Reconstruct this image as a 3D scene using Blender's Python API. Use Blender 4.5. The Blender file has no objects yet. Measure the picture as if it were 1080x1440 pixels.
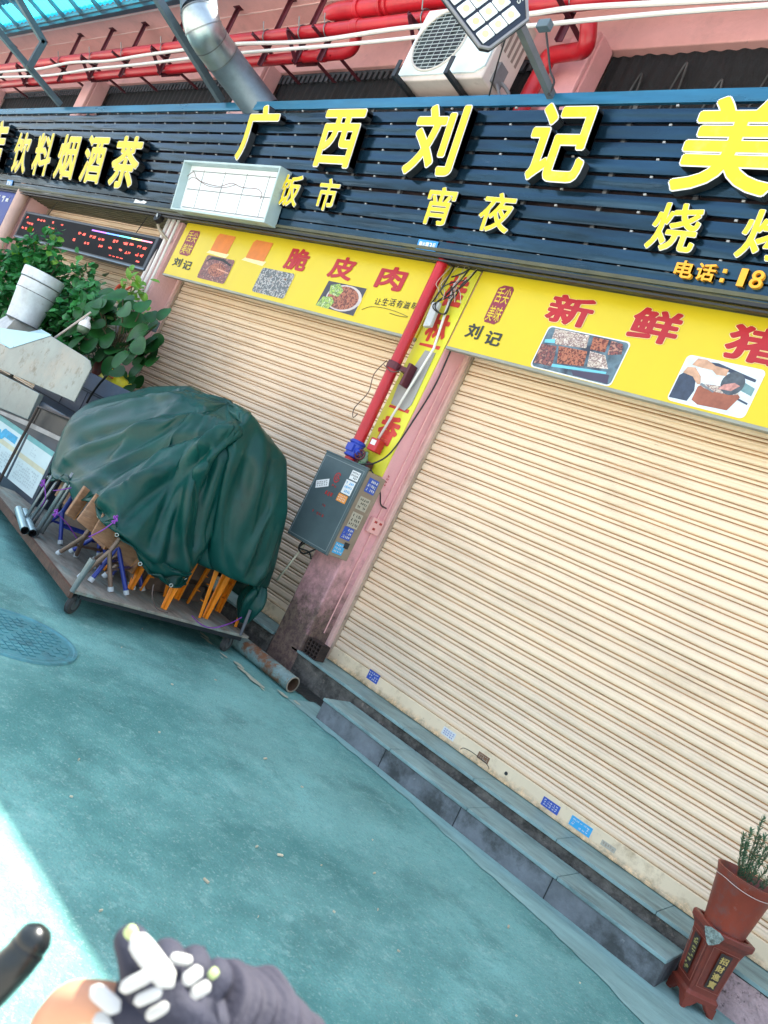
import bpy, bmesh, math, random
from mathutils import Vector, Matrix, noise
R=math.radians
random.seed(7)
scn=bpy.context.scene
COL=scn.collection
# ------------------------------------------------------------------ camera, sky, sun, exposure
cd=bpy.data.cameras.new('camera'); cam=bpy.data.objects.new('camera',cd); COL.objects.link(cam)
_i=Vector((0.68553292,0.58210106,0.43726763)); _j=Vector((0.32983148,0.28711939,-0.89931844)); _f=Vector((-0.64904223,0.76073702,0.00483454))
m=Matrix((( _i.x,-_j.x,-_f.x,0.0),(_i.y,-_j.y,-_f.y,-4.6),(_i.z,-_j.z,-_f.z,1.4),(0,0,0,1)))
cam.matrix_world=m
cd.sensor_fit='VERTICAL'; cd.sensor_height=36.0; cd.lens=36.0*1081/1440; cd.clip_start=.05; cd.clip_end=2000
cd.dof.use_dof=True; cd.dof.focus_distance=6.0; cd.dof.aperture_fstop=7.0
scn.camera=cam
w=bpy.data.worlds.new('World'); scn.world=w; w.use_nodes=True
nt=w.node_tree; bg=nt.nodes['Background']; sky=nt.nodes.new('ShaderNodeTexSky'); sky.sky_type='NISHITA'; sky.sun_disc=False
SUN_EL=69.8; SUN_AZ=-12.0   # azimuth measured from +Y (behind the building)
sky.sun_elevation=R(SUN_EL); sky.sun_rotation=R(SUN_AZ); sky.dust_density=2.5; sky.ozone_density=1.0
hs=nt.nodes.new('ShaderNodeHueSaturation'); hs.inputs['Saturation'].default_value=.68; nt.links.new(sky.outputs[0],hs.inputs['Color']); nt.links.new(hs.outputs[0],bg.inputs[0]); bg.inputs[1].default_value=0.15
sl=bpy.data.lights.new('sun','SUN'); sl.energy=5.0; sl.angle=R(.6); sl.color=(1,.93,.82)
so=bpy.data.objects.new('sun',sl); COL.objects.link(so)
_d=Vector((-math.sin(R(SUN_AZ))*math.cos(R(SUN_EL)),-math.cos(R(SUN_AZ))*math.cos(R(SUN_EL)),-math.sin(R(SUN_EL))))
so.rotation_euler=_d.to_track_quat('-Z','Y').to_euler(); so.location=(0,3,12)
scn.view_settings.view_transform='Standard'; scn.view_settings.look='None'; scn.view_settings.gamma=1.0
scn.view_settings.exposure=1.85
# ------------------------------------------------------------------ materials
MATS={}
def mat(name,c,rough=.6,metal=0,var=.15,vs=4,dirt=None,ds=3,dlo=.5,dhi=.62,da=.8,bump=0,bs=60,spec=.5,stretch=(1,1,1),emit=None,es=1,alpha=None,trans=0,zfade=None,sub=0):
    if name in MATS: return MATS[name]
    m=bpy.data.materials.new(name); m.use_nodes=True; N=m.node_tree.nodes; L=m.node_tree.links
    b=N['Principled BSDF']; b.inputs['Roughness'].default_value=rough; b.inputs['Metallic'].default_value=metal
    b.inputs['Specular IOR Level'].default_value=spec
    tc=N.new('ShaderNodeTexCoord'); mp=N.new('ShaderNodeMapping'); mp.inputs['Scale'].default_value=stretch
    L.new(tc.outputs['Object'],mp.inputs[0])
    n1=N.new('ShaderNodeTexNoise'); n1.inputs['Scale'].default_value=vs; n1.inputs['Detail'].default_value=8; n1.inputs['Roughness'].default_value=.65
    L.new(mp.outputs[0],n1.inputs['Vector'])
    r=N.new('ShaderNodeValToRGB'); r.color_ramp.elements[0].position=.3; r.color_ramp.elements[1].position=.7
    r.color_ramp.elements[0].color=(*[max(0,x*(1-var)) for x in c],1); r.color_ramp.elements[1].color=(*[min(1,x*(1+var)) for x in c],1)
    L.new(n1.outputs[0],r.inputs[0]); out=r.outputs[0]
    def addmix(fac,col,cur):
        x=N.new('ShaderNodeMix'); x.data_type='RGBA'; L.new(fac,x.inputs[0]); L.new(cur,x.inputs[6]); x.inputs[7].default_value=(*col,1); return x.outputs[2]
    dl=[] if dirt is None else (dirt if isinstance(dirt,list) else [(dirt,ds,dlo,dhi,da)])
    for k,(dc,s_,lo,hi,amt) in enumerate(dl):
        n2=N.new('ShaderNodeTexNoise'); n2.inputs['Scale'].default_value=s_; n2.inputs['Detail'].default_value=9; n2.inputs['Roughness'].default_value=.7
        ad=N.new('ShaderNodeVectorMath'); ad.inputs[1].default_value=(3.1+k*5,1.7,k*2.3); L.new(mp.outputs[0],ad.inputs[0]); L.new(ad.outputs[0],n2.inputs['Vector'])
        mr=N.new('ShaderNodeMapRange'); mr.inputs[1].default_value=lo; mr.inputs[2].default_value=hi; mr.inputs[4].default_value=amt
        L.new(n2.outputs[0],mr.inputs[0]); out=addmix(mr.outputs[0],dc,out)
    if zfade:   # grime that rises from the foot of a wall with a ragged upper limit: (colour, z of full, z of none, amount)
        zc,z0,z1,za=zfade
        ge=N.new('ShaderNodeNewGeometry'); sx=N.new('ShaderNodeSeparateXYZ'); L.new(ge.outputs['Position'],sx.inputs[0])
        n3=N.new('ShaderNodeTexNoise'); n3.inputs['Scale'].default_value=9; n3.inputs['Detail'].default_value=10; n3.inputs['Roughness'].default_value=.75; L.new(ge.outputs['Position'],n3.inputs['Vector'])
        ma=N.new('ShaderNodeMath'); ma.operation='MULTIPLY_ADD'; L.new(n3.outputs[0],ma.inputs[0]); ma.inputs[1].default_value=(z1-z0)*2.2; ma.inputs[2].default_value=-(z1-z0)*1.1
        mb=N.new('ShaderNodeMath'); mb.operation='ADD'; L.new(sx.outputs[2],mb.inputs[0]); L.new(ma.outputs[0],mb.inputs[1])
        mr=N.new('ShaderNodeMapRange'); mr.inputs[1].default_value=z0; mr.inputs[2].default_value=z1; mr.inputs[3].default_value=za; mr.inputs[4].default_value=0
        L.new(mb.outputs[0],mr.inputs[0])
        n5=N.new('ShaderNodeTexNoise'); n5.inputs['Scale'].default_value=22; n5.inputs['Detail'].default_value=9; n5.inputs['Roughness'].default_value=.8; L.new(ge.outputs['Position'],n5.inputs['Vector'])
        r5=N.new('ShaderNodeValToRGB'); e5=r5.color_ramp.elements; e5[0].position=.42; e5[0].color=(zc[0]*.35,zc[1]*.4,zc[2]*.3,1); e5[1].position=.68; e5[1].color=(zc[0]*4.2,zc[1]*3.6,zc[2]*2.8,1); L.new(n5.outputs[0],r5.inputs[0])
        x=N.new('ShaderNodeMix'); x.data_type='RGBA'; L.new(mr.outputs[0],x.inputs[0]); L.new(out,x.inputs[6]); L.new(r5.outputs[0],x.inputs[7]); out=x.outputs[2]
    L.new(out,b.inputs['Base Color'])
    rr=N.new('ShaderNodeMapRange'); rr.inputs[3].default_value=max(.03,rough-.12); rr.inputs[4].default_value=min(1,rough+.12); L.new(n1.outputs[0],rr.inputs[0]); L.new(rr.outputs[0],b.inputs['Roughness'])
    if bump:
        n4=N.new('ShaderNodeTexNoise'); n4.inputs['Scale'].default_value=bs; n4.inputs['Detail'].default_value=6; L.new(mp.outputs[0],n4.inputs['Vector'])
        bu=N.new('ShaderNodeBump'); bu.inputs['Strength'].default_value=bump; bu.inputs['Distance'].default_value=.01; L.new(n4.outputs[0],bu.inputs['Height']); L.new(bu.outputs[0],b.inputs['Normal'])
    if emit: b.inputs['Emission Color'].default_value=(*emit,1); b.inputs['Emission Strength'].default_value=es
    if trans: b.inputs['Transmission Weight'].default_value=trans
    if sub: b.inputs['Subsurface Weight'].default_value=sub; b.inputs['Subsurface Radius'].default_value=(.02,.008,.004)
    MATS[name]=m; return m
M=mat
pink=M('pink_paint',(.78,.44,.42),.7,var=.1,vs=2.5,dirt=[((.45,.27,.26),2.2,.55,.75,.5),((.16,.11,.10),9,.66,.74,.7)],bump=.35,bs=35)
pinkp=M('pink_pillar_paint',(.80,.42,.45),.65,var=.1,vs=3,dirt=[((.5,.3,.27),3,.55,.72,.5),((.12,.08,.07),12,.68,.74,.8)],bump=.4,bs=45,zfade=((.045,.043,.034),.42,1.05,.9))
cream=M('shutter_cream',(.88,.70,.50),.42,var=.09,vs=1.6,dirt=[((.42,.30,.19),1.5,.54,.78,.6),((.55,.50,.42),.5,.5,.7,.4),((.22,.14,.08),11,.66,.76,.6)],stretch=(.5,1,1.6),bump=.05,bs=20)
shade_grime=M('shutter_groove_shade_grime',(.40,.23,.11),.7,var=.35,vs=3,stretch=(.6,1,4))  # brown stands in for groove shade as well as lodged dirt
barm=M('shutter_bar',(.82,.68,.47),.5,var=.08,vs=3,dirt=[((.42,.30,.16),7,.52,.68,.7),((.10,.08,.05),22,.66,.72,.8)],bump=.1,zfade=((.30,.22,.13),.215,.27,.8))
slatm=M('blue_slat_metal',(.014,.045,.08),.17,.65,var=.5,vs=1.3,dirt=[((.10,.14,.18),5,.6,.75,.4)],stretch=(.5,1,3),bump=.16,bs=5)
slatd=M('dark_backing',(.05,.032,.035),.7,var=.3)
dark=M('dark_metal',(.025,.03,.035),.5,.3,var=.3)
yel=M('letter_yellow',(.74,.57,.012),.4,var=.08,vs=2,dirt=[((.85,.86,.25),4,.55,.7,.35)],emit=None)
whi=M('letter_white_rim',(.85,.86,.85),.4,var=.05)
lside=M('letter_side',(.045,.05,.055),.35,.4,var=.3)
orl=M('letter_orange',(.92,.42,.02),.4,var=.08)
signy=M('sign_yellow',(.66,.52,.015),.38,var=.05,vs=1.2,dirt=[((.70,.52,.02),1.5,.55,.8,.3),((.3,.2,.05),30,.74,.78,.5)])
signy2=M('pillar_sign_yellow',(.68,.66,.04),.4,var=.08,vs=2,dirt=[((.25,.2,.05),25,.68,.74,.7)])
sred=M('sign_red',(.42,.012,.018),.4,var=.1)
sredf=M('sign_red_faded',(.55,.045,.03),.5,var=.2,vs=8)
seal=M('seal_maroon',(.24,.025,.05),.45,var=.2,vs=9)
sblk=M('sign_black',(.025,.03,.025),.45,var=.2)
steel=M('galvanised_steel',(.22,.25,.26),.42,.75,var=.2,vs=6,dirt=[((.28,.24,.18),4,.55,.75,.4)],bump=.08,bs=15)
sheet=M('stained_stainless',(.23,.27,.26),.34,.4,var=.3,vs=1.5,dirt=[((.09,.08,.05),7,.55,.66,.8),((.38,.32,.26),1.6,.5,.7,.6)],bump=.06,bs=6)
duct=M('duct_steel',(.15,.20,.235),.46,.6,var=.25,vs=4,dirt=[((.14,.13,.13),3,.55,.75,.6)],bump=.1,bs=10)
redp=M('red_pipe_paint',(.46,.012,.022),.33,var=.18,vs=4,dirt=[((.40,.30,.30),14,.70,.74,.8)],bump=.04)
redb=M('dark_red_bracket',(.085,.012,.022),.5,var=.3)
whp=M('white_conduit',(.74,.73,.70),.45,var=.08,dirt=[((.35,.28,.25),9,.6,.75,.5)])
frameb=M('blue_grey_frame',(.10,.14,.17),.45,.4,var=.25,dirt=[((.2,.15,.12),9,.62,.74,.6)])
navy=M('navy_panel',(.035,.05,.075),.35,.2,var=.3,dirt=[((.12,.12,.12),5,.6,.75,.5)])
black=M('black_plastic',(.012,.013,.014),.42,var=.3)
tile=M('teal_tile',(.22,.35,.345),.5,var=.3,vs=7,dirt=[((.06,.11,.11),4,.5,.68,.75),((.5,.6,.6),20,.66,.74,.4)],stretch=(.6,2,1),bump=.2,bs=40)
conc=M('rough_concrete',(.12,.115,.10),.85,var=.5,vs=14,dirt=[((.035,.035,.03),8,.48,.6,.8),((.42,.33,.27),16,.6,.7,.6)],bump=1,bs=60)
stepf=M('grey_step_face',(.15,.17,.185),.7,var=.4,vs=6,dirt=[((.035,.04,.038),4,.48,.64,.85),((.30,.32,.31),3,.62,.75,.5),((.40,.42,.42),24,.66,.72,.5)],bump=.4,bs=50)
pinkc=M('cracked_pink_render',(.50,.36,.36),.85,var=.25,vs=10,dirt=[((.10,.08,.07),9,.54,.62,.85),((.04,.03,.03),26,.58,.64,.8)],bump=1,bs=50)
rust=M('rusty_pipe',(.22,.32,.31),.6,.2,var=.4,vs=9,dirt=[((.22,.08,.025),7,.5,.6,.9),((.04,.03,.025),20,.6,.7,.8)],bump=.6,bs=50)
tarpm=M('green_tarpaulin',(.002,.052,.043),.38,var=.3,vs=3,dirt=[((.004,.10,.090),3,.58,.78,.5)],bump=.12,bs=45,spec=.3)
ply=M('plywood_deck',(.25,.24,.20),.7,var=.3,vs=5,dirt=[((.06,.05,.045),4,.5,.7,.6),((.20,.42,.40),2.5,.5,.7,.5)],stretch=(1,3,1),bump=.4,bs=40)
rustf=M('rusty_angle',(.12,.065,.045),.7,.2,var=.5,vs=12,bump=.3)
wood=M('stool_wood',(.30,.155,.08),.55,var=.4,vs=7,dirt=[((.50,.33,.2),9,.55,.7,.7),((.05,.03,.02),6,.6,.7,.7)],stretch=(1,1,4),bump=.2)
wedge=M('stool_wood_edge',(.45,.20,.07),.6,var=.3,vs=12)
blueT=M('blue_tube',(.025,.05,.30),.35,var=.2)
brownT=M('brown_tube',(.19,.135,.10),.4,.3,var=.2)
capm=M('foot_cap_grey',(.5,.58,.6),.5,var=.1)
orange=M('orange_plastic',(.85,.26,.01),.38,var=.12,vs=5,dirt=[((.5,.12,.01),10,.6,.75,.5)],sub=.05)
rubber=M('rubber_tyre',(.055,.055,.055),.75,var=.4,vs=20,bump=.3)
purp=M('purple_string',(.22,.04,.35),.6,var=.2)
acw=M('ac_casing',(.60,.72,.74),.38,var=.06,dirt=[((.35,.30,.26),5,.58,.75,.5)])
acb=M('ac_casing_beige',(.62,.54,.50),.5,var=.1,dirt=[((.3,.2,.16),6,.58,.72,.6)])
grilm=M('ac_fan_dark',(.035,.05,.05),.5,.2,var=.3)
mesh_m=M('black_mesh',(.012,.016,.02),.8,var=.5,vs=14,stretch=(3,1,1),bump=.8,bs=30)
boxg=M('grey_box_paint',(.075,.115,.125),.4,.15,var=.16,vs=3,dirt=[((.16,.17,.17),7,.6,.72,.5),((.30,.30,.3),40,.72,.75,.8)],bump=.05)
boxs=M('box_side_tan',(.27,.215,.16),.55,var=.18,vs=5,dirt=[((.45,.38,.3),8,.6,.72,.5)])
stw=M('sticker_white',(.72,.75,.74),.5,var=.05); stb=M('sticker_blue',(.03,.09,.45),.45,var=.15); stc=M('sticker_cyan',(.04,.40,.75),.45,var=.1); stt=M('sticker_tan',(.46,.44,.36),.55,var=.1); stbr=M('sticker_brown',(.20,.10,.05),.6,var=.3); sto=M('sticker_orange',(.8,.3,.04),.5); 
plateb=M('plate_blue',(.02,.28,.72),.4,var=.08)
terr=M('terracotta_glaze',(.20,.038,.022),.38,var=.2,vs=5,dirt=[((.09,.035,.03),5,.5,.7,.6)],bump=.12)
potm=M('terracotta_plastic_pot',(.26,.045,.022),.5,var=.25,vs=4,dirt=[((.12,.085,.08),6,.46,.62,.75),((.35,.30,.27),22,.62,.7,.5)],bump=.05)
chip=M('chipped_grey_clay',(.24,.31,.28),.9,var=.5,vs=45,dirt=[((.08,.09,.07),60,.5,.62,.8)],bump=1,bs=90)
gold=M('worn_gold_paint',(.58,.42,.13),.5,var=.25,vs=25)
panelk=M('dark_inlay',(.045,.03,.025),.6,var=.3)
soil=M('soil',(.04,.028,.02),.95,var=.4,vs=30,bump=1)
needle=M('rosemary_needle',(.045,.13,.06),.55,var=.35,vs=9)
stem=M('stem_bark',(.10,.09,.05),.7,var=.3)
leafa=M('small_leaf',(.03,.19,.045),.42,var=.7,vs=7,spec=.35)
leafb=M('round_leaf',(.014,.085,.018),.42,var=.5,vs=6,spec=.25)
leafy=M('young_leaf',(.13,.32,.03),.4,var=.3,vs=8)
skin=M('skin',(.48,.24,.14),.5,var=.08,vs=12,sub=.1)
glove=M('navy_glove_cloth',(.017,.020,.038),.8,var=.18,vs=16,bump=.2,bs=200)
sleeve=M('navy_sleeve_cloth',(.020,.021,.038),.8,var=.2,vs=10,bump=.2,bs=160)
gwhite=M('glove_white_print',(.5,.52,.5),.95,spec=.05,var=.04)
ggreen=M('glove_green_edge',(.45,.58,.25),.7,var=.1)
# ------------------------------------------------------------------ mesh builder
ORG={}
class MB:
    def __init__(s): s.v=[]; s.f=[]; s.mi=[]
    def add(s,vs,fs,mi=0):
        o=len(s.v); s.v+= [Vector(v) for v in vs]; s.f+=[tuple(i+o for i in f) for f in fs]; s.mi+=[mi]*len(fs); return s
    def obox(s,c,ax,ay,az,mi=0):
        c,ax,ay,az=map(Vector,(c,ax,ay,az)); vs=[c+ax*i+ay*j+az*k for k in(-1,1) for j in(-1,1) for i in(-1,1)]
        return s.add(vs,[(0,2,3,1),(4,5,7,6),(0,1,5,4),(2,6,7,3),(0,4,6,2),(1,3,7,5)],mi)
    def box(s,x0,x1,y0,y1,z0,z1,mi=0):
        return s.obox(((x0+x1)/2,(y0+y1)/2,(z0+z1)/2),((x1-x0)/2,0,0),(0,(y1-y0)/2,0),(0,0,(z1-z0)/2),mi)
    def tube(s,pts,r,n=10,caps=True,mi=0):
        pts=[Vector(p) for p in pts]; rs=r if isinstance(r,(list,tuple)) else [r]*len(pts); rings=[]; prev=None
        for i,p in enumerate(pts):
            d=(pts[min(i+1,len(pts)-1)]-pts[max(i-1,0)]).normalized()
            if prev is None:
                a=d.orthogonal().normalized()
            else:
                a=(prev-d*prev.dot(d)).normalized()
            prev=a; b=d.cross(a)
            rings.append([p+(a*math.cos(t)+b*math.sin(t))*rs[i] for t in [2*math.pi*k/n for k in range(n)]])
        vs=[v for r_ in rings for v in r_]; fs=[]
        for i in range(len(pts)-1):
            for k in range(n): fs.append((i*n+k,i*n+(k+1)%n,(i+1)*n+(k+1)%n,(i+1)*n+k))
        if caps: fs.append(tuple(range(n))[::-1]); fs.append(tuple((len(pts)-1)*n+k for k in range(n)))
        return s.add(vs,fs,mi)
    def bar(s,p,q,wd,up=(0,0,1),hd=None,mi=0):
        p,q=Vector(p),Vector(q); d=(q-p); L=d.length/2; d.normalize(); u=Vector(up); a=d.cross(u); 
        if a.length<1e-4: a=d.orthogonal()
        a.normalize(); b=a.cross(d); hd=hd or wd
        return s.obox((p+q)/2,d*L,a*wd/2,b*hd/2,mi)
    def prism(s,pts,vec,mi=0):
        pts=[Vector(p) for p in pts]; vec=Vector(vec); n=len(pts)
        return s.add(pts+[p+vec for p in pts],[tuple(range(n)),tuple(range(2*n-1,n-1,-1))]+[(i,i+n,(i+1)%n+n,(i+1)%n) for i in range(n)],mi)
    def disc(s,c,r,nrm,n=16,mi=0,sx=1):
        c=Vector(c); nn=Vector(nrm).normalized(); a=nn.orthogonal().normalized(); b=nn.cross(a)
        return s.add([c+(a*math.cos(t)*sx+b*math.sin(t))*r for t in [2*math.pi*k/n for k in range(n)]],[tuple(range(n))],mi)
    def lathe(s,c,prof,n=24,mi=0,axis=(0,0,1)):
        c=Vector(c); ax=Vector(axis).normalized(); a=ax.orthogonal().normalized(); b=ax.cross(a); vs=[]; fs=[]
        for r,z in prof:
            for k in range(n):
                t=2*math.pi*k/n; vs.append(c+ax*z+(a*math.cos(t)+b*math.sin(t))*r)
        for i in range(len(prof)-1):
            for k in range(n): fs.append((i*n+k,i*n+(k+1)%n,(i+1)*n+(k+1)%n,(i+1)*n+k))
        return s.add(vs,fs,mi)
    def grid(s,rows,mi=0,cyc=False):
        nr=len(rows); nc=len(rows[0]); vs=[v for r in rows for v in r]; fs=[]
        for i in range(nr-1):
            for k in range(nc if cyc else nc-1): fs.append((i*nc+k,i*nc+(k+1)%nc,(i+1)*nc+(k+1)%nc,(i+1)*nc+k))
        return s.add(vs,fs,mi)
    def build(s,name,m,parent=None,smooth=False,bevel=0,local=False,flip=True,seg=2):
        me=bpy.data.meshes.new(name); org=ORG.get(parent.name,Vector()) if parent else Vector()
        if local: org=Vector()
        me.from_pydata([v-org for v in s.v],[],s.f); me.update()
        ms=m if isinstance(m,list) else [m]
        for q in ms: me.materials.append(q)
        if len(ms)>1: me.polygons.foreach_set('material_index',s.mi)
        if flip:
            bm=bmesh.new(); bm.from_mesh(me); bmesh.ops.recalc_face_normals(bm,faces=bm.faces); bm.to_mesh(me); bm.free()
        if smooth: me.polygons.foreach_set('use_smooth',[True]*len(me.polygons)); 
        if smooth=='auto': me.set_sharp_from_angle(angle=R(35))
        o=bpy.data.objects.new(name,me); COL.objects.link(o)
        if parent: o.parent=parent; ORG[o.name]=ORG.get(parent.name,Vector())
        if bevel:
            b=o.modifiers.new('bevel','BEVEL'); b.width=bevel; b.segments=seg; b.limit_method='ANGLE'
        return o
def tag(o,label=None,cat=None,group=None,kind=None):
    if label: o['label']=label
    if cat: o['category']=cat
    if group: o['group']=group
    if kind: o['kind']=kind
    return o
def thing(name,label,cat,loc=(0,0,0),group=None):
    o=bpy.data.objects.new(name,None); COL.objects.link(o); o.location=loc; o.empty_display_size=.1; ORG[o.name]=Vector(loc)
    return tag(o,label,cat,group)
def copy_tree(o,parent=None):
    c=o.copy(); COL.objects.link(c)
    if parent: c.parent=parent
    for ch in list(o.children): copy_tree(ch,c)
    return c
def smooth_path(pts,n=8):
    pts=[Vector(p) for p in pts]; out=[]
    for i in range(len(pts)-1):
        p0=pts[max(i-1,0)];p1=pts[i];p2=pts[i+1];p3=pts[min(i+2,len(pts)-1)]
        for k in range(n):
            t=k/n; out.append(.5*((2*p1)+(p2-p0)*t+(2*p0-5*p1+4*p2-p3)*t*t+(3*p1-p0-3*p2+p3)*t**3))
    out.append(pts[-1]); return out
# ------------------------------------------------------------------ lettering
_G={}
def glyph(ch,off,res=4):
    k=(ch,off,res)
    if k not in _G:
        c=bpy.data.curves.new('t','FONT'); c.body=ch; c.size=1; c.offset=off; c.resolution_u=res
        o=bpy.data.objects.new('t',c); COL.objects.link(o); bpy.context.view_layer.update()
        me=bpy.data.meshes.new_from_object(o.evaluated_get(bpy.context.evaluated_depsgraph_get()))
        _G[k]=([v.co.copy() for v in me.vertices],[tuple(p.vertices) for p in me.polygons])
        bpy.data.objects.remove(o); bpy.data.curves.remove(c); bpy.data.meshes.remove(me)
    return _G[k]
def put(mb,ch,x0,x1,s0,s1,P,off,bold=.03,ref=None,thick=0,mi=0,nd=12,step=.00012):
    """write ch on plane P(x,s,off) in the box x0..x1, s0..s1; the strokes are thickened by 'bold' (fraction of the em)"""
    vs,fs=glyph(ch,0.0); ref=bold if ref is None else ref
    a0=min(v.x for v in vs)-ref;a1=max(v.x for v in vs)+ref;b0=min(v.y for v in vs)-ref;b1=max(v.y for v in vs)+ref
    sx=(x1-x0)/(a1-a0); sy=(s1-s0)/(b1-b0); n=len(vs); ed={}
    for q in fs:
        for i in range(len(q)):
            e=(q[i],q[(i+1)%len(q)])
            if (e[1],e[0]) in ed: del ed[(e[1],e[0])]
            else: ed[e]=1
    sh=[(0,0)] if bold<=0 else [(bold*math.cos(2*math.pi*(k+.5)/nd),bold*math.sin(2*math.pi*(k+.5)/nd)) for k in range(nd)]+([(bold*.5*math.cos(2*math.pi*k/5),bold*.5*math.sin(2*math.pi*k/5)) for k in range(5)] if bold>.034 else [(0,0)])
    for k,(dx,dy) in enumerate(sh):
        o=off-k*step; pts=[(x0+(v.x+dx-a0)*sx,s0+(v.y+dy-b0)*sy) for v in vs]
        if thick<=0: mb.add([P(x,y,o) for x,y in pts],fs,mi)
        else: mb.add([P(x,y,o) for x,y in pts]+[P(x,y,o-thick) for x,y in pts],fs+[tuple(i+n for i in q[::-1]) for q in fs]+[(a,a+n,b+n,b) for a,b in ed],mi)
def scribble(mb,P,x0,x1,s0,s1,off,rows,cols,rnd,th=.12,mi=0):
    """blurred small print: rows of short strokes, too small to read in the photo"""
    h=(s1-s0)/rows; wd=(x1-x0)/cols
    for r_ in range(rows):
        for c_ in range(cols):
            if rnd.random()<.12: continue
            cx=x0+wd*(c_+.08); cy=s0+h*(r_+.15); W=wd*.8; H=h*.68; t=h*th
            for k in range(4):
                if k<2:
                    y=cy+rnd.random()*(H-t); a=rnd.random()*.3*W; mb.add([P(cx+a,y,off),P(cx+W*(.7+.3*rnd.random()),y,off),P(cx+W*(.7+.3*rnd.random()),y+t,off),P(cx+a,y+t,off)],[(0,1,2,3)],mi)
                else:
                    x=cx+rnd.random()*(W-t); b=rnd.random()*.3*H; mb.add([P(x,cy+b,off+.0006),P(x+t,cy+b,off+.0006),P(x+t,cy+H,off+.0006),P(x,cy+H,off+.0006)],[(0,1,2,3)],mi)
# ------------------------------------------------------------------ ground
gm=M('teal_road_surface',(.17,.41,.385),.7,spec=.25,var=.28,vs=1.1,dirt=[((.05,.20,.19),.55,.45,.60,.8),((.04,.14,.13),2.2,.52,.68,.6),((.16,.30,.27),1.4,.60,.72,.5),((.32,.56,.53),9,.56,.7,.5),((.10,.26,.25),38,.52,.62,.4),((.40,.56,.52),75,.55,.64,.45),((.05,.13,.12),60,.60,.68,.5),((.05,.12,.11),150,.56,.62,.35)],bump=1.0,bs=90)
gs=M('light_concrete_strip',(.24,.42,.40),.7,var=.2,vs=5,dirt=[((.10,.18,.17),6,.5,.7,.6),((.45,.6,.55),30,.62,.7,.5)],stretch=(.5,2,1),bump=.5,bs=60)
b=MB(); b.add([(-300,-300,-.004),(300,-300,-.004),(300,300,-.004),(-300,300,-.004)],[(0,1,2,3)]); tag(b.build('ground',M('pale_bounce_ground',(.42,.40,.36),.8,var=.2,vs=.6,dirt=[((.22,.21,.19),2,.5,.7,.5)],bump=.3,bs=50)),kind='structure')  # unseen beyond the forecourt; pale tone added to bounce neutral light on the shutters
b=MB(); b.add([(-40,-3.8,0),(20,-3.8,0),(20,2,0),(-40,2,0)],[(0,1,2,3)]); tag(b.build('forecourt',gm),kind='structure')
b=MB(); xs=[-3.4,-3.0,-2.3,-1.6,-1.15,-.85,-.6,.5,3]; ys=[-.66,-.67,-.70,-.80,-.86,-.93,-1.0,-1.08,-1.1]
rr=random.Random(3); P=[]; Q=[]
for k in range(90):
    x=-3.4+6.4*k/89; i=max(j for j in range(len(xs)) if xs[j]<=x+1e-6); i=min(i,len(xs)-2); t=(x-xs[i])/(xs[i+1]-xs[i])
    P.append((x,ys[i]*(1-t)+ys[i+1]*t+rr.uniform(-.012,.012),.004)); Q.append((x,-.30,.012))
b.grid([P,Q]); tag(b.build('kerb_strip',gs),kind='structure')
damp=M('damp_gutter_soil',(.028,.03,.026),.6,var=.5,vs=12,dirt=[((.12,.10,.07),9,.6,.7,.8),((.10,.2,.19),14,.62,.7,.6)],bump=.8,bs=40)
b=MB(); P=[];Q=[]
for k in range(80):
    x=-9+5.86*k/79; P.append((x,-.47+.05*math.sin(x*5)+rr.uniform(-.02,.02),.005)); Q.append((x,-.29,.03))
b.grid([P,Q]); tag(b.build('gutter',damp),kind='structure')
# flakes of pale paint beside the gutter
fl=M('pale_paint_flake',(.42,.46,.36),.7,var=.2,vs=20)
b=MB()
for (x,y,r_) in [(-3.62,-.80,.07),(-3.75,-.79,.055),(-3.87,-.76,.05),(-4.0,-.80,.04),(-3.45,-.66,.05),(-3.35,-.62,.035),(-4.25,-.78,.06),(-4.35,-.74,.05),(-3.5,-.83,.02),(-3.95,-.86,.015)]:
    n=11; b.add([(x+math.cos(2*math.pi*k/n)*r_*rr.uniform(.5,1.4)*1.3,y+math.sin(2*math.pi*k/n)*r_*rr.uniform(.4,1)*.6,.009+r_*.01) for k in range(n)],[tuple(range(n))])
tag(b.build('paint_flakes',fl),kind='stuff')
lit=M('litter_bits',(.55,.50,.36),.7,var=.5,vs=3)
b=MB()
for k in range(38):
    x=rr.uniform(-4.6,-.4); y=rr.uniform(-3.3,-.9); s_=rr.choice([.002,.003,.004,.007]); a=rr.uniform(0,6.3)
    if -.9+.1*x< y and x>-3: continue
    b.obox((x,y,.006),(math.cos(a)*s_*1.8,math.sin(a)*s_*1.8,0),(-math.sin(a)*s_*.6,math.cos(a)*s_*.6,0),(0,0,.003))
tag(b.build('scattered_litter',lit),kind='stuff')
# manhole cover
mh=M('painted_iron_cover',(.08,.27,.30),.55,.1,var=.25,vs=8,dirt=[((.06,.16,.18),7,.5,.65,.7),((.4,.5,.48),30,.64,.7,.6)],bump=.3)
t=thing('manhole_cover','round manhole cover with a ribbed grid, painted over in the road beside the cart','manhole cover',(-3.72,-2.5,0))
b=MB(); b.lathe((-3.72,-2.5,0),[(.001,.006),(.30,.006),(.305,.002),(.325,.002),(.33,.011),(.345,.011),(.35,.001)],48); b.build('rim',mh,t,smooth='auto')
b=MB()
for k in range(-6,7):
    y=-2.5+k*.043; L=math.sqrt(max(.0,.29**2-(k*.043)**2))
    if L>.05:
        for j in range(-8,9):
            x=-3.72+j*.043
            if abs(x+3.72)<L-.02 and (j+k)%7: b.box(x-.016,x+.016,y-.016,y+.016,.004,.0115)
b.build('grid_pattern',mh,t)
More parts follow.
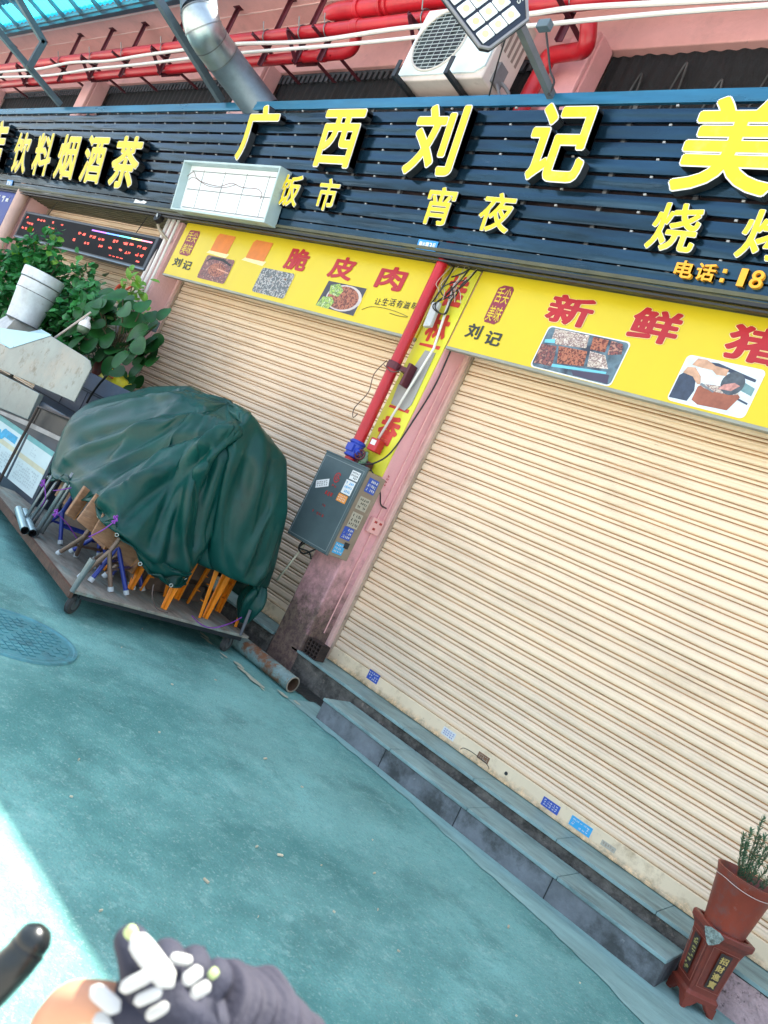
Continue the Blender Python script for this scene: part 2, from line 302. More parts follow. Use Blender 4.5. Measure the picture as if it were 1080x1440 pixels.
# ------------------------------------------------------------------ building
wallk=M('light_block_core',(.3,.22,.2),.9)
bld=thing('shop_building','pink painted shop row with pillars, beam and overhanging slab above the shutters','building',(-8,0,0))
b=MB(); b.box(-22,6,.14,7,0,6.14); b.build('wall',wallk,bld)  # unseen solid core behind the openings, put in to block light
b=MB(); b.box(-22,6,-.012,.139,5.47,5.898); b.build('beam',pink,bld,bevel=.01)
b=MB(); b.box(-22.1,6.1,-.95,7.05,5.9,6.15); b.build('eaves_slab',pink,bld,bevel=.012)
jn=M('soffit_joint',(.78,.55,.52),.6,var=.1)
b=MB()
for y in(-.20,-.44,-.70,-.90): b.box(-22,6,y-.006,y+.006,5.892,5.9)
b.build('soffit_joint',jn,bld)
PX=[(-17.2,-16.86),(-12.88,-12.52),(-8.50,-8.16),(-4.12,-3.82),(.56,.9)]
for k,(a,c) in enumerate(PX):
    b=MB(); b.box(a,c,-.31,.02,0,3.37); b.box(a-.16,c-.06,-.17,.02,3.371,5.469) ; b.box(a-.02,c-.07,-.22,-.171,3.371,5.469); p=b.build('pillar',pinkp if k==3 else M('pink_pillar_plain',(.72,.44,.43),.65,var=.1,vs=3,dirt=[((.5,.3,.27),3,.55,.72,.5),((.14,.09,.08),12,.68,.74,.8)],bump=.4,bs=45),bld,bevel=.012)
    if k in(2,3):
        b=MB(); b.box(c-.05,c+.035,-.07,-.012,.222,3.37); b.build('shutter_jamb',M('jamb_pink',(.72,.47,.42),.6,var=.1,dirt=[((.4,.24,.18),6,.55,.7,.6)],bump=.2),bld,bevel=.006)
b=MB(); b.box(-22,6,-.52,.0,3.375,3.40)
for k in range(9): b.box(-22,6,-.50+k*.055,-.475+k*.055,3.36,3.3749)
b.build('canopy_underside',M('olive_sheet',(.10,.10,.055),.5,.3,var=.3),bld)
# upper openings closed with black mesh and gathered cloth
for a,c in((-17.0,-13.06),(-12.6,-8.68),(-8.24,-4.30),(-3.90,.38),(.84,5)):
    b=MB(); rows=[]
    nx=int((c-a)/.022)
    for j in range(9):
        z=4.3+(5.468-4.3)*j/8; rows.append([(a+(c-a)*i/nx, .06+.012*math.sin(i*1.15+2.2*noise.noise((i*.03,j*.2,a)))*(1-.3*j/8)+.012*noise.noise((i*.11,j*.5,a+3)),z) for i in range(nx+1)])
    b.grid(rows); b.build('window_mesh',mesh_m,bld,smooth=True)
for a,c in((-17.0,-13.06),(-12.6,-8.68),(-8.24,-4.30)):
    x=a; b=MB(); b.box(a,c,.030,.034,5.44,5.469)
    while x<c-.05: b.box(x,x+.045,.018,.036,5.35,5.4395); x+=.085
    b.build('mesh_fringe',M('frayed_mesh',(.05,.06,.07),.7,var=.5),bld)
b=MB()
for a,c in((-3.90,.38),):
    for i in range(12):
        x=a+.25+i*.33; h=.30+.1*math.sin(i*2.1); P=smooth_path([(x,.02,4.5),(x+.06,.015,4.9),(x+.10,.015,5.0+h*.8),(x+.13,.015,4.98+h*.75),(x+.17,.02,4.8),(x+.2,.02,4.5)],5); b.tube(P,.009,5)
b.build('gathered_netting',M('netting_fold',(.07,.08,.085),.7,var=.5),bld,smooth=True)
# ledges
for a,c in((-16.86,-12.9),(-12.5,-8.52),(-8.14,-4.14),(-3.9,5)):
    sill=thing('shutter_ledge',{ -16.86:'tiled ledge under the far left shutter',-12.5:'tiled ledge under the shutter behind the plants',-8.14:'tiled ledge below the shutter behind the tarpaulin cart',-3.9:'long teal tiled ledge along the foot of the wide right shutter'}[a],'ledge',(a,0,0),'ledges under the shutters')
    b=MB(); b.box(a,c,-.295,.02,0,.199); b.build('base',conc,sill,bevel=.01)
    b=MB(); x=a
    while x<c-.01:
        x2=min(x+.6,c); b.box(x+.0015,x2-.0015,-.31,.02,.2,.22); x=x2
    b.build('tile_top',tile,sill,bevel=.003)
    if a==-3.9:
        b=MB(); rows=[[(-.70+.05*i,-.301-.02*abs(noise.noise((i*.4,j*.7,1)))-.014*noise.noise((i*1.3,j*1.9,4)),.0+.0245*j) for i in range(110)] for j in range(9)]
        b.grid(rows); b.build('cracked_render',pinkc,sill,smooth=True)
t=thing('step_block','long low step with teal top tiles and grey front in front of the right shutter','step',(-1.94,-.47,0))
b=MB(); b.box(-3.165,-.715,-.602,-.325,0,.127)
b.build('base',stepf,t,bevel=.006)
b=MB(); x=-3.17
for L in(.64,.62,.60,.60):
    b.box(x+.0015,x+L-.0015,-.611,-.33,.1275,.147); x+=L
b.build('tile_top',tile,t,bevel=.004)
b=MB()
for x in(-2.56,-1.95,-1.33): b.box(x-.003,x+.003,-.6035,-.6015,.0,.127)
b.build('joint',dark,t)
# ------------------------------------------------------------------ roller shutters
def shutter(x0,x1,label,seed,ztop=3.37):
    rd=random.Random(seed)
    t=thing('roller_shutter',label,'roller shutter',((x0+x1)/2,0,.22),'roller shutters of the shop row')
    pitch=.0845; z=.335; prof=[]; mi=[]
    while z<ztop:
        dy=rd.uniform(-.0012,.0012)
        # wide rounded band, groove, small bead, groove
        pts=[(0,.004,0),(.004,-.006,0),(.013,-.0105,0),(.024,-.0118,0),(.033,-.0095,0),(.042,-.0112,0),(.050,-.007,0),(.0545,.004,1),(.0583,.004,1),(.0600,-.004,0),(.069,-.0075,0),(.0765,-.004,0),(.0785,.007,1),(.0836,.007,1)]
        for dz,y,g in pts: prof.append((z+dz,y+dy)); mi.append(g)
        z+=pitch
    nx=28; b=MB(); rows=[]
    for zz,y in prof:
        rows.append([(x0+(x1-x0)*i/nx, y+.006*noise.noise((i*.5+seed,zz*1.2,0)), zz+.0025*noise.noise((i*.35,zz*3,seed))) for i in range(nx+1)])
    for r_ in range(len(rows)-1): b.grid([rows[r_],rows[r_+1]],mi[r_])
    b.build('curtain',[cream,shade_grime],t,smooth='auto',flip=False)
    b=MB(); b.box(x0+.005,x1-.005,-.022,.012,.224,.334); b.box(x0+.005,x1-.005,-.028,-.0221,.224,.244); b.build('bottom_bar',barm,t,bevel=.003)
    b=MB(); b.box(x0-.01,x0+.022,-.035,-.0125,.221,ztop); b.build('guide_rail',M('guide_rail',(.45,.36,.28),.5,.3,var=.2,dirt=[((.12,.08,.05),9,.55,.7,.7)]),t); b=MB(); b.box(x1-.022,x1+.01,-.035,-.0125,.221,ztop); b.build('guide_rail',M('guide_rail',(.45,.36,.28),.5,.3,var=.2,dirt=[((.12,.08,.05),9,.55,.7,.7)]),t)
    return t
s2=shutter(-3.79,.56,'wide cream roller shutter right of the electrical box, stickers along its bottom bar',1)
s1=shutter(-8.13,-4.12,'cream roller shutter behind the tarpaulin covered cart',2)
s0=shutter(-12.5,-8.5,'brownish roller shutter behind the LED menu board and plants',3)
s9=shutter(-16.86,-12.88,'roller shutter at the far left beyond the blue banner',4)
# stickers on the bottom bar
PS=lambda x,z,o:(x,-.0225-o,z)
def sticker(parent,P,x0,x1,z0,z1,base,ink,seed,rows=2,cols=5,label=None,tilt=0):
    rd=random.Random(seed); cx,cz=(x0+x1)/2,(z0+z1)/2; c_,s_=math.cos(tilt),math.sin(tilt)
    Q=lambda x,z,o:P(cx+(x-cx)*c_-(z-cz)*s_,cz+(x-cx)*s_+(z-cz)*c_,o)
    b=MB(); b.add([Q(x0,z0,.0012),Q(x1,z0,.0012),Q(x1,z1,.0012),Q(x0,z1,.0012)],[(0,1,2,3)]); o=b.build('sticker',base,parent,flip=False)
    b=MB(); m_=.08*(x1-x0); scribble(b,Q,x0+m_,x1-m_,z0+m_*.7,z1-m_*.7,.002,rows,cols,rd); b.build('small_print',ink,o,flip=False)
    if label: o['label']=label
    return o
for (px0,px1,z0,z1,bs_,ik,lb) in [(-2.60,-2.49,.255,.31,stw,stb,'white sticker with blue print'),(-2.29,-2.20,.262,.305,stbr,stt,'torn brown sticker'),(-1.78,-1.66,.252,.306,stb,stw,'dark blue sticker'),(-1.58,-1.44,.252,.31,stc,stw,'light blue sticker'),(-1.37,-1.28,.262,.292,stt,stbr,'faded tan sticker'),(-3.36,-3.25,.275,.345,stb,stw,'deep blue sticker at the left end')]:
    sticker(s2,PS,px0,px1,z0,z1,bs_,ik,int(px0*100),3,5,lb)
b=MB(); P=smooth_path([(-2.42+.0,-.024,.232),(-2.40,-.024,.262),(-2.32,-.024,.272),(-2.20,-.024,.262),(-2.17,-.024,.235)],5); b.tube(P,.0022,5); b.disc((-2.06,-.0235,.285),.012,(0,-1,0)); b.build('lock_plate_outline',dark,s2)
# ------------------------------------------------------------------ pillar odds and ends
t=thing('perforated_brick','dark perforated brick standing at the foot of the pillar','brick',(-3.72,-.2,.22))
b=MB()
for i in range(5): b.box(-3.805+i*.036,-3.795+i*.036,-.285,-.19,.221,.345)
for j in range(5): b.box(-3.805,-3.651,-.28,-.195,.221+j*.029,.231+j*.029)
b.box(-3.80,-3.656,-.215,-.20,.222,.344); b.build('body',M('dirty_brick',(.04,.025,.02),.9,var=.5,vs=20,bump=.8),t,bevel=.003)
t=thing('rusty_pipe','rusty open-ended pipe lying along the gutter beyond the cart','pipe',(-4.4,-.5,0))
b=MB(); P=[(-3.53,-.535,.062),(-4.2,-.52,.062),(-5.2,-.5,.062),(-6.4,-.47,.062)]; b.tube(P,.058,22,False); b.build('pipe',rust,t,smooth=True)
b=MB(); b.tube([(-3.531,-.535,.062),(-3.75,-.53,.062)],.05,22,False); b.disc((-3.70,-.531,.062),.05,(1,0,0),22); b.build('pipe_bore',M('pipe_bore',(.10,.055,.03),.9,var=.5),t,smooth=True)
b=MB(); ax=Vector((1,0,0)); b.lathe((-3.53,-.535,.062),[(.05,0),(.058,0),(.060,.004),(.050,.005)],22,axis=(1,0,0)); b.build('pipe_lip',M('pipe_lip',(.32,.28,.22),.7,var=.3),t)
# ------------------------------------------------------------------ fascia signboard
FB=Vector((0,-.5,3.37)); FU=Vector((0,-.19,1)).normalized(); FN=Vector((0,-1,-.19)).normalized()
FP=lambda x,s,o: Vector((x,0,0))+FB+FU*s+FN*o
fas=thing('fascia_signboard','long dark blue slatted signboard with big yellow Chinese letters above the shutters','signboard',(-7,-.5,3.37))
tops=[1.182,1.067,.960,.855,.747,.638,.527,.413,.303,.192,.087]; hs=[.078,.082,.081,.083,.083,.083,.083,.089,.093,.092,.094]
for k,(tp,h) in enumerate(zip(tops,hs)):
    b=MB(); X0,X1=-17.5,1.6; nx=90; nz=4; rd=random.Random(k)
    front=[]; 
    for j in range(nz+1):
        s=tp-h*j/nz; front.append([FP(X0+(X1-X0)*i/nx,s,.0+(.008*noise.noise((i*.8,k*3.1,j*.5))+.005*noise.noise((i*2.3,k*1.7,j*.8)))*(1 if 0<j<nz else .5)+(.0 if j not in(0,nz) else -.001)) for i in range(nx+1)])
    top=[FP(X0+(X1-X0)*i/nx,tp,-.03) for i in range(nx+1)]; bot=[FP(X0+(X1-X0)*i/nx,tp-h,-.03) for i in range(nx+1)]
    b.grid([top]+front+[bot]); b.build('slat',slatm if k else M('top_slat_blue',(.02,.15,.27),.3,.3,var=.3,vs=1.5,stretch=(.5,1,3),bump=.1,bs=5),fas,smooth='auto',flip=True)
x=-17.2
while x<1.6: b=MB(); b.obox(FP(x,.59,-.045),(.015,0,0),FU*.585,FN*.014); b.build('upright',M('fascia_upright',(.12,.13,.14),.5,.5,var=.3),fas); x+=.62
b=MB(); b.obox(FP(-7.95,.55,-.10),(9.5,0,0),FU*.52,FN*.004); b.build('backing',slatd,fas)
b=MB(); b.obox(FP(-7.95,-.018,-.02),(9.5,0,0),FU*.010,FN*.022); b.obox(FP(-7.95,-.047,-.04),(9.5,0,0),FU*.006,FN*.03); b.build('bottom_trim',dark,fas)
clipm=M('clip_white',(.36,.38,.39),.5)
far=MB(); x=-16.9; ncl=0
while x<1.6:
    for tp,h in zip(tops[:-1],hs):
        if x>-4.6 and ncl<100: b=MB(); b.obox(FP(x,tp-h-.012,-.016),(.009,0,0),FU*.006,FN*.006); b.build('clip',clipm,fas); ncl+=1
        else: far.obox(FP(x,tp-h-.012,-.016),(.009,0,0),FU*.006,FN*.006)
    x+=.62
far.build('far_clips',clipm,fas)['kind']='stuff'
def fletter(ch,x0,x1,s0,s1,bold,depth=.085,big=True,ym=yel,inner=.020):
    b=MB(); put(b,ch,x0,x1,s0,s1,FP,depth,bold=bold,thick=depth-.02); o=b.build('letter',lside,fas,flip=False); o['label']='letter '+ch
    b=MB(); put(b,ch,x0,x1,s0,s1,FP,depth+.003,bold=bold,thick=.0028); b.build('letter_rim',whi,o,flip=False)
    b=MB(); put(b,ch,x0,x1,s0,s1,FP,depth+.0075,bold=bold-inner,ref=bold,thick=0); b.build('letter_face',ym,o,flip=False)
for ch,x0,x1,s0,s1 in [('广',-7.08,-6.52,.56,1.10),('西',-5.86,-5.33,.545,1.05),('刘',-4.72,-4.19,.53,1.075),('记',-3.58,-3.08,.54,1.07),('美',-2.46,-1.84,.53,1.09)]:
    fletter(ch,x0,x1,s0,s1,.036,.09,inner=.013)
for ch,x0,x1,s0,s1 in [('饭',-6.22,-5.93,.19,.48),('市',-5.68,-5.41,.19,.47),('宵',-4.37,-4.08,.18,.47),('夜',-3.82,-3.52,.18,.46),('烧',-2.48,-2.17,.19,.48),('烤',-1.93,-1.62,.20,.48)]:
    fletter(ch,x0,x1,s0,s1,.028,.06,inner=.011)
for ch,x0,x1,s0,s1 in [('店',-13.95,-13.22,.20,.95),('饮',-12.80,-12.22,.19,.78),('料',-12.02,-11.42,.19,.78),('烟',-11.22,-10.62,.18,.77),('酒',-10.42,-9.82,.17,.77),('茶',-9.62,-8.94,.15,.77)]:
    fletter(ch,x0,x1,s0,s1,.036,.10,inner=.010)
def flat_letters(txt,x0,s0,s1,wd,gap,m_,bold):
    x=x0
    for ch in txt:
        ww=wd*(.55 if ch in '0123456789' else .25 if ch=='：' else 1)
        b=MB(); 
        if ch=='：': b.obox(FP(x+ww/2+.015,s0+.018,.02),(.011,0,0),FU*.011,FN*.008); b.obox(FP(x+ww/2+.015,s1-.03,.02),(.011,0,0),FU*.011,FN*.008)
        else: put(b,ch,x,x+ww,s0,s1,FP,.03,bold=bold-.01,thick=.028)
        o=b.build('letter',m_,fas,flip=False); o['label']='letter '+ch
        x+=ww+gap
flat_letters('电话：',-2.25,.062,.163,.115,.018,orl,.035)
for ch,x0,x1 in(('1',-1.865,-1.825),('8',-1.80,-1.73)):
    b=MB(); put(b,ch,x0,x1,.060,.160,FP,.03,bold=.008,thick=.028); b.build('letter',orl,fas,flip=False)['label']='digit '+ch
# number plates
def plate(x0,x1,s0,s1,txt,lb):
    t=thing('number_plate',lb,'number plate',FP((x0+x1)/2,s0,0))
    b=MB(); b.obox(FP((x0+x1)/2,(s0+s1)/2,.008),((x1-x0)/2,0,0),FU*(s1-s0)/2,FN*.002); b.build('plate',plateb,t)
    b=MB(); wd=(x1-x0)*.86/len(txt); x=x0+(x1-x0)*.07
    for ch in txt: put(b,ch,x+wd*.06,x+wd*.94,s0+(s1-s0)*.2,s1-(s1-s0)*.2,FP,.0115,bold=.02); x+=wd
    b.build('lettering',stw,t,flip=False)
plate(-4.37,-4.165,.003,.079,'1栋13号','small blue house number plate on the signboard above the red pipe')
plate(-13.05,-12.83,.02,.112,'1栋15号','small blue number plate on the signboard above the blue banner')
b=MB(); b.prism([FP(x,s,.002) for x,s in((-9.02,.045),(-8.75,.05),(-8.72,.075),(-8.80,.085),(-8.86,.07),(-9.0,.09))],FN*.001); o=b.build('paper_scrap',stw,fas)
# open light box without its face
lb_=thing('open_light_box','pale shallow sign box with its face missing and wires showing, on the dark slats','sign box',FP(-7.0,0,0))
LX0,LX1,LS0,LS1=-7.90,-6.20,-.005,.515; D=.14
b=MB(); wl=M('light_box_frame',(.42,.55,.56),.45,.2,var=.1,dirt=[((.25,.2,.15),8,.6,.72,.5)])
for (xa,xb,sa,sb) in ((LX0,LX0+.02,LS0,LS1),(LX1-.02,LX1,LS0,LS1),(LX0+.0205,LX1-.0205,LS0,LS0+.02),(LX0+.0205,LX1-.0205,LS1-.02,LS1)):
    b.obox(FP((xa+xb)/2,(sa+sb)/2,.0+D/2+.008),((xb-xa)/2,0,0),FU*(sb-sa)/2,FN*D/2)
b.build('frame',wl,lb_,bevel=.003)
b=MB(); b.obox(FP((LX0+LX1)/2,(LS0+LS1)/2,.055),((LX1-LX0)/2-.022,0,0),FU*((LS1-LS0)/2-.022),FN*.004); b.build('back_panel',M('light_box_white',(.80,.86,.88),.4,var=.04),lb_)
b=MB()
for x in(-7.6,-7.2,-6.82,-6.45): b.obox(FP(x,.255,.0605),(.005,0,0),FU*.2,FN*.001)
for s in(.06,.25,.44): b.obox(FP(-7.05,s,.0615),(.78,0,0),FU*.005,FN*.001)
b.build('led_strip_line',M('led_line',(.22,.25,.25),.5),lb_)
b=MB(); P=smooth_path([FP(x,s,.09) for x,s in((-7.85,.37),(-7.75,.42),(-7.66,.36),(-7.5,.32),(-7.2,.30),(-7.0,.34),(-6.8,.31),(-6.55,.31),(-6.45,.27),(-6.45,.22))],6); b.tube(P,.0035,5); P=smooth_path([FP(x,s,.095) for x,s in((-7.8,.33),(-7.7,.36),(-7.4,.29),(-7.1,.29),(-6.9,.33))],6); b.tube(P,.003,5); b.build('loose_wire',M('copper_wire',(.16,.08,.06),.5),lb_,smooth=True)
# ------------------------------------------------------------------ yellow food signs
SY=-.335
SP=lambda x,z,o:Vector((x,SY-o,z))
def rrect(x0,x1,z0,z1,r,n=4):
    out=[]
    for cx,cz,a0 in((x1-r,z1-r,0),(x0+r,z1-r,90),(x0+r,z0+r,180),(x1-r,z0+r,270)):
        for k in range(n+1): a=R(a0+90*k/n); out.append((cx+r*math.cos(a),cz+r*math.sin(a)))
    return out
def flatpoly(mb,pts,P,o,mi=0): mb.add([P(x,z,o) for x,z in pts],[tuple(range(len(pts)))],mi)
def vor(name,cols,scale,stretch=(1,1,1)):
    m_=bpy.data.materials.new(name); m_.use_nodes=True; N=m_.node_tree.nodes; L=m_.node_tree.links; b_=N['Principled BSDF']; b_.inputs['Roughness'].default_value=.4
    tc=N.new('ShaderNodeTexCoord'); mp=N.new('ShaderNodeMapping'); mp.inputs['Scale'].default_value=stretch; mp.inputs['Rotation'].default_value=(0,.5,0); L.new(tc.outputs['Object'],mp.inputs[0])
    no=N.new('ShaderNodeTexNoise'); no.inputs['Scale'].default_value=scale*.8; L.new(mp.outputs[0],no.inputs['Vector'])
    mx=N.new('ShaderNodeVectorMath'); mx.operation='MULTIPLY_ADD'; L.new(no.outputs[1],mx.inputs[0]); mx.inputs[1].default_value=(.06,.06,.06); L.new(mp.outputs[0],mx.inputs[2])
    v=N.new('ShaderNodeTexVoronoi'); v.inputs['Scale'].default_value=scale; L.new(mx.outputs[0],v.inputs['Vector'])
    r=N.new('ShaderNodeValToRGB'); e=r.color_ramp.elements
    while len(e)<len(cols): e.new(.5)
    for k,c in enumerate(cols): e[k].position=k/(len(cols)-1)*.9; e[k].color=(*c,1)
    n2=N.new('ShaderNodeTexNoise'); n2.inputs['Scale'].default_value=scale*1.7; n2.inputs['Detail'].default_value=6; L.new(mp.outputs[0],n2.inputs['Vector'])
    a=N.new('ShaderNodeMath'); a.operation='MULTIPLY_ADD'; L.new(n2.outputs[0],a.inputs[0]); a.inputs[1].default_value=1.5; a.inputs[2].default_value=-.75
    a2=N.new('ShaderNodeMath'); a2.operation='ADD'; L.new(a.outputs[0],a2.inputs[0]); L.new(v.outputs['Distance'],a2.inputs[1]); L.new(a2.outputs[0],r.inputs[0])
    L.new(r.outputs[0],b_.inputs['Base Color']); return m_
f_dark=vor('dish_dark_meat',[(.03,.02,.03),(.30,.10,.08),(.06,.03,.04),(.45,.22,.16)],26)
f_snail=vor('dish_shells',[(.03,.05,.06),(.16,.18,.17),(.04,.05,.07),(.50,.52,.50),(.14,.06,.04)],30)
f_red=vor('dish_red_meat',[(.30,.05,.03),(.07,.02,.015),(.48,.17,.09),(.14,.03,.02)],32)
f_green=vor('dish_greens',[(.10,.30,.05),(.45,.60,.12),(.05,.15,.04),(.60,.70,.35)],34)
f_pale=vor('dish_pale_meat',[(.30,.20,.18),(.62,.55,.46),(.18,.10,.10),(.7,.62,.55)],34)
f_tray=vor('tray_steel_print',[(.05,.08,.10),(.12,.2,.25),(.03,.04,.06)],8)
def photo(parent,x0,x1,z0,z1,kind):
    o=MB(); flatpoly(o,rrect(x0-.008,x1+.008,z0-.008,z1+.008,.03),SP,.002); o=o.build('dish_photo',stw if kind in('trays','pouring') else signy,parent,flip=False)
    o['label']={'trays':'printed photo of braised meat in steel trays','pouring':'printed photo of meat poured from a bowl into a brown clay pot','fry':'printed photo of red stir-fried noodles','snails':'printed photo of dark river snails','bowl':'printed photo of diced meat with greens in a dark bowl'}[kind]
    W_,H_=x1-x0,z1-z0; q=lambda pts,m_,off,nm: (lambda bb:(flatpoly(bb,[(x0+u*W_,z0+v*H_) for u,v in pts],SP,off),bb.build(nm,m_,o,flip=False)))(MB())
    base=rrect(x0,x1,z0,z1,.03)
    def bs(m_): bb=MB(); flatpoly(bb,base,SP,.0028); bb.build('print_ground',m_,o,flip=False)
    ell=lambda cu,cv,ru,rv,n=22,a0=0,a1=360:[(cu+ru*math.cos(R(a0+(a1-a0)*k/n)),cv+rv*math.sin(R(a0+(a1-a0)*k/n))) for k in range(n)]
    if kind=='fry': bs(f_dark); q([(.05,.72),(.2,.95),(.6,.97),(.93,.8),(.97,.55),(.93,.72),(.6,.86),(.25,.86)],dark,.0034,'bowl_edge'); q(ell(.55,.48,.3,.28),f_red,.0036,'printed_food'); q([(.55,.5),(.98,.42),(.98,.47),(.55,.55)],M('print_chopstick',(.6,.3,.2),.5),.004,'chopstick_print')
    elif kind=='snails': bs(f_snail)
    elif kind=='bowl':
        bs(signy); q([(.02,.05),(.98,.0),(.99,.98),(.05,.98)],M('print_navy',(.05,.05,.07),.5,var=.4,vs=14),.0031,'printed_ground'); q(ell(.58,.5,.42,.46),M('print_bowl_rim',(.55,.5,.48),.5),.0035,'bowl_print'); q(ell(.56,.5,.37,.41),f_red,.004,'printed_food'); q([(.02,.05),(.35,.02),(.42,.3),(.3,.45),(.1,.4)],f_green,.0044,'printed_greens'); q([(.2,.55),(.45,.5),(.5,.75),(.35,.95),(.15,.85)],f_green,.0044,'printed_greens')
    elif kind=='trays':
        bs(f_tray); q([(.08,.98),(.52,.98),(.55,.68),(.18,.62),(.10,.70)],f_pale,.0034,'printed_food'); q([(.57,.97),(.76,.97),(.78,.68),(.60,.68)],f_red,.0034,'printed_food'); q([(.79,.97),(.93,.95),(.97,.72),(.82,.64)],f_dark,.0034,'printed_food'); q([(.22,.60),(.58,.62),(.62,.27),(.30,.20)],f_red,.0034,'printed_food'); q([(.61,.64),(.80,.62),(.9,.34),(.66,.28)],f_pale,.0034,'printed_food'); q([(.0,.56),(.2,.58),(.26,.1),(.02,.08)],f_dark,.0034,'printed_food')
        q([(.02,.68),(.14,.74),(.16,.64),(.03,.60)],M('print_cyan',(.15,.5,.65),.4),.004,'printed_tray'); q([(.25,.16),(.9,.27),(.9,.22),(.25,.09)],M('print_cyan',(.15,.5,.65),.4),.004,'printed_tray'); q([(.5,.12),(.94,.22),(.97,.02),(.55,.02)],M('print_violet',(.06,.05,.09),.4),.0037,'printed_ground')
    else:
        bs(M('print_pale',(.62,.72,.78),.5,var=.15,vs=12)); n_=M('print_dark_blue',(.04,.06,.10),.5,var=.3,vs=20); sk=M('print_skin',(.55,.33,.22),.5,var=.25,vs=22)
        q([(.0,.04),(.0,.55),(.10,.72),(.22,.60),(.28,.30),(.25,.05)],n_,.0034,'printed_apron'); q([(.28,.95),(.42,.97),(.95,.80),(.95,.74),(.5,.85)],n_,.0033,'printed_counter'); q([(.75,.55),(.98,.45),(.98,.62),(.78,.72)],M('print_teal',(.15,.28,.30),.5,var=.3,vs=12),.0033,'printed_stove'); q([(.72,.36),(.98,.26),(.98,.30),(.73,.40)],n_,.0034,'printed_stove')
        q([(.30,.40),(.36,.48),(.80,.46),(.86,.38),(.78,.06),(.40,.03),(.30,.10)],M('print_clay',(.30,.10,.06),.5,var=.3,vs=10),.0038,'printed_pot'); q(ell(.58,.44,.25,.07),f_pale,.0041,'printed_food'); q(ell(.70,.62,.145,.25),M('print_bowl_dark',(.07,.09,.11),.5,var=.5,vs=18),.0045,'printed_bowl'); q([(.56,.45),(.60,.56),(.72,.64),(.80,.60),(.72,.46)],M('print_meat',(.52,.25,.22),.5,var=.5,vs=30),.0049,'printed_food')
        q([(.10,.82),(.14,.98),(.26,.99),(.40,.90),(.58,.88),(.58,.74),(.46,.72),(.38,.80),(.22,.80)],sk,.0053,'printed_arm'); q([(.03,.62),(.06,.76),(.16,.78),(.28,.62),(.32,.46),(.28,.44),(.18,.58)],sk,.0053,'printed_arm'); q([(.31,.45),(.52,.34),(.53,.37),(.33,.49)],steel,.0055,'printed_spoon')
def foodsign(x0,x1,lb):
    t=thing('food_sign',lb,'shop sign',((x0+x1)/2,SY,2.74),'yellow food signs over the shutters')
    b=MB(); b.box(x0,x1,SY+.0,SY+.035,2.742,3.362); b.build('panel',signy,t,bevel=.002)
    b=MB(); b.box(x0-.001,x1+.001,SY-.006,SY+.035,2.722,2.7415); b.build('bottom_edge',M('sign_edge_grey',(.30,.31,.26),.5,.3,var=.2),t)
    return t
def chars(t,lst,m_,off,bold,nm='lettering',lab=None):
    b=MB()
    for ch,x0,x1,z0,z1 in lst: put(b,ch,x0,x1,z0,z1,SP,off,bold=bold)
    o=b.build(nm,m_,t,flip=False)
    if lab: o['label']=lab
    return o
def sealmark(t,x0,x1,z0,z1):
    b=MB(); pts=rrect(x0,x1,z0,z1,.04,5); rd=random.Random(int(x0*10)); pts=[(x+rd.uniform(-.004,.004),z+rd.uniform(-.004,.004)) for x,z in pts]; flatpoly(b,pts,SP,.003); o=b.build('seal',seal,t,flip=False); o['label']='maroon seal reading 舌尖美味'
    w_=(x1-x0); h=(z1-z0); b=MB()
    for ch,u,v in(('舌',.06,.54),('尖',.53,.54),('美',.06,.06),('味',.53,.06)): put(b,ch,x0+u*w_,x0+(u+.42)*w_,z0+v*h,z0+(v+.40)*h,SP,.004,bold=.006)
    b.build('seal_lettering',signy,o,flip=False)
g1=foodsign(-8.02,-4.125,'yellow food sign with orange patches and three dish photos left of the red pipe')
sealmark(g1,-7.90,-7.68,2.99,3.285)
chars(g1,[('刘',-7.93,-7.76,2.85,2.95),('记',-7.72,-7.55,2.84,2.94)],sblk,.0045,.03,lab='black 刘记')
chars(g1,[('脆',-6.08,-5.76,3.07,3.29),('皮',-5.44,-5.12,3.075,3.285),('肉',-4.82,-4.50,3.07,3.275)],sred,.0050,.036,lab='red 脆皮肉')
chars(g1,[('让',-4.72,-4.65,2.93,2.985),('生',-4.64,-4.57,2.935,3.0),('活',-4.56,-4.49,2.945,3.01),('有',-4.475,-4.41,2.945,3.01),('滋',-4.395,-4.33,2.95,3.01),('味',-4.31,-4.24,2.955,3.02)],sblk,.004,.008,'slogan',lab='thin brush slogan 让生活有滋味')
b=MB(); P=smooth_path([SP(x,z,.0035) for x,z in((-4.82,2.86),(-4.74,2.90),(-4.6,2.915),(-4.45,2.91),(-4.30,2.89),(-4.38,2.88),(-4.5,2.885))],6); b.tube(P,.0022,4); b.build('flourish',sblk,g1)
op=M('orange_patch',(.66,.20,.03),.5,var=.15,vs=5)
for (a,c,z0,z1) in((-7.35,-7.02,3.10,3.30),(-6.70,-6.38,3.10,3.30)):
    b=MB(); flatpoly(b,[(a-.05,z0-.03),(c+.0,z0-.05),(c+.03,z0+.0),(a,z0+.01)],SP,.0024); o_=b.build('peeled_paper',M('peeled_paper',(.80,.72,.38),.7,var=.2,vs=30),g1,flip=False)
    b=MB(); flatpoly(b,[(a,z0),(c-.01,z0-.005),(c,z1-.005),(a+.04,z1),(a+.005,z1-.03)],SP,.0032); b.build('orange_patch',op,g1,flip=False)
photo(g1,-7.36,-6.84,2.785,3.05,'fry'); photo(g1,-6.36,-5.85,2.785,3.04,'snails'); photo(g1,-5.40,-4.87,2.79,3.05,'bowl')
g2=foodsign(-3.795,.555,'yellow food sign with braised meat photos over the wide right shutter')
sealmark(g2,-3.585,-3.45,2.98,3.28)
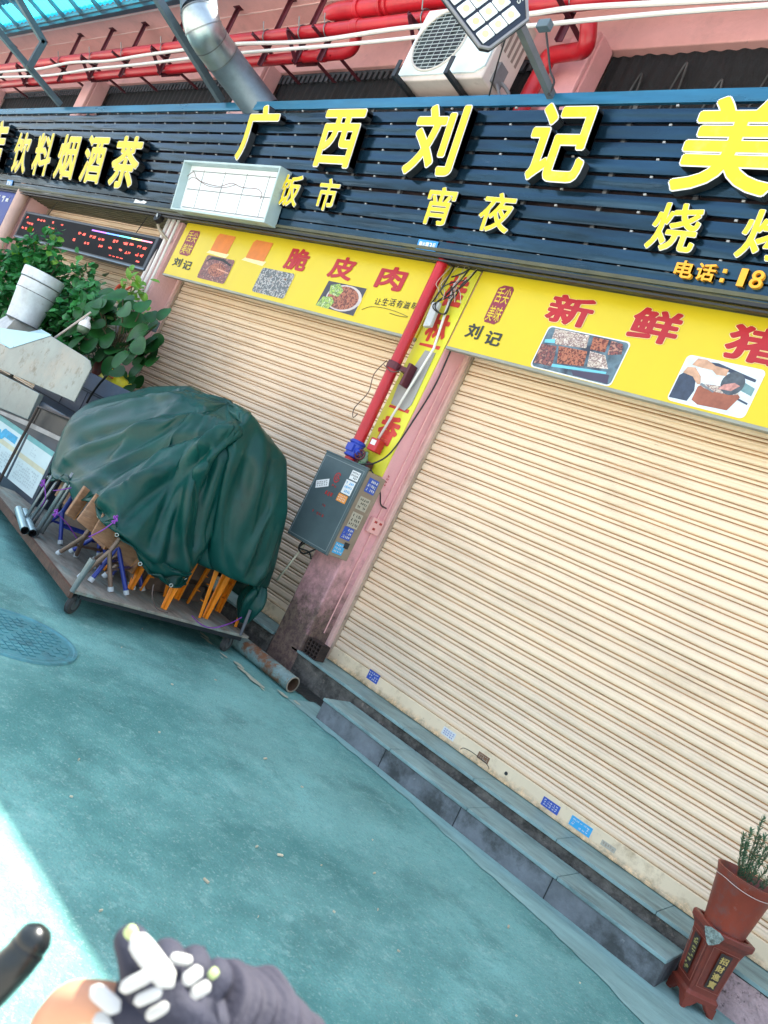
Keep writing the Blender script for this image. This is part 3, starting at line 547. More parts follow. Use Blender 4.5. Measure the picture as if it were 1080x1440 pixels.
chars(g2,[('刘',-3.685,-3.55,2.84,2.955),('记',-3.50,-3.355,2.825,2.93)],sblk,.0045,.03,lab='black 刘记')
wb=M('letter_pale_edge',(.85,.70,.35),.5)
for bold,mm,off in((.052,wb,.0040),(.036,sred,.0072)):
    b=MB()
    for ch,x0,x1,z0,z1 in [('新',-3.11,-2.76,3.08,3.29),('鲜',-2.48,-2.15,3.08,3.30),('猪',-1.86,-1.52,3.08,3.30)]: put(b,ch,x0,x1,z0,z1,SP,off,bold=bold,ref=.036)
    o=b.build('lettering',mm,g2,flip=False); o['label']='red 新鲜猪' if mm is sred else 'pale outline of 新鲜猪'
photo(g2,-3.03,-2.42,2.755,3.05,'trays'); photo(g2,-2.03,-1.58,2.765,3.05,'pouring')
# vertical sign on the pillar
ps=thing('pillar_sign','narrow yellow vertical sign with faded red characters on the pillar','shop sign',(-3.97,-.31,1.66))
b=MB(); b.box(-4.118,-3.823,-.322,-.312,1.655,3.40); b.build('panel',signy2,ps)
PP=lambda x,z,o:Vector((x,-.322-o,z))
b=MB()
for ch,z0,z1 in(('桂',3.04,3.30),('林',2.74,2.98),('香',1.88,2.12)): put(b,ch,-4.07,-3.865,z0,z1,PP,.004,bold=.045)
for z in(2.17,2.70): b.add([PP(-4.07,z,.0015),PP(-3.86,z,.0015),PP(-3.86,z+.03,.0015),PP(-4.07,z+.02,.0015)],[(0,1,2,3)])
b.build('lettering',sredf,ps,flip=False)['label']='faded red 桂林 and 香'
gp=M('grey_cover_plate',(.33,.33,.31),.55,var=.1)
b=MB(); b.prism([PP(x,z,.003) for x,z in((-4.03,2.42),(-3.98,2.67),(-3.875,2.67),(-3.865,2.24),(-3.90,2.18),(-4.06,2.20),(-4.08,2.36),(-3.99,2.38))],(0,-.004,0)); b.build('cover_plate',gp,ps)
# ------------------------------------------------------------------ electrical box on the pillar
t=thing('electrical_box','grey metal electrical box with stickers and red marks on the pillar','electrical box',(-4.0,-.31,.97))
b=MB(); b.box(-4.215,-3.775,-.525,-.312,.975,1.645,0); o=b.build('casing',boxs,t,bevel=.004)
b=MB(); b.box(-4.235,-3.772,-.548,-.5255,.965,1.657); b.box(-4.24,-3.768,-.552,-.5265,1.650,1.664); dr=b.build('door',boxg,t,bevel=.004)
b=MB()
for (xa,xb,za,zb) in((-4.22,-3.79,1.625,1.63),(-4.22,-3.79,.985,.99),(-4.222,-4.217,.985,1.63),(-3.793,-3.788,.985,1.63)): b.box(xa,xb,-.5505,-.5485,za,zb)
b.build('door_seam',M('seam_pale',(.2,.25,.26),.4),dr)
BP=lambda x,z,o:Vector((x,-.549-o,z)); BS=lambda y,z,o:Vector((-3.7735+o,y,z))
for (x0,x1,z0,z1,bs_,ik,tl,lb) in[(-3.90,-3.81,1.535,1.605,stw,sblk,0,'white sticker near the top corner'),(-3.915,-3.815,1.42,1.525,stw,stc,0,'white sticker with cyan print'),(-3.925,-3.825,1.352,1.412,sto,stw,0,'orange and pink sticker'),(-4.19,-4.06,1.39,1.45,stw,sblk,.42,'white sticker stuck on askew')]:
    sticker(dr,BP,x0,x1,z0,z1,bs_,ik,int(x0*99+z0*50),3,5,lb,tl)
for (y0,y1,z0,z1,bs_,ik,lb) in[(-.485,-.37,1.50,1.61,stb,stw,'blue sticker'),(-.49,-.37,1.36,1.46,stt,sblk,'tan sticker with black print'),(-.49,-.37,1.22,1.335,stt,sblk,'lower tan sticker with black print'),(-.50,-.39,1.12,1.215,stb,stw,'lower blue sticker'),(-.51,-.40,1.0,1.085,stc,stw,'light blue sticker')]:
    sticker(o,BS,y0,y1,z0,z1,bs_,ik,int(z0*77),3,5,lb)
b=MB(); b.box(-3.7745,-3.768,-.42,-.37,1.06,1.105); b.build('vent',dark,o)
rm=M('red_stencil',(.38,.03,.03),.5,var=.3,vs=30)
b=MB(); n=26
for r0,r1,a0,a1 in((.040,.030,40,350),(.020,.012,0,300)):
    P=[]; Q=[]
    for k in range(n+1):
        a=R(a0+(a1-a0)*k/n); P.append(BP(-4.01+r0*math.cos(a)*.8,1.505+r0*math.sin(a),.001)); Q.append(BP(-4.01+r1*math.cos(a)*.8,1.505+r1*math.sin(a),.001))
    b.grid([P,Q])
b.add([BP(-4.01,1.50,.0012),BP(-3.985,1.50,.0012),BP(-3.985,1.508,.0012),BP(-4.01,1.508,.0012)],[(0,1,2,3)])
rd=random.Random(5)
for x0,x1,z0,z1,n_ in((-4.03,-3.975,1.425,1.452,2),(-4.09,-3.97,1.345,1.395,4),(-4.075,-3.99,1.265,1.29,4),(-4.13,-3.96,1.19,1.22,6)): scribble(b,BP,x0,x1,z0,z1,.001,1,n_,rd,.16)
b.build('stencil',rm,dr,flip=False)
b=MB(); P=smooth_path([(-4.12,-.44,.965),(-4.14,-.46,.90),(-4.08,-.45,.88),(-4.02,-.44,.93),(-4.0,-.42,.965)],6); b.tube(P,.007,6); P=smooth_path([(-4.15,-.44,.965),(-4.13,-.47,.905),(-4.06,-.43,.91),(-4.03,-.40,.87)],6); b.tube(P,.006,6); b.build('cable',black,t,smooth=True)
b=MB(); b.tube([(-4.12,-.44,.94),(-4.21,-.45,.60)],.008,8); b.build('drain_hose',M('hose_cream',(.5,.48,.36),.5),t,smooth=True)
# pillar conduit, pink junction box, red switch box
t=thing('pink_junction_box','pink painted junction box with thin conduit on the side of the pillar','junction box',(-3.80,-.16,1.3)); b=MB(); b.box(-3.818,-3.785,-.24,-.10,1.24,1.36); b.build('box',pink,t,bevel=.004)
b=MB(); b.tube([(-3.807,-.17,1.36),(-3.807,-.17,1.85),(-3.807,-.17,2.6)],.006,6); b.tube([(-3.807,-.10,1.36),(-3.807,-.085,2.7)],.005,6); b.tube([(-3.807,-.16,1.24),(-3.807,-.15,.4)],.005,6); b.build('conduit',pink,t)
b=MB()
for (y,z) in((-.21,1.335),(-.15,1.335),(-.2,1.28)): b.box(-3.7852,-3.784,y,y+.03,z-.012,z+.006)
b.build('mark',rm,t)
b=MB(); rd=random.Random(9); PR=lambda y,z,o:Vector((-3.8185+o,y,z)); 
scribble(b,PR,-.27,-.235,1.60,1.72,.001,5,1,rd,.12); tag(b.build('red_stencil_digits',rm,None,flip=False),'small red stencilled digits on the pink side of the pillar','marking')
b=MB(); P=smooth_path([(-3.7980,-0.3300,1.9110),(-3.8000,-0.3500,2.2430),(-3.8000,-0.4420,2.6090),(-3.8000,-0.4740,2.7670),(-3.8000,-0.4780,2.9380)],8); P0=smooth_path([(-4.0,-.42,1.66),(-3.94,-.44,1.68),(-3.86,-.42,1.72),(-3.81,-.36,1.85),(-3.80,-.30,2.15),(-3.805,-.25,2.45),(-3.80,-.27,2.75),(-3.80,-.30,3.05)],8); b.tube(P0,.0065,6)
P=smooth_path([(-3.86,-.42,1.665),(-3.81,-.38,1.62),(-3.79,-.30,1.55),(-3.80,-.22,1.47),(-3.80,-.14,1.46)],6); b.tube(P,.006,6); tag(b.build('black_cable',black,None,smooth=True),'black cable running from the signboard down to the grey box','cable')
t=thing('white_riser_conduit','thin white conduit ending in a small red switch box beside the fire pipe','conduit',(-3.93,-.36,1.85))
b=MB(); b.tube([(-3.9770,-0.3600,3.2210),(-3.8810,-0.3600,2.6910),(-3.9870,-0.3600,1.9080)],.010,8); b.build('conduit',whp,t,smooth=True)
b=MB(); b.box(-4.01,-3.92,-.41,-.335,1.80,1.90); b.build('switch_box',redp,t,bevel=.006); b=MB(); b.box(-3.995,-3.945,-.412,-.4105,1.845,1.885); b.build('label_plate',stw,t)
t=thing('leftover_fittings','red clip and clear plastic bottle pieces tucked above the grey box','fittings',(-3.95,-.38,1.66))
b=MB(); b.lathe((-3.99,-.40,1.655),[(.001,0),(.03,0),(.032,.07),(.018,.10),(.012,.11),(.012,.125),(.001,.125)],14); b.build('bottle',M('clear_green_plastic',(.35,.6,.4),.15,var=.2,trans=.6),t,smooth=True); b=MB(); b.box(-4.06,-4.02,-.42,-.34,1.66,1.76); b.box(-3.955,-3.925,-.40,-.34,1.66,1.72); b.build('clip',redb,t,bevel=.006)
# cables and adapter at the head of the pillar
t=thing('cable_tangle','tangle of black cable loops with a power adapter under the signboard at the pillar','cables',(-3.97,-.42,3.2))
rd=random.Random(11); b=MB()
for k,(x,z,rx,rz) in enumerate([(-3.95,3.06,.05,.11),(-3.93,3.03,.07,.08),(-3.9,3.16,.09,.08)]):
    P=[Vector((x+rx*math.cos(a)+.01*math.sin(3*a),-.40-.03*math.sin(a*2+k)-.012*k,z+rz*math.sin(a+.3*k))) for a in [2*math.pi*i/30 for i in range(31)]]; b.tube(P,.005,6)
for x0,z0,x1,z1 in((-3.86,3.36,-3.96,3.1),(-3.80,3.33,-3.9,3.12),(-4.02,3.35,-4.06,3.0),(-3.84,3.36,-3.99,3.24)):
    b.tube(smooth_path([(x0,-.40,z0),((x0+x1)/2+.05,-.45,(z0+z1)/2-.03),(x1,-.41,z1)],6),.006,6)
b.build('cable',black,t,smooth=True)
b=MB(); b.obox((-3.9610,-0.4300,3.3970),(.085,0,.05),(0,.025,0),(-.015,0,.03)); b.build('adapter',black,t,bevel=.006)
b=MB(); b.obox((-3.9620,-0.4000,3.4860),(.07,0,.035),(0,.02,0),(-.02,0,.035)); b.obox((-3.8770,-0.3600,3.3910),(.05,0,.02),(0,.02,0),(0,0,.015)); b.build('white_plug',M('plug_cream',(.6,.56,.46),.5),t,bevel=.006)
b=MB(); b.obox((-4.0070,-0.4000,2.9250),(.035,0,.008),(0,.02,0),(-.01,0,.10)); b.build('grey_adapter',M('adapter_grey',(.45,.48,.48),.45,var=.15),t,bevel=.008)
b=MB(); rd=random.Random(4)
for k in range(5):
    x=-4.05+.06*k; b.tube(smooth_path([(x,-.39,3.35),(x+rd.uniform(-.05,.05),-.44,3.2+rd.uniform(-.04,.04)),(x+rd.uniform(-.04,.08),-.42,3.12),(x+.03,-.42,3.05)],6),.0028,5)
b.build('thin_wire',M('thin_wire_pale',(.5,.42,.36),.5),t)
# ------------------------------------------------------------------ pipes
def pipe(name,pts,r,m_,label,cat,group=None,n=14,fl=[]):
    o=MB().tube(smooth_path(pts,5) if len(pts)>2 else pts,r,n).build(name,m_,None,smooth='auto'); tag(o,label,cat,group)
    for p,d,rr_,L in fl:
        p=Vector(p); d=Vector(d).normalized(); c=MB().tube([p-d*L/2,p+d*L/2],rr_,n).build('coupling',m_,o,smooth='auto',bevel=.004)
    return o
G='red fire pipes under the eaves'
pipe('fire_pipe',[(-4.135,-.42,3.60),(-4.13,-.42,3.35),(-4.10,-.42,1.64)],.045,redp,'red fire pipe coming down in front of the pillar into the grey box','pipe',G,18,[((-4.115,-.42,2.45),(.02,0,-1),.052,.05)])
t=thing('pipe_valve','blue valve with a small red wheel on the red pipe above the grey box','valve',(-4.10,-.42,1.76))
vb=M('valve_blue',(.02,.05,.38),.35,var=.2)
b=MB(); b.tube([(-4.10,-.42,1.69),(-4.10,-.42,1.70),(-4.10,-.42,1.71),(-4.10,-.42,1.80),(-4.10,-.42,1.81),(-4.10,-.42,1.83)],[.05,.068,.060,.058,.068,.052],16); b.tube([(-4.10,-.42,1.76),(-4.02,-.44,1.74)],[.042,.03],12); b.obox((-4.10,-.46,1.76),(.035,0,0),(0,.03,0),(0,0,.03)); b.build('body',vb,t,smooth='auto',bevel=.004)
b=MB(); c=Vector((-4.0,-.45,1.735)); a=Vector((.25,-1,.2)).normalized(); u=a.orthogonal().normalized(); v=a.cross(u); b.tube([c+(u*math.cos(x)+v*math.sin(x))*.038 for x in [2*math.pi*k/18 for k in range(19)]],.007,6)
for k in range(3): x=math.pi*k/3; b.tube([c+(u*math.cos(x)+v*math.sin(x))*.038,c-(u*math.cos(x)+v*math.sin(x))*.038],.005,5)
b.build('hand_wheel',redb,t,smooth=True)
t=thing('pipe_clamp','dark red pipe clamp with twisted wire holding the red pipe to the pillar','clamp',(-4.1,-.37,2.46))
b=MB(); b.tube([(-4.118,-.42,2.43),(-4.116,-.42,2.49)],.056,16); b.box(-4.05,-3.98,-.42,-.34,2.44,2.48); b.box(-3.99,-3.96,-.42,-.34,2.34,2.52); b.build('clamp',redb,t,bevel=.004)
b=MB(); b.tube(smooth_path([(-4.18,-.45,2.48),(-4.24,-.45,2.35),(-4.2,-.46,2.2),(-4.26,-.46,2.05),(-4.24,-.45,1.98),(-4.21,-.45,2.02)],6),.004,5); b.tube(smooth_path([(-4.18,-.46,2.44),(-4.05,-.48,2.40),(-3.98,-.46,2.44)],6),.004,5); b.build('wire',M('wire_dark',(.10,.07,.06),.6),t)
pipe('fire_pipe',[(-4.17,-.33,4.3),(-4.1780,-0.3300,4.8580),(-4.1320,-0.3600,5.0660),(-4.1110,-0.3800,5.1210),(-4.0270,-0.3900,5.1320),(-3.8570,-0.4200,5.1140),(-3.7620,-0.4500,5.1010),(-3.7160,-0.5000,5.1250),(-3.7330,-0.5600,5.2350)],.062,redp,'bent red pipe dropping from the main behind the floodlight post','pipe',G,16)
pipe('fire_pipe',[(-20,-.60,5.40),(-11,-.6,5.41),(-5.07,-.6,5.375),(1.0,-.6,5.36)],.062,redp,'long red main pipe running under the eaves above the signboard','pipe',G,16,[((x,-.6,5.385),(1,0,0),.07,.10) for x in(-13,-9.1,-6.3,-3.2)])
pipe('fire_pipe',[(-20,-.46,5.20),(-8.0,-.46,5.235),(-6.75,-.46,5.24),(-6.52,-.46,5.245),(-6.40,-.48,5.28),(-6.36,-.53,5.36)],.056,redp,'lower red pipe ending in an elbow above the dark window mesh','pipe',G,14,[((-6.85,-.46,5.24),(1,0,0),.064,.07)])
pipe('fire_pipe',[(-6.50,-.45,5.55),(-6.50,-.52,5.58),(-6.44,-.6,5.58),(-6.2,-.6,5.578),(1.0,-.6,5.56)],.082,redp,'thick red pipe with a flanged end above the air conditioner','pipe',G,18,[((-6.38,-.6,5.578),(1,0,0),.098,.05),((-6.05,-.6,5.577),(1,0,0),.105,.03),((-5.98,-.6,5.577),(1,0,0),.10,.03)])
G='white conduits under the eaves'
pipe('white_conduit',[(-16.1070,-0.7000,5.2540),(-14.4130,-0.7000,5.2290),(-13.2560,-0.7000,5.2220),(-12.2820,-0.7000,5.2640),(-11.1170,-0.7000,5.2200),(-10.1590,-0.7000,5.2450),(-9.1400,-0.7000,5.2560),(-8.1070,-0.7000,5.2540),(-7.1810,-0.7000,5.2020),(-6.5680,-0.7000,5.1870),(-5.6820,-0.7000,5.2150),(-5.2290,-0.7000,5.2160),(-4.7630,-0.7000,5.2170),(-4.1700,-0.7000,5.2140),(-3.7710,-0.7000,5.2240),(-3.0460,-0.7000,5.1830),(-2.3510,-0.7000,5.1420)],.019,whp,'upper of the two white conduits strung under the red pipes','conduit',G,8)
pipe('white_conduit',[(-15.9310,-0.7200,5.1610),(-14.2130,-0.7200,5.1030),(-12.7740,-0.7200,5.0660),(-11.3880,-0.7200,5.1020),(-9.9940,-0.7200,5.1010),(-8.3930,-0.7200,5.1190),(-7.3280,-0.7200,5.1090),(-6.2170,-0.7200,5.0920),(-5.3040,-0.7200,5.0930),(-4.6470,-0.7200,5.1030),(-3.9980,-0.7200,5.0930),(-3.6950,-0.7200,5.0930),(-2.9950,-0.7200,5.0880),(-2.3160,-0.7200,5.0700)],.016,whp,'lower of the two white conduits strung under the red pipes','conduit',G,8)
hx=[(-15.6,'far left'),(-14.3,''),(-12.95,''),(-11.9,''),(-10.95,''),(-9.9,''),(-8.75,''),(-7.75,''),(-7.15,''),(-6.75,''),(-5.45,''),(-3.95,''),(-2.2,'')]
lbs=['pipe bracket over the far end of the signboard','pipe bracket left of the awning knee joint','pipe bracket at the awning knee joint','short pipe bracket right of the knee joint','tall pipe bracket beside the awning beam','pipe bracket left of the round duct','pipe bracket hidden behind the round duct','tall pipe bracket just right of the round duct','first of two close brackets right of the duct','second of two close brackets right of the duct','pipe bracket above the air conditioner','pipe bracket beside the bent red pipe','pipe bracket above the gathered netting']
for (x,_),lb in zip(hx,lbs):
    t=thing('pipe_bracket',lb,'bracket',(x,-.6,5.9),'dark red pipe brackets under the eaves')
    b=MB(); b.box(x-.028,x+.028,-.525,-.518,5.12,5.90); b.box(x-.028,x-.022,-.55,-.5251,5.12,5.90); b.box(x-.06,x+.06,-.57,-.50,5.893,5.8995); b.build('hanger',redb,t)
    b=MB(); b.box(x-.025,x+.025,-.75,-.013,5.30,5.307); b.box(x-.025,x-.019,-.75,-.013,5.3071,5.335); (b.bar((x,-.74,5.295),(x,-.50,5.12),.045,(1,0,0),.006),b.bar((x,-.50,5.12),(x,-.30,5.295),.045,(1,0,0),.006)) if x in(-14.3,-11.9,-9.9,-7.15,-5.45) else None; b.build('arm',redb,t)
    b=MB(); P=[Vector((x+.04,-.6+.072*math.cos(a),5.385+.072*math.sin(a))) for a in [2*math.pi*k/14 for k in range(15)]]; b.tube(P,.006,6); b.tube([(x+.04,-.68,5.40),(x+.04,-.72,5.47)],.006,6); b.build('u_bolt',steel,t)
# ------------------------------------------------------------------ air conditioner
t=thing('air_conditioner','pale blue outdoor air conditioning unit on a bracket above the signboard','air conditioner',(-4.75,-.6,4.66))
AX0,AX1,AY0,AY1,AZ0,AZ1=-5.21,-4.29,-.76,-.42,4.66,5.30
b=MB(); b.box(AX0,AX1,AY0+.012,AY1,AZ0,AZ1); b.build('casing',acb,t,bevel=.015,seg=3)
b=MB(); n=48; cx,cz,r_=-4.90,5.0,.27   # front panel with a round hole
outer=[];inner=[]
for k in range(n):
    a=2*math.pi*k/n; c_,s_=math.cos(a),math.sin(a); inner.append(Vector((cx+r_*c_,AY0-.004,cz+r_*s_)))
    tx=((AX1-.01-cx)/c_ if c_>0 else (AX0+.01-cx)/c_) if abs(c_)>1e-6 else 9e9; tz=((AZ1-.01-cz)/s_ if s_>0 else (AZ0+.04-cz)/s_) if abs(s_)>1e-6 else 9e9; tt=min(tx,tz); outer.append(Vector((cx+tt*c_,AY0-.004,cz+tt*s_)))
ib=[v+Vector((0,.03,0)) for v in inner]; ob=[v+Vector((0,.016,0)) for v in outer]
b.grid([ob,outer,inner,ib],cyc=True); b.build('front_panel',acw,t,flip=True)
b=MB(); b.tube([v+Vector((0,-.002,0)) for v in inner]+[inner[0]+Vector((0,-.002,0))],.011,8); b.build('fan_ring',M('ring_beige',(.55,.52,.47),.5),t,smooth=True)
b=MB(); b.disc((cx,AY0+.011,cz),r_,(0,-1,0),32); b.build('fan_recess',grilm,t)
b=MB()
for k in range(-7,8):
    z=cz+k*.034; L=math.sqrt(max(0,r_**2-(k*.034)**2)); b.box(cx-L,cx+L,AY0-.012,AY0-.008,z-.0025,z+.0025)
for k in range(-3,4):
    x=cx+k*.075; L=math.sqrt(max(0,r_**2-(k*.075)**2)); b.box(x-.002,x+.002,AY0-.0079,AY0-.005,cz-L,cz+L)
b.build('fan_grille',M('grille_wire',(.42,.48,.47),.4),t)
b=MB()
for k in range(5): b.obox((cx,AY0+.004,cz)+Vector(()) if False else (cx+.11*math.cos(k*1.257),AY0+.005,cz+.11*math.sin(k*1.257)),(.09*math.cos(k*1.257),0,.09*math.sin(k*1.257)),(-.05*math.sin(k*1.257),.002,.05*math.cos(k*1.257)),(0,.001,0))
b.build('fan_blade',black,t)
b=MB()
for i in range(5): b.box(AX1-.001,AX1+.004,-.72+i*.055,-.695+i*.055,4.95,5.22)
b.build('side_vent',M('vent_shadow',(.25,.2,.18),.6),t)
b=MB(); b.box(AX1-.001,AX1+.03,-.66,-.55,4.70,4.86); b.tube(smooth_path([(AX1+.02,-.60,4.72),(AX1+.10,-.58,4.60),(AX1+.05,-.5,4.45)],5),.012,8); b.tube(smooth_path([(AX1+.02,-.56,4.76),(AX1+.13,-.52,4.66),(AX1+.10,-.4,4.45)],5),.014,8); b.build('service_valve',M('insulated_pipe',(.16,.16,.17),.7,var=.3),t,smooth='auto')
b=MB(); 
for x in(-5.12,-4.55):
    b.box(x-.02,x+.02,-.86,-.05,4.615,4.65); b.box(x-.02,x+.02,-.865,-.855,4.615,4.76)
b.build('bracket',dark,t)
# ------------------------------------------------------------------ floodlight on its post
t=thing('floodlight_post','grey post with a cable standing on the signboard, carrying the floodlight','post',(-3.6,-.75,4.5))
b=MB(); b.bar((-3.6000,-0.7070,4.5140),(-3.6000,-1.3580,4.5940),.05,(1,0,0),.05); b.bar((-3.6000,-1.3580,4.5940),(-3.6200,-1.4240,4.6270),.05,(1,0,0),.05); b.build('post',M('post_grey',(.16,.19,.21),.5,.4,var=.25,dirt=[((.35,.2,.12),12,.64,.72,.7)]),t)
b=MB(); b.tube(smooth_path([(-3.7290,-0.9000,4.8550),(-3.6830,-0.8500,4.7520),(-3.6300,-0.8000,4.6380),(-3.5720,-0.7800,4.5650),(-3.5870,-0.7600,4.4840)],6),.008,6); b.tube([(-3.8580,-1.1000,4.6740),(-3.9250,-1.0000,4.5560),(-4.0940,-0.7800,4.4800)],.006,6); b.build('cable',black,t)
b=MB(); b.obox((-3.7520,-0.9200,4.8940),(.05,0,0),(0,.03,0),(0,0,.03)); b.build('cable_gland_box',M('gland_grey',(.12,.18,.21),.5),t,bevel=.006)
t=thing('floodlight','square-lensed LED floodlight in a dark housing at the top of the frame','floodlight',(-3.7446,-1.3743,4.6351))
A=Vector((-3.5945,-1.4409,4.2467)); Bx=Vector((-3.4774,-1.3429,4.5456)); Cx=Vector((-3.9508,-1.7479,4.7216)); U=(Bx-A); V=(Cx-A); V=V-U*(V.dot(U)/U.dot(U)); Nn=U.cross(V).normalized()
if Nn.dot(Vector((0,-4.6,1.4))-A)<0: Nn=-Nn
FL=lambda u,v,o:A+U*u+V*v+Nn*o
b=MB(); b.prism([FL(u,v,-.05) for u,v in((.12,0),(1.0,0),(1.28,.22),(1.28,1),(0,1),(0,.07))],Nn*.05); b.build('housing',M('floodlight_housing',(.02,.03,.05),.4,.3),t,bevel=.008)
b=MB(); P=[FL(u,v,.004) for u,v in((.12,0),(1.0,0),(1.28,.22),(1.28,1),(0,1),(0,.07),(.12,0))]; b.tube(P,.012,6); b.build('rim',M('floodlight_rim',(.25,.26,.28),.5,.3),t)
ls=M('led_lens',(.70,.78,.80),.15,var=.12,vs=40); ly=M('led_chip',(.75,.75,.35),.3)
for i in range(3):
    for j in range(5):
        u0,v0=.07+i*.295,.06+j*.155
        if v0>.9: continue
        b=MB(); pts=[]
        for cu,cv,a0 in((.26,.125,0),(.02,.125,90),(.02,.02,180),(.26,.02,270)):
            for k in range(3): a=R(a0+45*k); pts.append((u0+cu+.018*math.cos(a),v0+cv+.010*math.sin(a)))
        b.prism([FL(u,v,.001) for u,v in pts],Nn*.010); o=b.build('lens',ls,t,bevel=.003)
        b=MB(); b.disc(FL(u0+.14,v0+.072,.0125),.022,Nn,14); b.build('led_chip',ly,o,flip=False)
def FT(ch,u0,u1,v0,v1,mb):
    put(mb,ch,u0,u1,v0,v1,lambda x,s,o:FL(x,s,o),.006,bold=.02)
b=MB()
for ch,v0 in(('S',.16),('n',.22),('s',.27)):
    vs,fs=glyph(ch,.02); b.add([FL(1.04+.13*(v.y)/.75+.0,v0+.052*(1-(v.x-.0)/.6),.002) for v in vs],fs)
b.build('lettering',M('grey_print',(.42,.45,.42),.5),t,flip=False)
# ------------------------------------------------------------------ duct
t=thing('exhaust_duct','fat galvanised exhaust duct bending down behind the signboard','duct',(-7.4,-.5,4.4))
P=[(-8.2520,-1.4700,5.8370),(-7.8120,-1.4600,5.3060),(-7.4400,-1.4400,4.8850)]; P2=smooth_path([(-7.4470,-1.4400,4.8940),(-7.3910,-1.3800,4.7980),(-7.4070,-1.2600,4.7650),(-7.4170,-1.0900,4.7380)],3); Q=[(-7.4170,-1.0900,4.7380),(-7.4120,-0.8500,4.6970),(-7.2060,-0.5500,4.5440)]
b=MB(); b.tube(P,.175,28,False); b.build('upper_section',duct,t,smooth=True)
b=MB(); b.tube(P2,.178,28,False); b.build('elbow',M('duct_elbow',(.40,.48,.50),.32,.85,var=.2,vs=5,bump=.08),t,smooth='auto')
b=MB(); b.tube(Q,.175,28,False); b.build('lower_section',duct,t,smooth=True)
b=MB()
for k,p in enumerate([P2[0],P2[3],P2[6],P2[-1]]):
    i=[0,3,6,len(P2)-1][k]; d=(Vector(P2[min(i+1,len(P2)-1)])-Vector(P2[max(i-1,0)])).normalized(); b.tube([Vector(p)-d*.006,Vector(p)+d*.006],.184,28,False)
b.build('seam_band',steel,t,smooth=True)
# ------------------------------------------------------------------ awning on struts
t=thing('awning','blue translucent sheet awning on a dark beam with rafters, top left','awning',(-14,-1,5.6))
b=MB(); b.box(-21,-8.35,-1.04,-.98,5.60,5.70); b.build('beam',M('beam_navy',(.03,.055,.085),.45,.3,var=.3),t)
b=MB(); b.box(-21,-8.35,-1.055,-1.041,5.66,5.71); b.build('gutter_edge',frameb,t)
aws=lambda y:5.72+(-1.0-y)*.2
b=MB(); rows=[]; nx=420
for y in(-1.34,-2.0,-3.2): rows.append([(-21+12.65*i/nx,y,aws(y)+.018*math.cos(i*math.pi/2.5)) for i in range(nx+1)])
b.grid(rows); b.build('roof_sheet',M('blue_roof_sheet',(.03,.13,.22),.4,.1,var=.3,vs=1.5),t,smooth=True)
m_=bpy.data.materials.new('cyan_translucent_sheet'); m_.use_nodes=True; N=m_.node_tree.nodes; L=m_.node_tree.links; N.remove(N['Principled BSDF']); tr=N.new('ShaderNodeBsdfTranslucent'); tr.inputs[0].default_value=(.05,.72,.95,1); df=N.new('ShaderNodeBsdfDiffuse'); df.inputs[0].default_value=(.05,.5,.7,1); mx=N.new('ShaderNodeMixShader'); mx.inputs[0].default_value=.3; L.new(tr.outputs[0],mx.inputs[1]); L.new(df.outputs[0],mx.inputs[2]); L.new(mx.outputs[0],N['Material Output'].inputs[0])
b=MB(); rows=[]
for y in(-1.055,-1.2,-1.339): rows.append([(-21+12.65*i/nx,y,aws(y)+.018*math.cos(i*math.pi/2.5)) for i in range(nx+1)])
b.grid(rows); b.build('skylight_strip',m_,t,smooth=True)
x=-20.6; 
while x<-8.4:
    b=MB(); b.bar((x,-1.05,aws(-1.05)-.055),(x,-3.2,aws(-3.2)-.055),.035,(0,0,1),.05); b.build('rafter',frameb,t); x+=.56
for X0_,pa,pb in((-7.7,(-.76,4.52),(-2.3,5.0)),(-11.75,(-.76,4.54),(-2.3,4.955)),(-16.4,(-.76,4.54),(-2.3,4.96))):
    b=MB(); b.bar((X0_,pa[0],pa[1]),(X0_,pb[0],pb[1]),.07,(1,0,0),.07); b.bar((X0_,pb[0],pb[1]-.03),(X0_,pb[0]-.01,aws(-2.3)-.08),.06,(1,0,0),.06); b.build('strut',frameb,t)
b=MB(); b.bar((-11.7000,-1.3040,4.6550),(-11.7000,-1.2800,5.0720),.075,(1,0,0),.07); b.bar((-11.7000,-1.2730,5.0570),(-11.7000,-1.7870,5.3100),.075,(1,0,0),.07); b.build('knee_brace',frameb,t)
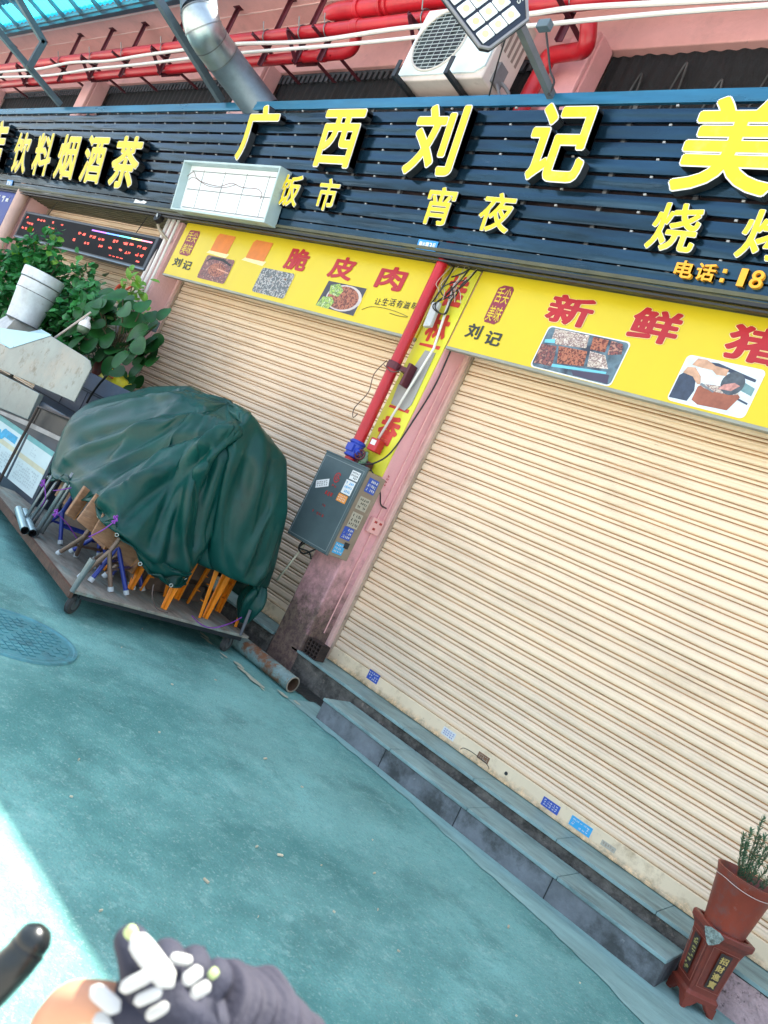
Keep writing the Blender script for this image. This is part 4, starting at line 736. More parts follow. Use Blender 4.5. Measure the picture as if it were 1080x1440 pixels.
# ------------------------------------------------------------------ LED menu board, camera, pipes by the second pillar
t=thing('led_menu_board','long black LED menu board with red characters hung above the plants','LED sign',(-10.4,-.33,2.7))
b=MB(); b.box(-12.28,-8.36,-.38,-.30,2.70,3.12); b.build('frame',M('led_frame',(.03,.04,.055),.4,.2),t,bevel=.01)
b=MB(); b.box(-12.22,-8.42,-.383,-.3805,2.74,3.085); b.build('screen',M('led_black',(.014,.016,.02),.75,spec=.15),t)
b=MB(); b.box(-12.28,-8.36,-.386,-.380,2.705,2.722); b.build('bottom_lip',M('lip_blue',(.12,.18,.24),.35,.4),t)
lr=M('led_red',(.6,.06,.04),.5,emit=(1,.10,.06),es=.55); rd=random.Random(21); LP=lambda x,z,o:Vector((x,-.384-o,z))
b=MB()
for (x0,x1,z0,z1,n_) in[(-12.15,-11.95,3.0,3.05,2),(-11.75,-11.45,3.0,3.05,3),(-11.25,-11.15,3.0,3.05,1),(-10.95,-10.75,3.0,3.04,2),(-12.15,-11.8,2.92,2.97,4),(-11.3,-10.95,2.91,2.97,3),(-12.15,-11.7,2.84,2.89,4),(-10.75,-10.6,2.92,2.98,1),(-10.45,-10.1,2.93,2.99,3),(-10.0,-9.8,2.92,2.98,2),(-9.75,-9.55,2.92,2.97,2),(-10.4,-10.2,2.83,2.89,2),(-10.05,-9.9,2.83,2.88,2),(-9.8,-9.5,2.83,2.89,2),(-9.35,-9.2,2.93,2.99,2),(-9.1,-8.8,2.93,2.99,2),(-8.75,-8.48,2.93,2.98,2),(-9.4,-9.0,2.84,2.89,3),(-8.95,-8.8,2.83,2.88,2),(-8.7,-8.48,2.83,2.89,2),(-9.3,-8.9,2.765,2.785,4),(-8.62,-8.5,2.76,2.80,1)]:
    scribble(b,LP,x0,x1,z0,z1,.0,1,n_,rd,.2)
b.build('led_characters',lr,t,flip=False)
for k,(x0,x1,c) in enumerate([(-10.0,-9.6,(.35,.12,.7)),(-9.6,-9.25,(.1,.25,.9)),(-9.25,-8.95,(.1,.6,.6)),(-8.95,-8.7,(.6,.7,.2)),(-8.7,-8.45,(.8,.2,.3))]):
    b=MB(); b.add([LP(x0,3.028,.0004),LP(x1,3.028,.0004),LP(x1,3.045,.0004),LP(x0,3.045,.0004)],[(0,1,2,3)]); b.build('led_rainbow_strip',M('led_strip_%d'%k,c,.5,emit=c,es=.7),t,flip=False)
b=MB()
for x in(-11.6,-9.0): b.tube([(x,-.34,3.12),(x,-.30,3.37)],.005,6)
b.build('hanging_wire',dark,t)
t=thing('security_camera','small security camera on a bent arm at the second pillar','camera',(-8.32,-.4,3.1))
b=MB(); b.tube([(-8.3830,-0.5000,3.3010),(-8.3870,-0.4400,3.2860)],.055,16); b.build('camera_body',black,t,bevel=.005); b=MB(); b.disc((-8.3860,-0.5050,3.3030),.03,(-.2,-1,-.2),16); b.build('lens',M('cam_lens',(.25,.28,.3),.15),t)
b=MB(); b.tube(smooth_path([(-8.3900,-0.4500,3.2350),(-8.3700,-0.4200,3.1940),(-8.2750,-0.3800,3.1410),(-8.2030,-0.3400,3.1110)],5),.017,8); b.build('arm',M('arm_tan',(.35,.30,.22),.6),t,smooth=True)
for k,(x,lb) in enumerate(((-8.40,'left of the three white conduits on the second pillar'),(-8.30,'middle of the three white conduits on the second pillar'),(-8.20,'right of the three white conduits on the second pillar'))):
    pipe('pillar_conduit',[(x,-.345,3.37),(x+.03,-.345,2.5),(x+.0,-.345,1.0)],.022 if k!=2 else .016,whp,lb,'conduit','white conduits on the second pillar',8)
t=thing('wall_outlet','small grey outlet box low on the second pillar','outlet',(-7.7380,-0.3400,2.1590)); b=MB(); b.obox((-7.7510,-0.3400,2.1560),(.10,0,0),(0,.03,0),(0,0,.06)); b.build('box',frameb,t,bevel=.005); b=MB(); b.obox((-7.7100,-0.3750,2.1500),(.05,0,0),(0,.006,0),(0,0,.03)); b.build('face',stt,t)
pipe('pink_drain_pipe',[(-12.55,-.42,3.40),(-12.55,-.42,3.2),(-12.45,-.42,.0)],.085,M('tan_pipe',(.62,.42,.36),.55,var=.12,vs=3),'fat pinkish drain pipe beside the blue banner at the left edge','pipe',None,16)
t=thing('blue_banner','blue banner with white script and a round emblem at the left edge','banner',(-13.3,-.45,2.6))
b=MB(); b.box(-14.6,-12.74,-.45,-.44,2.3,3.37); b.build('sheet',M('banner_blue',(.02,.045,.26),.5,var=.2),t)
NP=lambda x,z,o:Vector((x,-.45-o,z)); b=MB(); rd=random.Random(31); scribble(b,NP,-13.9,-12.85,3.12,3.28,.002,1,6,rd,.14)
P=[NP(-13.15+.26*math.cos(a),2.86+.14*math.sin(a),.002) for a in [2*math.pi*k/24 for k in range(25)]]; Q=[NP(-13.15+.22*math.cos(a),2.86+.115*math.sin(a),.002) for a in [2*math.pi*k/24 for k in range(25)]]; b.grid([P,Q]); b.build('print',stw,t,flip=False)
b=MB(); b.disc(NP(-13.15,2.86,.003),.10,(0,-1,0),18); b.build('emblem_centre',M('emblem_red',(.5,.10,.06),.5,var=.5,vs=20),t,flip=False)
# ------------------------------------------------------------------ steel food stall on the left
t=thing('food_stall','stained steel food stall with a round chimney and posters on its dark front','food stall',(-8,-1.1,0))
b=MB(); b.box(-9.6,-6.33,-1.38,-.86,.12,.98); b.build('body',navy,t,bevel=.01)
b=MB(); b.prism([(-9.6460,-1.4000,1.2270),(-8.0910,-1.4000,1.2730),(-7.3950,-1.4000,1.5550),(-6.5920,-1.4000,1.5090),(-6.4940,-1.4000,1.4970),(-6.4150,-1.4000,1.4470),(-6.4210,-1.4000,1.1190),(-8.0880,-1.4000,1.0440),(-9.3640,-1.4000,1.0180)],(0,.012,0)); b.build('wind_guard',sheet,t,bevel=.004)
b=MB(); b.prism([(-9.4660,-1.4050,1.2850),(-8.0780,-1.4050,1.2730),(-7.3830,-1.4050,1.5550),(-7.8830,-1.3000,1.5710),(-8.8140,-1.2500,1.3120),(-10.0240,-1.2500,1.3540)],(0,.004,.010)); b.build('top_flange',M('flange_pale',(.34,.58,.66),.3,.5,var=.1),t)
b=MB(); b.prism([(-9.4090,-1.4300,0.9410),(-7.9670,-1.4300,1.0110),(-7.0160,-1.4300,1.0350),(-7.0030,-1.4300,0.7740),(-7.6170,-1.4300,0.7230),(-8.9510,-1.4300,0.6080)],(0,.05,0)); b.build('steel_cover',sheet,t,bevel=.006)
b=MB(); b.prism([(-8.9300,-1.4250,0.5820),(-7.6080,-1.4250,0.7040),(-7.0010,-1.4250,0.7620),(-6.2450,-1.4250,0.8080),(-6.2510,-1.4250,0.7730),(-7.5740,-1.4250,0.6760),(-8.8870,-1.4250,0.5510)],(0,.05,0)); b.build('counter_edge',M('counter_edge',(.35,.34,.33),.5,.4,var=.3),t)
c0=Vector((-8.6140,-1.2000,1.5720)); b=MB(); b.lathe(c0,[(.165,0),(.19,.30),(.197,.31),(.20,.45),(.21,.46),(.212,.56),(.20,.565),(.195,.40)],32); b.build('chimney',M('chimney_steel',(.60,.66,.70),.45,.2,var=.22,vs=6,dirt=[((.25,.22,.19),7,.58,.7,.5)],bump=.1,bs=12),t,smooth='auto')
b=MB(); b.lathe(c0,[(.168,.02),(.168,-.0),(.26,-.14),(.27,-.16)],4); b.build('chimney_base',M('funnel_steel',(.50,.50,.46),.4,.6,var=.3,vs=5),t)
b=MB()
for z in(.0,.33,.45): 
    r_=.169+.08*z; b.tube([c0+Vector((r_*math.cos(a),r_*math.sin(a),z)) for a in [2*math.pi*k/28 for k in range(29)]],.005,5)
b.build('chimney_band',M('band_dark',(.12,.13,.14),.5,.5),t)
b=MB(); P=[(-6.9210,-1.4000,0.9300),(-6.3300,-1.4000,0.9610),(-6.3110,-1.4000,0.7920),(-6.9310,-1.4000,0.7350)]; b.prism(P,(0,.004,0)); o=b.build('grill_opening',black,t)
b=MB()
for i in range(4): b.tube([P[i],P[(i+1)%4]],.012,6)
b.build('opening_frame',M('frame_brown',(.08,.07,.065),.5,.4,var=.3),o)
b=MB(); b.tube([(-6.9000,-1.4600,0.0840),(-6.8470,-1.4600,0.9310),(-6.2500,-1.4400,0.9800)],.014,8); b.build('tube_frame',M('tube_brown',(.055,.04,.035),.5,.3,var=.3),t)
po=M('poster_pale',(.60,.72,.72),.5,var=.06); pg=M('poster_teal_band',(.16,.42,.42),.5); py=M('poster_cream',(.62,.60,.42),.5); pb=M('poster_blue',(.05,.38,.62),.5,var=.3,vs=20)
YS=-1.3805
def ypoly(pts,o): return [Vector((x,YS-o,z)) for x,z in pts]
def poster(x0,x1,z0,z1,lb,left):
    b=MB(); b.prism(ypoly([(x0,z0),(x1,z0),(x1,z1),(x0,z1)],0),(0,-.004,0)); o=b.build('poster',po,t); o['label']=lb; h=z1-z0; w_=x1-x0
    b=MB(); b.add(ypoly([(x0,z1-.045),(x1,z1-.045),(x1,z1),(x0,z1)],.005),[(0,1,2,3)]); b.build('poster_band',pg,o,flip=False)
    b=MB(); b.add(ypoly([(x0,z0+h*.50),(x1,z0+h*.50),(x1,z0+h*.60),(x0,z0+h*.60)],.005),[(0,1,2,3)]); b.build('poster_stripe',py,o,flip=False)
    b=MB(); rd=random.Random(3 if left else 8)
    if left:
        for (u,v) in((.12,.72),(.45,.70),(.30,.62)): b.disc((x0+u*w_,YS-.006,z0+v*h),.05,(0,-1,0),14,sx=1.3)
        b.add(ypoly([(x0+.5*w_,z0+.66*h),(x0+.85*w_,z0+.66*h),(x0+.85*w_,z0+.82*h),(x0+.5*w_,z0+.82*h)],.0055),[(0,1,2,3)])
    else: 
        Q=lambda x,z,o_:Vector((x,YS-.005-o_,z)); scribble(b,Q,x0+.3*w_,x0+.55*w_,z0+.66*h,z0+.84*h,.001,4,3,rd,.12)
    b.build('poster_picture',pb if left else M('poster_grey_print',(.42,.52,.55),.5),o,flip=False)
    b=MB(); Q=lambda x,z,o_:Vector((x,YS-.005-o_,z)); scribble(b,Q,x0+.08*w_,x0+.9*w_,z0+.08*h,z0+.45*h,.001,6,12,rd,.10); b.build('poster_small_print',M('poster_grey_print2',(.38,.46,.48),.5),o,flip=False)
poster(-7.75,-6.99,.22,.66,'pale poster with blue pictures on the stall front',True); poster(-6.94,-6.37,.22,.66,'pale poster with a square grey mark on the stall front',False)
b=MB()
for x in(-9.4,-6.5): 
    for y in(-1.3,-.95): b.tube([(x,y,0),(x,y,.13)],.03,8)
b.build('leg',dark,t)
t=thing('led_bulb','white LED bulb on a bent rod in front of the round-leaved plant','light bulb',(-7.5120,-1.1000,1.8180))
b=MB(); b.tube([(-7.6430,-1.2500,1.5510),(-7.4660,-1.1200,1.9390)],.011,7); b.build('rod',M('rod_tan',(.45,.40,.35),.5,.2),t)
ax=(Vector((-7.5100,-1.1000,1.8960))-Vector((-7.4930,-1.1000,1.7360))).normalized(); p0=Vector((-7.5000,-1.1000,1.7500))
b=MB(); b.lathe(p0,[(.001,-.035),(.045,-.03),(.058,-.005),(.058,.03)],18,axis=ax); b.build('bulb_dome',M('bulb_dome',(.10,.16,.10),.3,var=.2),t,smooth=True)
b=MB(); b.lathe(p0,[(.060,.031),(.058,.06),(.040,.09),(.026,.105),(.026,.14),(.001,.145)],18,axis=ax); b.build('bulb_body',whi,t,smooth=True)
t=thing('slate_cabinet','slate blue cabinet with panel seams standing behind the stall','cabinet',(-7.3,-.6,0))
b=MB(); b.box(-8.6,-6.3,-.80,-.42,0,1.41); b.build('body',M('slate_blue',(.10,.14,.20),.45,var=.2,vs=4,dirt=[((.2,.22,.24),5,.55,.7,.4)]),t,bevel=.01)
b=MB()
for z in(1.22,1.24,.98): b.box(-8.59,-6.31,-.806,-.801,z-.006,z+.006)
for x in(-7.9,-7.45,-7.0,-6.7): b.box(x-.004,x+.004,-.805,-.8011,.2,1.215)
b.build('seam',M('seam_dark',(.03,.045,.07),.5),t)
t=thing('yellow_bag','crumpled yellow plastic bag with red print on the slate cabinet','plastic bag',(-7.35,-.62,1.41))
b=MB(); rows=[]
for j in range(7):
    v=j/6; rows.append([(-7.38+(.30-.1*v)*math.cos(a)*(1+.15*noise.noise((a*2,v*3,1))),-.62+.12*math.sin(a),1.412+.13*v*(1+.35*noise.noise((a*1.5,v*2,5)))-.05*abs(math.cos(a))*v) for a in [2*math.pi*k/22 for k in range(22)]])
rows.append([(-7.38,-.62,1.53)]*22); b.grid(rows,cyc=True); b.build('bag',M('bag_yellow',(.85,.75,.04),.35,var=.2,vs=12),t,smooth=False)
b=MB(); b.obox((-7.33,-.735,1.48),(.07,0,-.01),(0,.012,0),(.0,0,.025)); b.build('print',M('bag_red',(.6,.15,.03),.5,var=.4,vs=30),t)
b=MB(); b.tube(smooth_path([(-7.2,-.83,1.45),(-7.24,-.84,1.35),(-7.3,-.835,1.22),(-7.32,-.83,1.12)],5),.012,6); b.build('strap',black,t,smooth=True)
# ------------------------------------------------------------------ plants
def leafmesh(b,c,d,nrm,L,W_,curl=.15,seg=4,heart=False):
    d=Vector(d).normalized(); n_=Vector(nrm); n_=(n_-d*n_.dot(d)).normalized(); s=d.cross(n_); L_=[];M_=[];R_=[]
    for k in range(seg+1):
        if heart: t_=(1-math.cos(math.pi*k/seg))/2; w_=W_*math.sin(math.pi*k/seg)**.85*(1.12-.28*t_)+.002
        else: t_=k/seg; w_=W_*math.sin(math.pi*min(1,t_*.97+.03))**.8 if 0<k<seg else .02*W_
        back=.10*L*max(0,1-t_*5) if heart else 0
        p=Vector(c)+d*L*t_-n_*(curl*L*t_*t_); L_.append(p-s*w_+n_*.18*w_-d*back); M_.append(p); R_.append(p+s*w_+n_*.18*w_-d*back)
    b.grid([L_,M_,R_])
t=thing('small_leaf_bush','bushy green plant with many small leaves behind the chimney, below the LED board','plant',(-9.3,-.7,0))
rd=random.Random(12); br=[]; b=MB(); base=Vector((-9.6,-.65,1.0)); tips=[]
for k in range(64):
    px_=rd.uniform(-11.2,-8.0); top=2.74-.26*abs(px_+9.9)**1.25 ; z=rd.uniform(1.55,max(1.7,top)); y=rd.uniform(-1.0,-.45); tips.append(Vector((px_,y,z)))
for (x,z) in((-9.95,2.80),(-9.7,2.68),(-8.3,2.22),(-8.0,2.10),(-8.6,2.35),(-10.6,2.5),(-11.0,2.3)): tips.append(Vector((x,-.85,z)))
for tp in tips:
    mid=(base+tp)/2+Vector((rd.uniform(-.2,.2),rd.uniform(-.1,.1),.25)); P=smooth_path([base+Vector((rd.uniform(-.1,.1),0,-.9)),base,mid,tp],6); b.tube(P,[.02-.016*i/(len(P)-1) for i in range(len(P))],5); br.append(P)
b.build('stems',stem,t)
b=MB(); b2=MB()
for P in br:
    for i in range(9,len(P)):
        for q in range(7):
            p=P[i]+Vector((rd.gauss(0,.07),rd.gauss(0,.06),rd.gauss(0,.06))); L=rd.uniform(.08,.145)
            leafmesh(b if (rd.random()>.14 or p.z<2.35) else b2,p,(rd.uniform(-1,1),rd.uniform(-.9,.3),rd.uniform(-.7,.5)),(rd.uniform(-.5,.5),rd.uniform(-1,.1),rd.uniform(.2,1)),L,L*.34,.2,3)
b.build('leaves',leafa,t); b2.build('young_leaves',leafy,t)
b=MB(); b.lathe((-9.6,-.65,0),[(.001,0),(.16,0),(.22,.35),(.23,.36),(.20,.36),(.18,.3)],20); b.build('pot',potm,t,smooth='auto')
t=thing('round_leaf_plant','plant with big round dark leaves beside the second pillar','plant',(-7.7,-.65,1.41))
rd=random.Random(8); b=MB(); bs_=MB(); base=Vector((-7.75,-.62,1.42))
spec=[(-8.74,-0.67,2.13,0.30),(-8.99,-0.67,2.04,0.26),(-7.72,-1.00,2.02,0.24),(-7.47,-0.99,2.20,0.28),(-8.04,-0.71,2.05,0.24),(-8.34,-0.75,1.93,0.26),(-8.76,-0.77,1.81,0.26),(-8.10,-0.91,1.75,0.26),(-7.76,-0.80,1.82,0.26),(-7.52,-0.80,2.00,0.22),(-7.29,-0.81,2.05,0.26),(-6.93,-0.96,2.19,0.22),(-7.00,-0.86,1.93,0.28),(-7.06,-0.87,1.83,0.26),(-7.45,-0.75,1.72,0.24),(-7.86,-0.65,1.61,0.22),(-7.07,-0.67,1.76,0.26),(-7.28,-0.82,1.54,0.22),(-7.01,-0.85,1.53,0.20),(-7.62,-0.92,1.65,0.24),(-7.71,-1.01,1.63,0.22),(-7.10,-1.01,2.09,0.22),(-8.54,-0.85,1.89,0.24),(-6.76,-0.90,2.01,0.22),(-7.77,-0.88,1.88,0.22),(-7.24,-0.69,1.73,0.22),(-7.53,-0.82,1.78,0.24),(-7.64,-0.81,1.50,0.20),(-6.93,-0.93,1.64,0.20),(-7.95,-1.01,1.94,0.24),(-6.78,-0.90,1.83,0.22),(-7.72,-0.97,2.09,0.24)]
for (x,y,z,L) in spec:
    p=Vector((x,y,z)); d=Vector((rd.uniform(-1,1),rd.uniform(-.5,-.05),rd.uniform(-.7,.25))); n_=Vector((rd.uniform(-.35,.35),-1,rd.uniform(.1,.9)))
    L*=.98; d.normalize(); st_=p-d*L*.5; leafmesh(b,st_,d,n_,L,L*.42,.14,9,True)
    P=smooth_path([base+Vector((rd.uniform(-.05,.05),0,0)),(base+st_)/2+Vector((0,.05,.1)),st_],5); bs_.tube(P,.007,5)
    for q in range(2):
        p2=p+Vector((rd.uniform(-.3,.02),rd.uniform(.1,.3),rd.uniform(-.15,.15))); leafmesh(b,p2,(rd.uniform(-1,1),-.2,rd.uniform(-.7,.3)),n_,L*.8,L*.34,.12,8,True)
b.build('leaves',leafb,t,smooth=True); bs_.build('stems',stem,t)
b=MB(); b.lathe((-7.75,-.62,1.411),[(.001,0),(.08,0),(.11,.16),(.1,.16)],16); b.build('pot',potm,t,smooth='auto')
t=thing('young_vine','small bright green vine climbing the white conduits of the second pillar','plant',(-8.0,-.5,1.9))
b=MB(); 
for k in range(95):
    x=rd.gauss(-7.98,.16); z=rd.gauss(2.30,.17); leafmesh(b,(x,-.55+rd.uniform(-.1,.1),z),(rd.uniform(-1,1),-.3,rd.uniform(-.6,.6)),(rd.uniform(-.4,.4),-.8,.8),rd.uniform(.07,.14),.032,.15,3)
b.build('leaves',leafy,t); b=MB()
for k in range(5): b.tube(smooth_path([(-7.9+.04*k,-.55,1.41),(-7.95+.03*k,-.5,1.9),(-8.1+.06*k,-.55,2.45-.05*k)],6),.006,5)
b.build('stems',stem,t)
b=MB(); rd=random.Random(77)
P=smooth_path([(-8.62,-.42,2.42),(-8.52,-.44,2.46),(-8.4,-.46,2.40),(-8.3,-.45,2.47),(-8.2,-.44,2.52),(-8.12,-.44,2.48)],8); b.tube(P,.014,6); P=[Vector((-8.5+.09*math.cos(a),-.46,2.38+.08*math.sin(a))) for a in [2*math.pi*k/20 for k in range(21)]]; b.tube(P,.012,6); tag(b.build('rope_coil',M('red_cord',(.6,.10,.05),.5),None,smooth=True),'looped red rope hanging on the second pillar above the bright vine','rope')
# ------------------------------------------------------------------ flat cart
cart=thing('flat_cart','low flat wooden cart on small wheels loaded under the green tarpaulin','cart',(-5.4,-1.2,0))
CA,CB,CD,CC=Vector((-4.17,-2.0,0)),Vector((-4.04,-.62,0)),Vector((-6.6,-.36,0)),Vector((-6.75,-1.61,0))
b=MB(); b.prism([p+Vector((0,0,.150)) for p in(CA,CB,CD,CC)],(0,0,.020)); b.build('deck',ply,cart,bevel=.003)
b=MB(); b.bar(CA+Vector((.005,-.012,.145)),CC+Vector((0,-.012,.145)),.022,(0,0,1),.055); b.build('edge_angle',rustf,cart)
b=MB(); b.bar(CA+Vector((-.03,.06,.135)),CB+Vector((-.03,-.05,.135)),.04,(0,0,1),.028); b.build('under_rail',dark,cart); b=MB(); b.bar(CC+Vector((.1,.05,.135)),CD+Vector((.1,-.05,.135)),.04,(0,0,1),.028); b.build('under_rail',dark,cart)
def caster(x,y,ang):
    c=Vector((x,y,.065)); a=Vector((math.cos(ang),math.sin(ang),0)); b=MB(); b.lathe(c-a*.017,[(.03,0),(.056,0),(.065,.006),(.065,.028),(.056,.034),(.03,.034)],22,axis=a); wl_=b.build('wheel',rubber,cart,smooth='auto')
    b=MB(); b.lathe(c-a*.018,[(.001,0),(.034,0),(.034,.036),(.001,.036)],16,axis=a); b.build('hub',M('hub_grey',(.2,.2,.2),.5,.5,var=.3),wl_,smooth='auto')
    b=MB(); s=a.cross(Vector((0,0,1)))
    for q in(-1,1): b.bar(c+a*.026*q,c+a*.026*q+s*.02+Vector((0,0,.085)),.022,a,.004)
    b.obox(c+s*.02+Vector((0,0,.082)),a*.035,s*.03,(0,0,.003)); b.build('fork',steel,cart)
caster(-4.235,-1.93,.5); caster(-4.12,-.72,.35); caster(-6.6,-1.5,.2); caster(-6.5,-.75,.2)
b=MB(); b.tube([(-4.1700,-2.0130,0.1590),(-4.1500,-1.9930,0.3930)],[.016,.022],10); b.build('corner_post',steel,cart); b=MB(); b.tube([(-4.0500,-0.6980,0.1650),(-4.0600,-0.7080,0.3600)],.012,8); b.build('corner_post',M('post_dark',(.14,.15,.17),.5,.4,var=.3),cart)
# loose pipes on the deck
for k,(p,q,lb) in enumerate((((-5.2180,-1.9090,0.2000),(-6.1110,-1.6320,0.2150),'left of the two galvanised pipes lying at the end of the cart'),((-5.2000,-1.8570,0.2000),(-5.9470,-1.6370,0.2150),'right of the two galvanised pipes lying at the end of the cart'))):
    p,q=Vector(p),Vector(q); q=p+(q-p).normalized()*.62; b=MB(); b.tube([p,q],.029,18,False); o=b.build('steel_pipe',M('pale_galvanised',(.42,.60,.63),.3,.6,var=.15),None,smooth=True); tag(o,lb,'pipe','galvanised pipes on the cart'); b=MB(); d=(q-p).normalized(); b.tube([p+d*.001,q],.025,18,False); b.disc(p+d*.12,.025,d,18); b.build('bore',dark,o,smooth=True)
# folding table legs
t=thing('folded_table','folded table of grey steel tubes leaning at the left end of the cart','folding table',(-5.5,-1.7,.17))
b=MB()
for p,q,r_ in(((-5.5160,-1.8000,0.1420),(-5.6160,-1.7000,0.5550),.013),((-5.4680,-1.7800,0.2010),(-5.5380,-1.6800,0.5880),.013),((-5.2630,-1.8000,0.1810),(-5.2760,-1.7400,0.6540),.019),((-5.2370,-1.7800,0.2090),(-5.2580,-1.7200,0.6440),.015),((-5.4790,-1.7400,0.1740),(-5.4750,-1.7200,0.3940),.010)):
    p,q=Vector(p),Vector(q); b.tube([p,q,q+(q-p)*.08],r_,9)
b.build('leg',steel,t,smooth=True); b=MB(); b.box(-5.55,-5.0,-1.50,-1.47,.45,1.0); b.build('table_top',M('table_side',(.16,.17,.18),.5,var=.2),t)
# folding stools
def stool(top,cross,f1,f2,off,tube,label,slab=None,sv=None,crossb=None):
    top,cross,f1,f2,off=map(Vector,(top,cross,f1,f2,off)); t=thing('folding_stool',label,'stool',(f1+f2)/2,'folding stools packed on the cart')
    r_=.0155
    for k,o_ in enumerate((Vector(),off)):
        for f in(f1,f2):
            b=MB(); pts=smooth_path([top+o_,cross+(top-cross)*.12+o_,cross+o_*1.0+(f-cross)*.08,f+o_],5); b.tube(pts,r_,9); l=b.build('leg',tube,t,smooth=True)
            b=MB(); d=(f-cross).normalized(); b.tube([f+o_-d*.028,f+o_+d*.003],r_*1.25,9); b.build('foot_cap',capm,l,smooth='auto')
    b=MB(); b.tube([cross+(f1-cross)*.45,cross+(f1-cross)*.45+off],.009,7); b.tube([cross+(f2-cross)*.45,cross+(f2-cross)*.45+off],.009,7); b.tube([top,top+off],.011,7); b.build('crossbar',tube,t)
    if slab:
        b=MB(); b.prism(slab,sv); s=b.build('seat',wood,t,bevel=.006)
        b=MB(); P=[Vector(v) for v in slab]; sv_=Vector(sv); b.bar(P[1]+sv_*.5,P[2]+sv_*.5,.012,sv_,sv_.length*.9); b.build('seat_edge',wedge,s)
    return t
stool((-5.2590,-1.6600,0.6420),(-5.3170,-1.6600,0.3880),(-5.44,-1.71,.175),(-5.22,-1.62,.175),(.05,.3,0),blueT,'blue legged folding stool nearest the two pipes, tied with purple string',[(-5.6530,-1.6000,0.4310),(-5.4250,-1.6000,0.4160),(-5.3660,-1.6000,0.6030),(-5.6300,-1.6000,0.6100)],(.01,.03,.0))
stool((-4.8000,-1.6750,0.6170),(-4.7800,-1.7360,0.3710),(-4.93,-1.77,.175),(-4.99,-1.60,.175),(-.08,.32,0),brownT,'brown legged folding stool with the narrow raised seat plank, second from the front corner',[(-4.8600,-1.8810,0.4640),(-4.8600,-1.8130,0.4480),(-4.8600,-1.7720,0.6680),(-4.8600,-1.8460,0.6910)],(-.03,.0,0))
stool((-4.4000,-1.7110,0.5630),(-4.4000,-1.7510,0.4070),(-4.46,-1.83,.175),(-4.33,-1.66,.175),(-.18,.28,0),brownT,'brown legged folding stool nearest the front corner of the cart',[(-4.5000,-1.8650,0.4580),(-4.4200,-1.5440,0.3440),(-4.4200,-1.5130,0.4480),(-4.5000,-1.8540,0.6160)],(-.03,.012,0))
stool((-4.5500,-1.7520,0.6300),(-4.4700,-1.6660,0.4440),(-4.44,-1.76,.175),(-4.34,-1.53,.175),(-.2,.25,0),blueT,'blue legged folding stool behind the brown one at the front corner',[(-4.6600,-1.9070,0.4880),(-4.6200,-1.7870,0.4450),(-4.6000,-1.7310,0.6400),(-4.6600,-1.8630,0.7010)],(-.03,.01,0))
stool((-4.95,-1.55,.62),(-4.93,-1.52,.42),(-5.08,-1.60,.175),(-4.85,-1.42,.175),(-.1,.3,0),blueT,'blue legged folding stool hidden deepest in the stack',[(-4.90,-1.62,.36),(-4.72,-1.60,.34),(-4.70,-1.56,.62),(-4.9,-1.58,.66)],(-.01,.03,0))
stool((-4.72,-1.45,.60),(-4.66,-1.45,.40),(-4.80,-1.56,.175),(-4.58,-1.36,.175),(-.1,.3,0),brownT,'brown legged folding stool in the middle of the stack',[(-4.62,-1.52,.30),(-4.50,-1.46,.28),(-4.5,-1.42,.6),(-4.66,-1.48,.6)],(-.02,.03,0))
# stacked wooden boards inside the load
t=thing('stacked_boards','pile of dark boards and folded stools inside the load under the tarpaulin','boards',(-5,-1,.17))
rd=random.Random(5); b=MB()
for k in range(7): x=-5.9+k*.22; b.obox((x,-1.05,.75),(.05,.0,.03),(0,.30,0),(-.02,0,.42))
b.box(-6.0,-4.6,-1.28,-.72,.175,.30); b.build('board',M('board_dark',(.10,.07,.05),.7,var=.5,vs=6),t,bevel=.004)
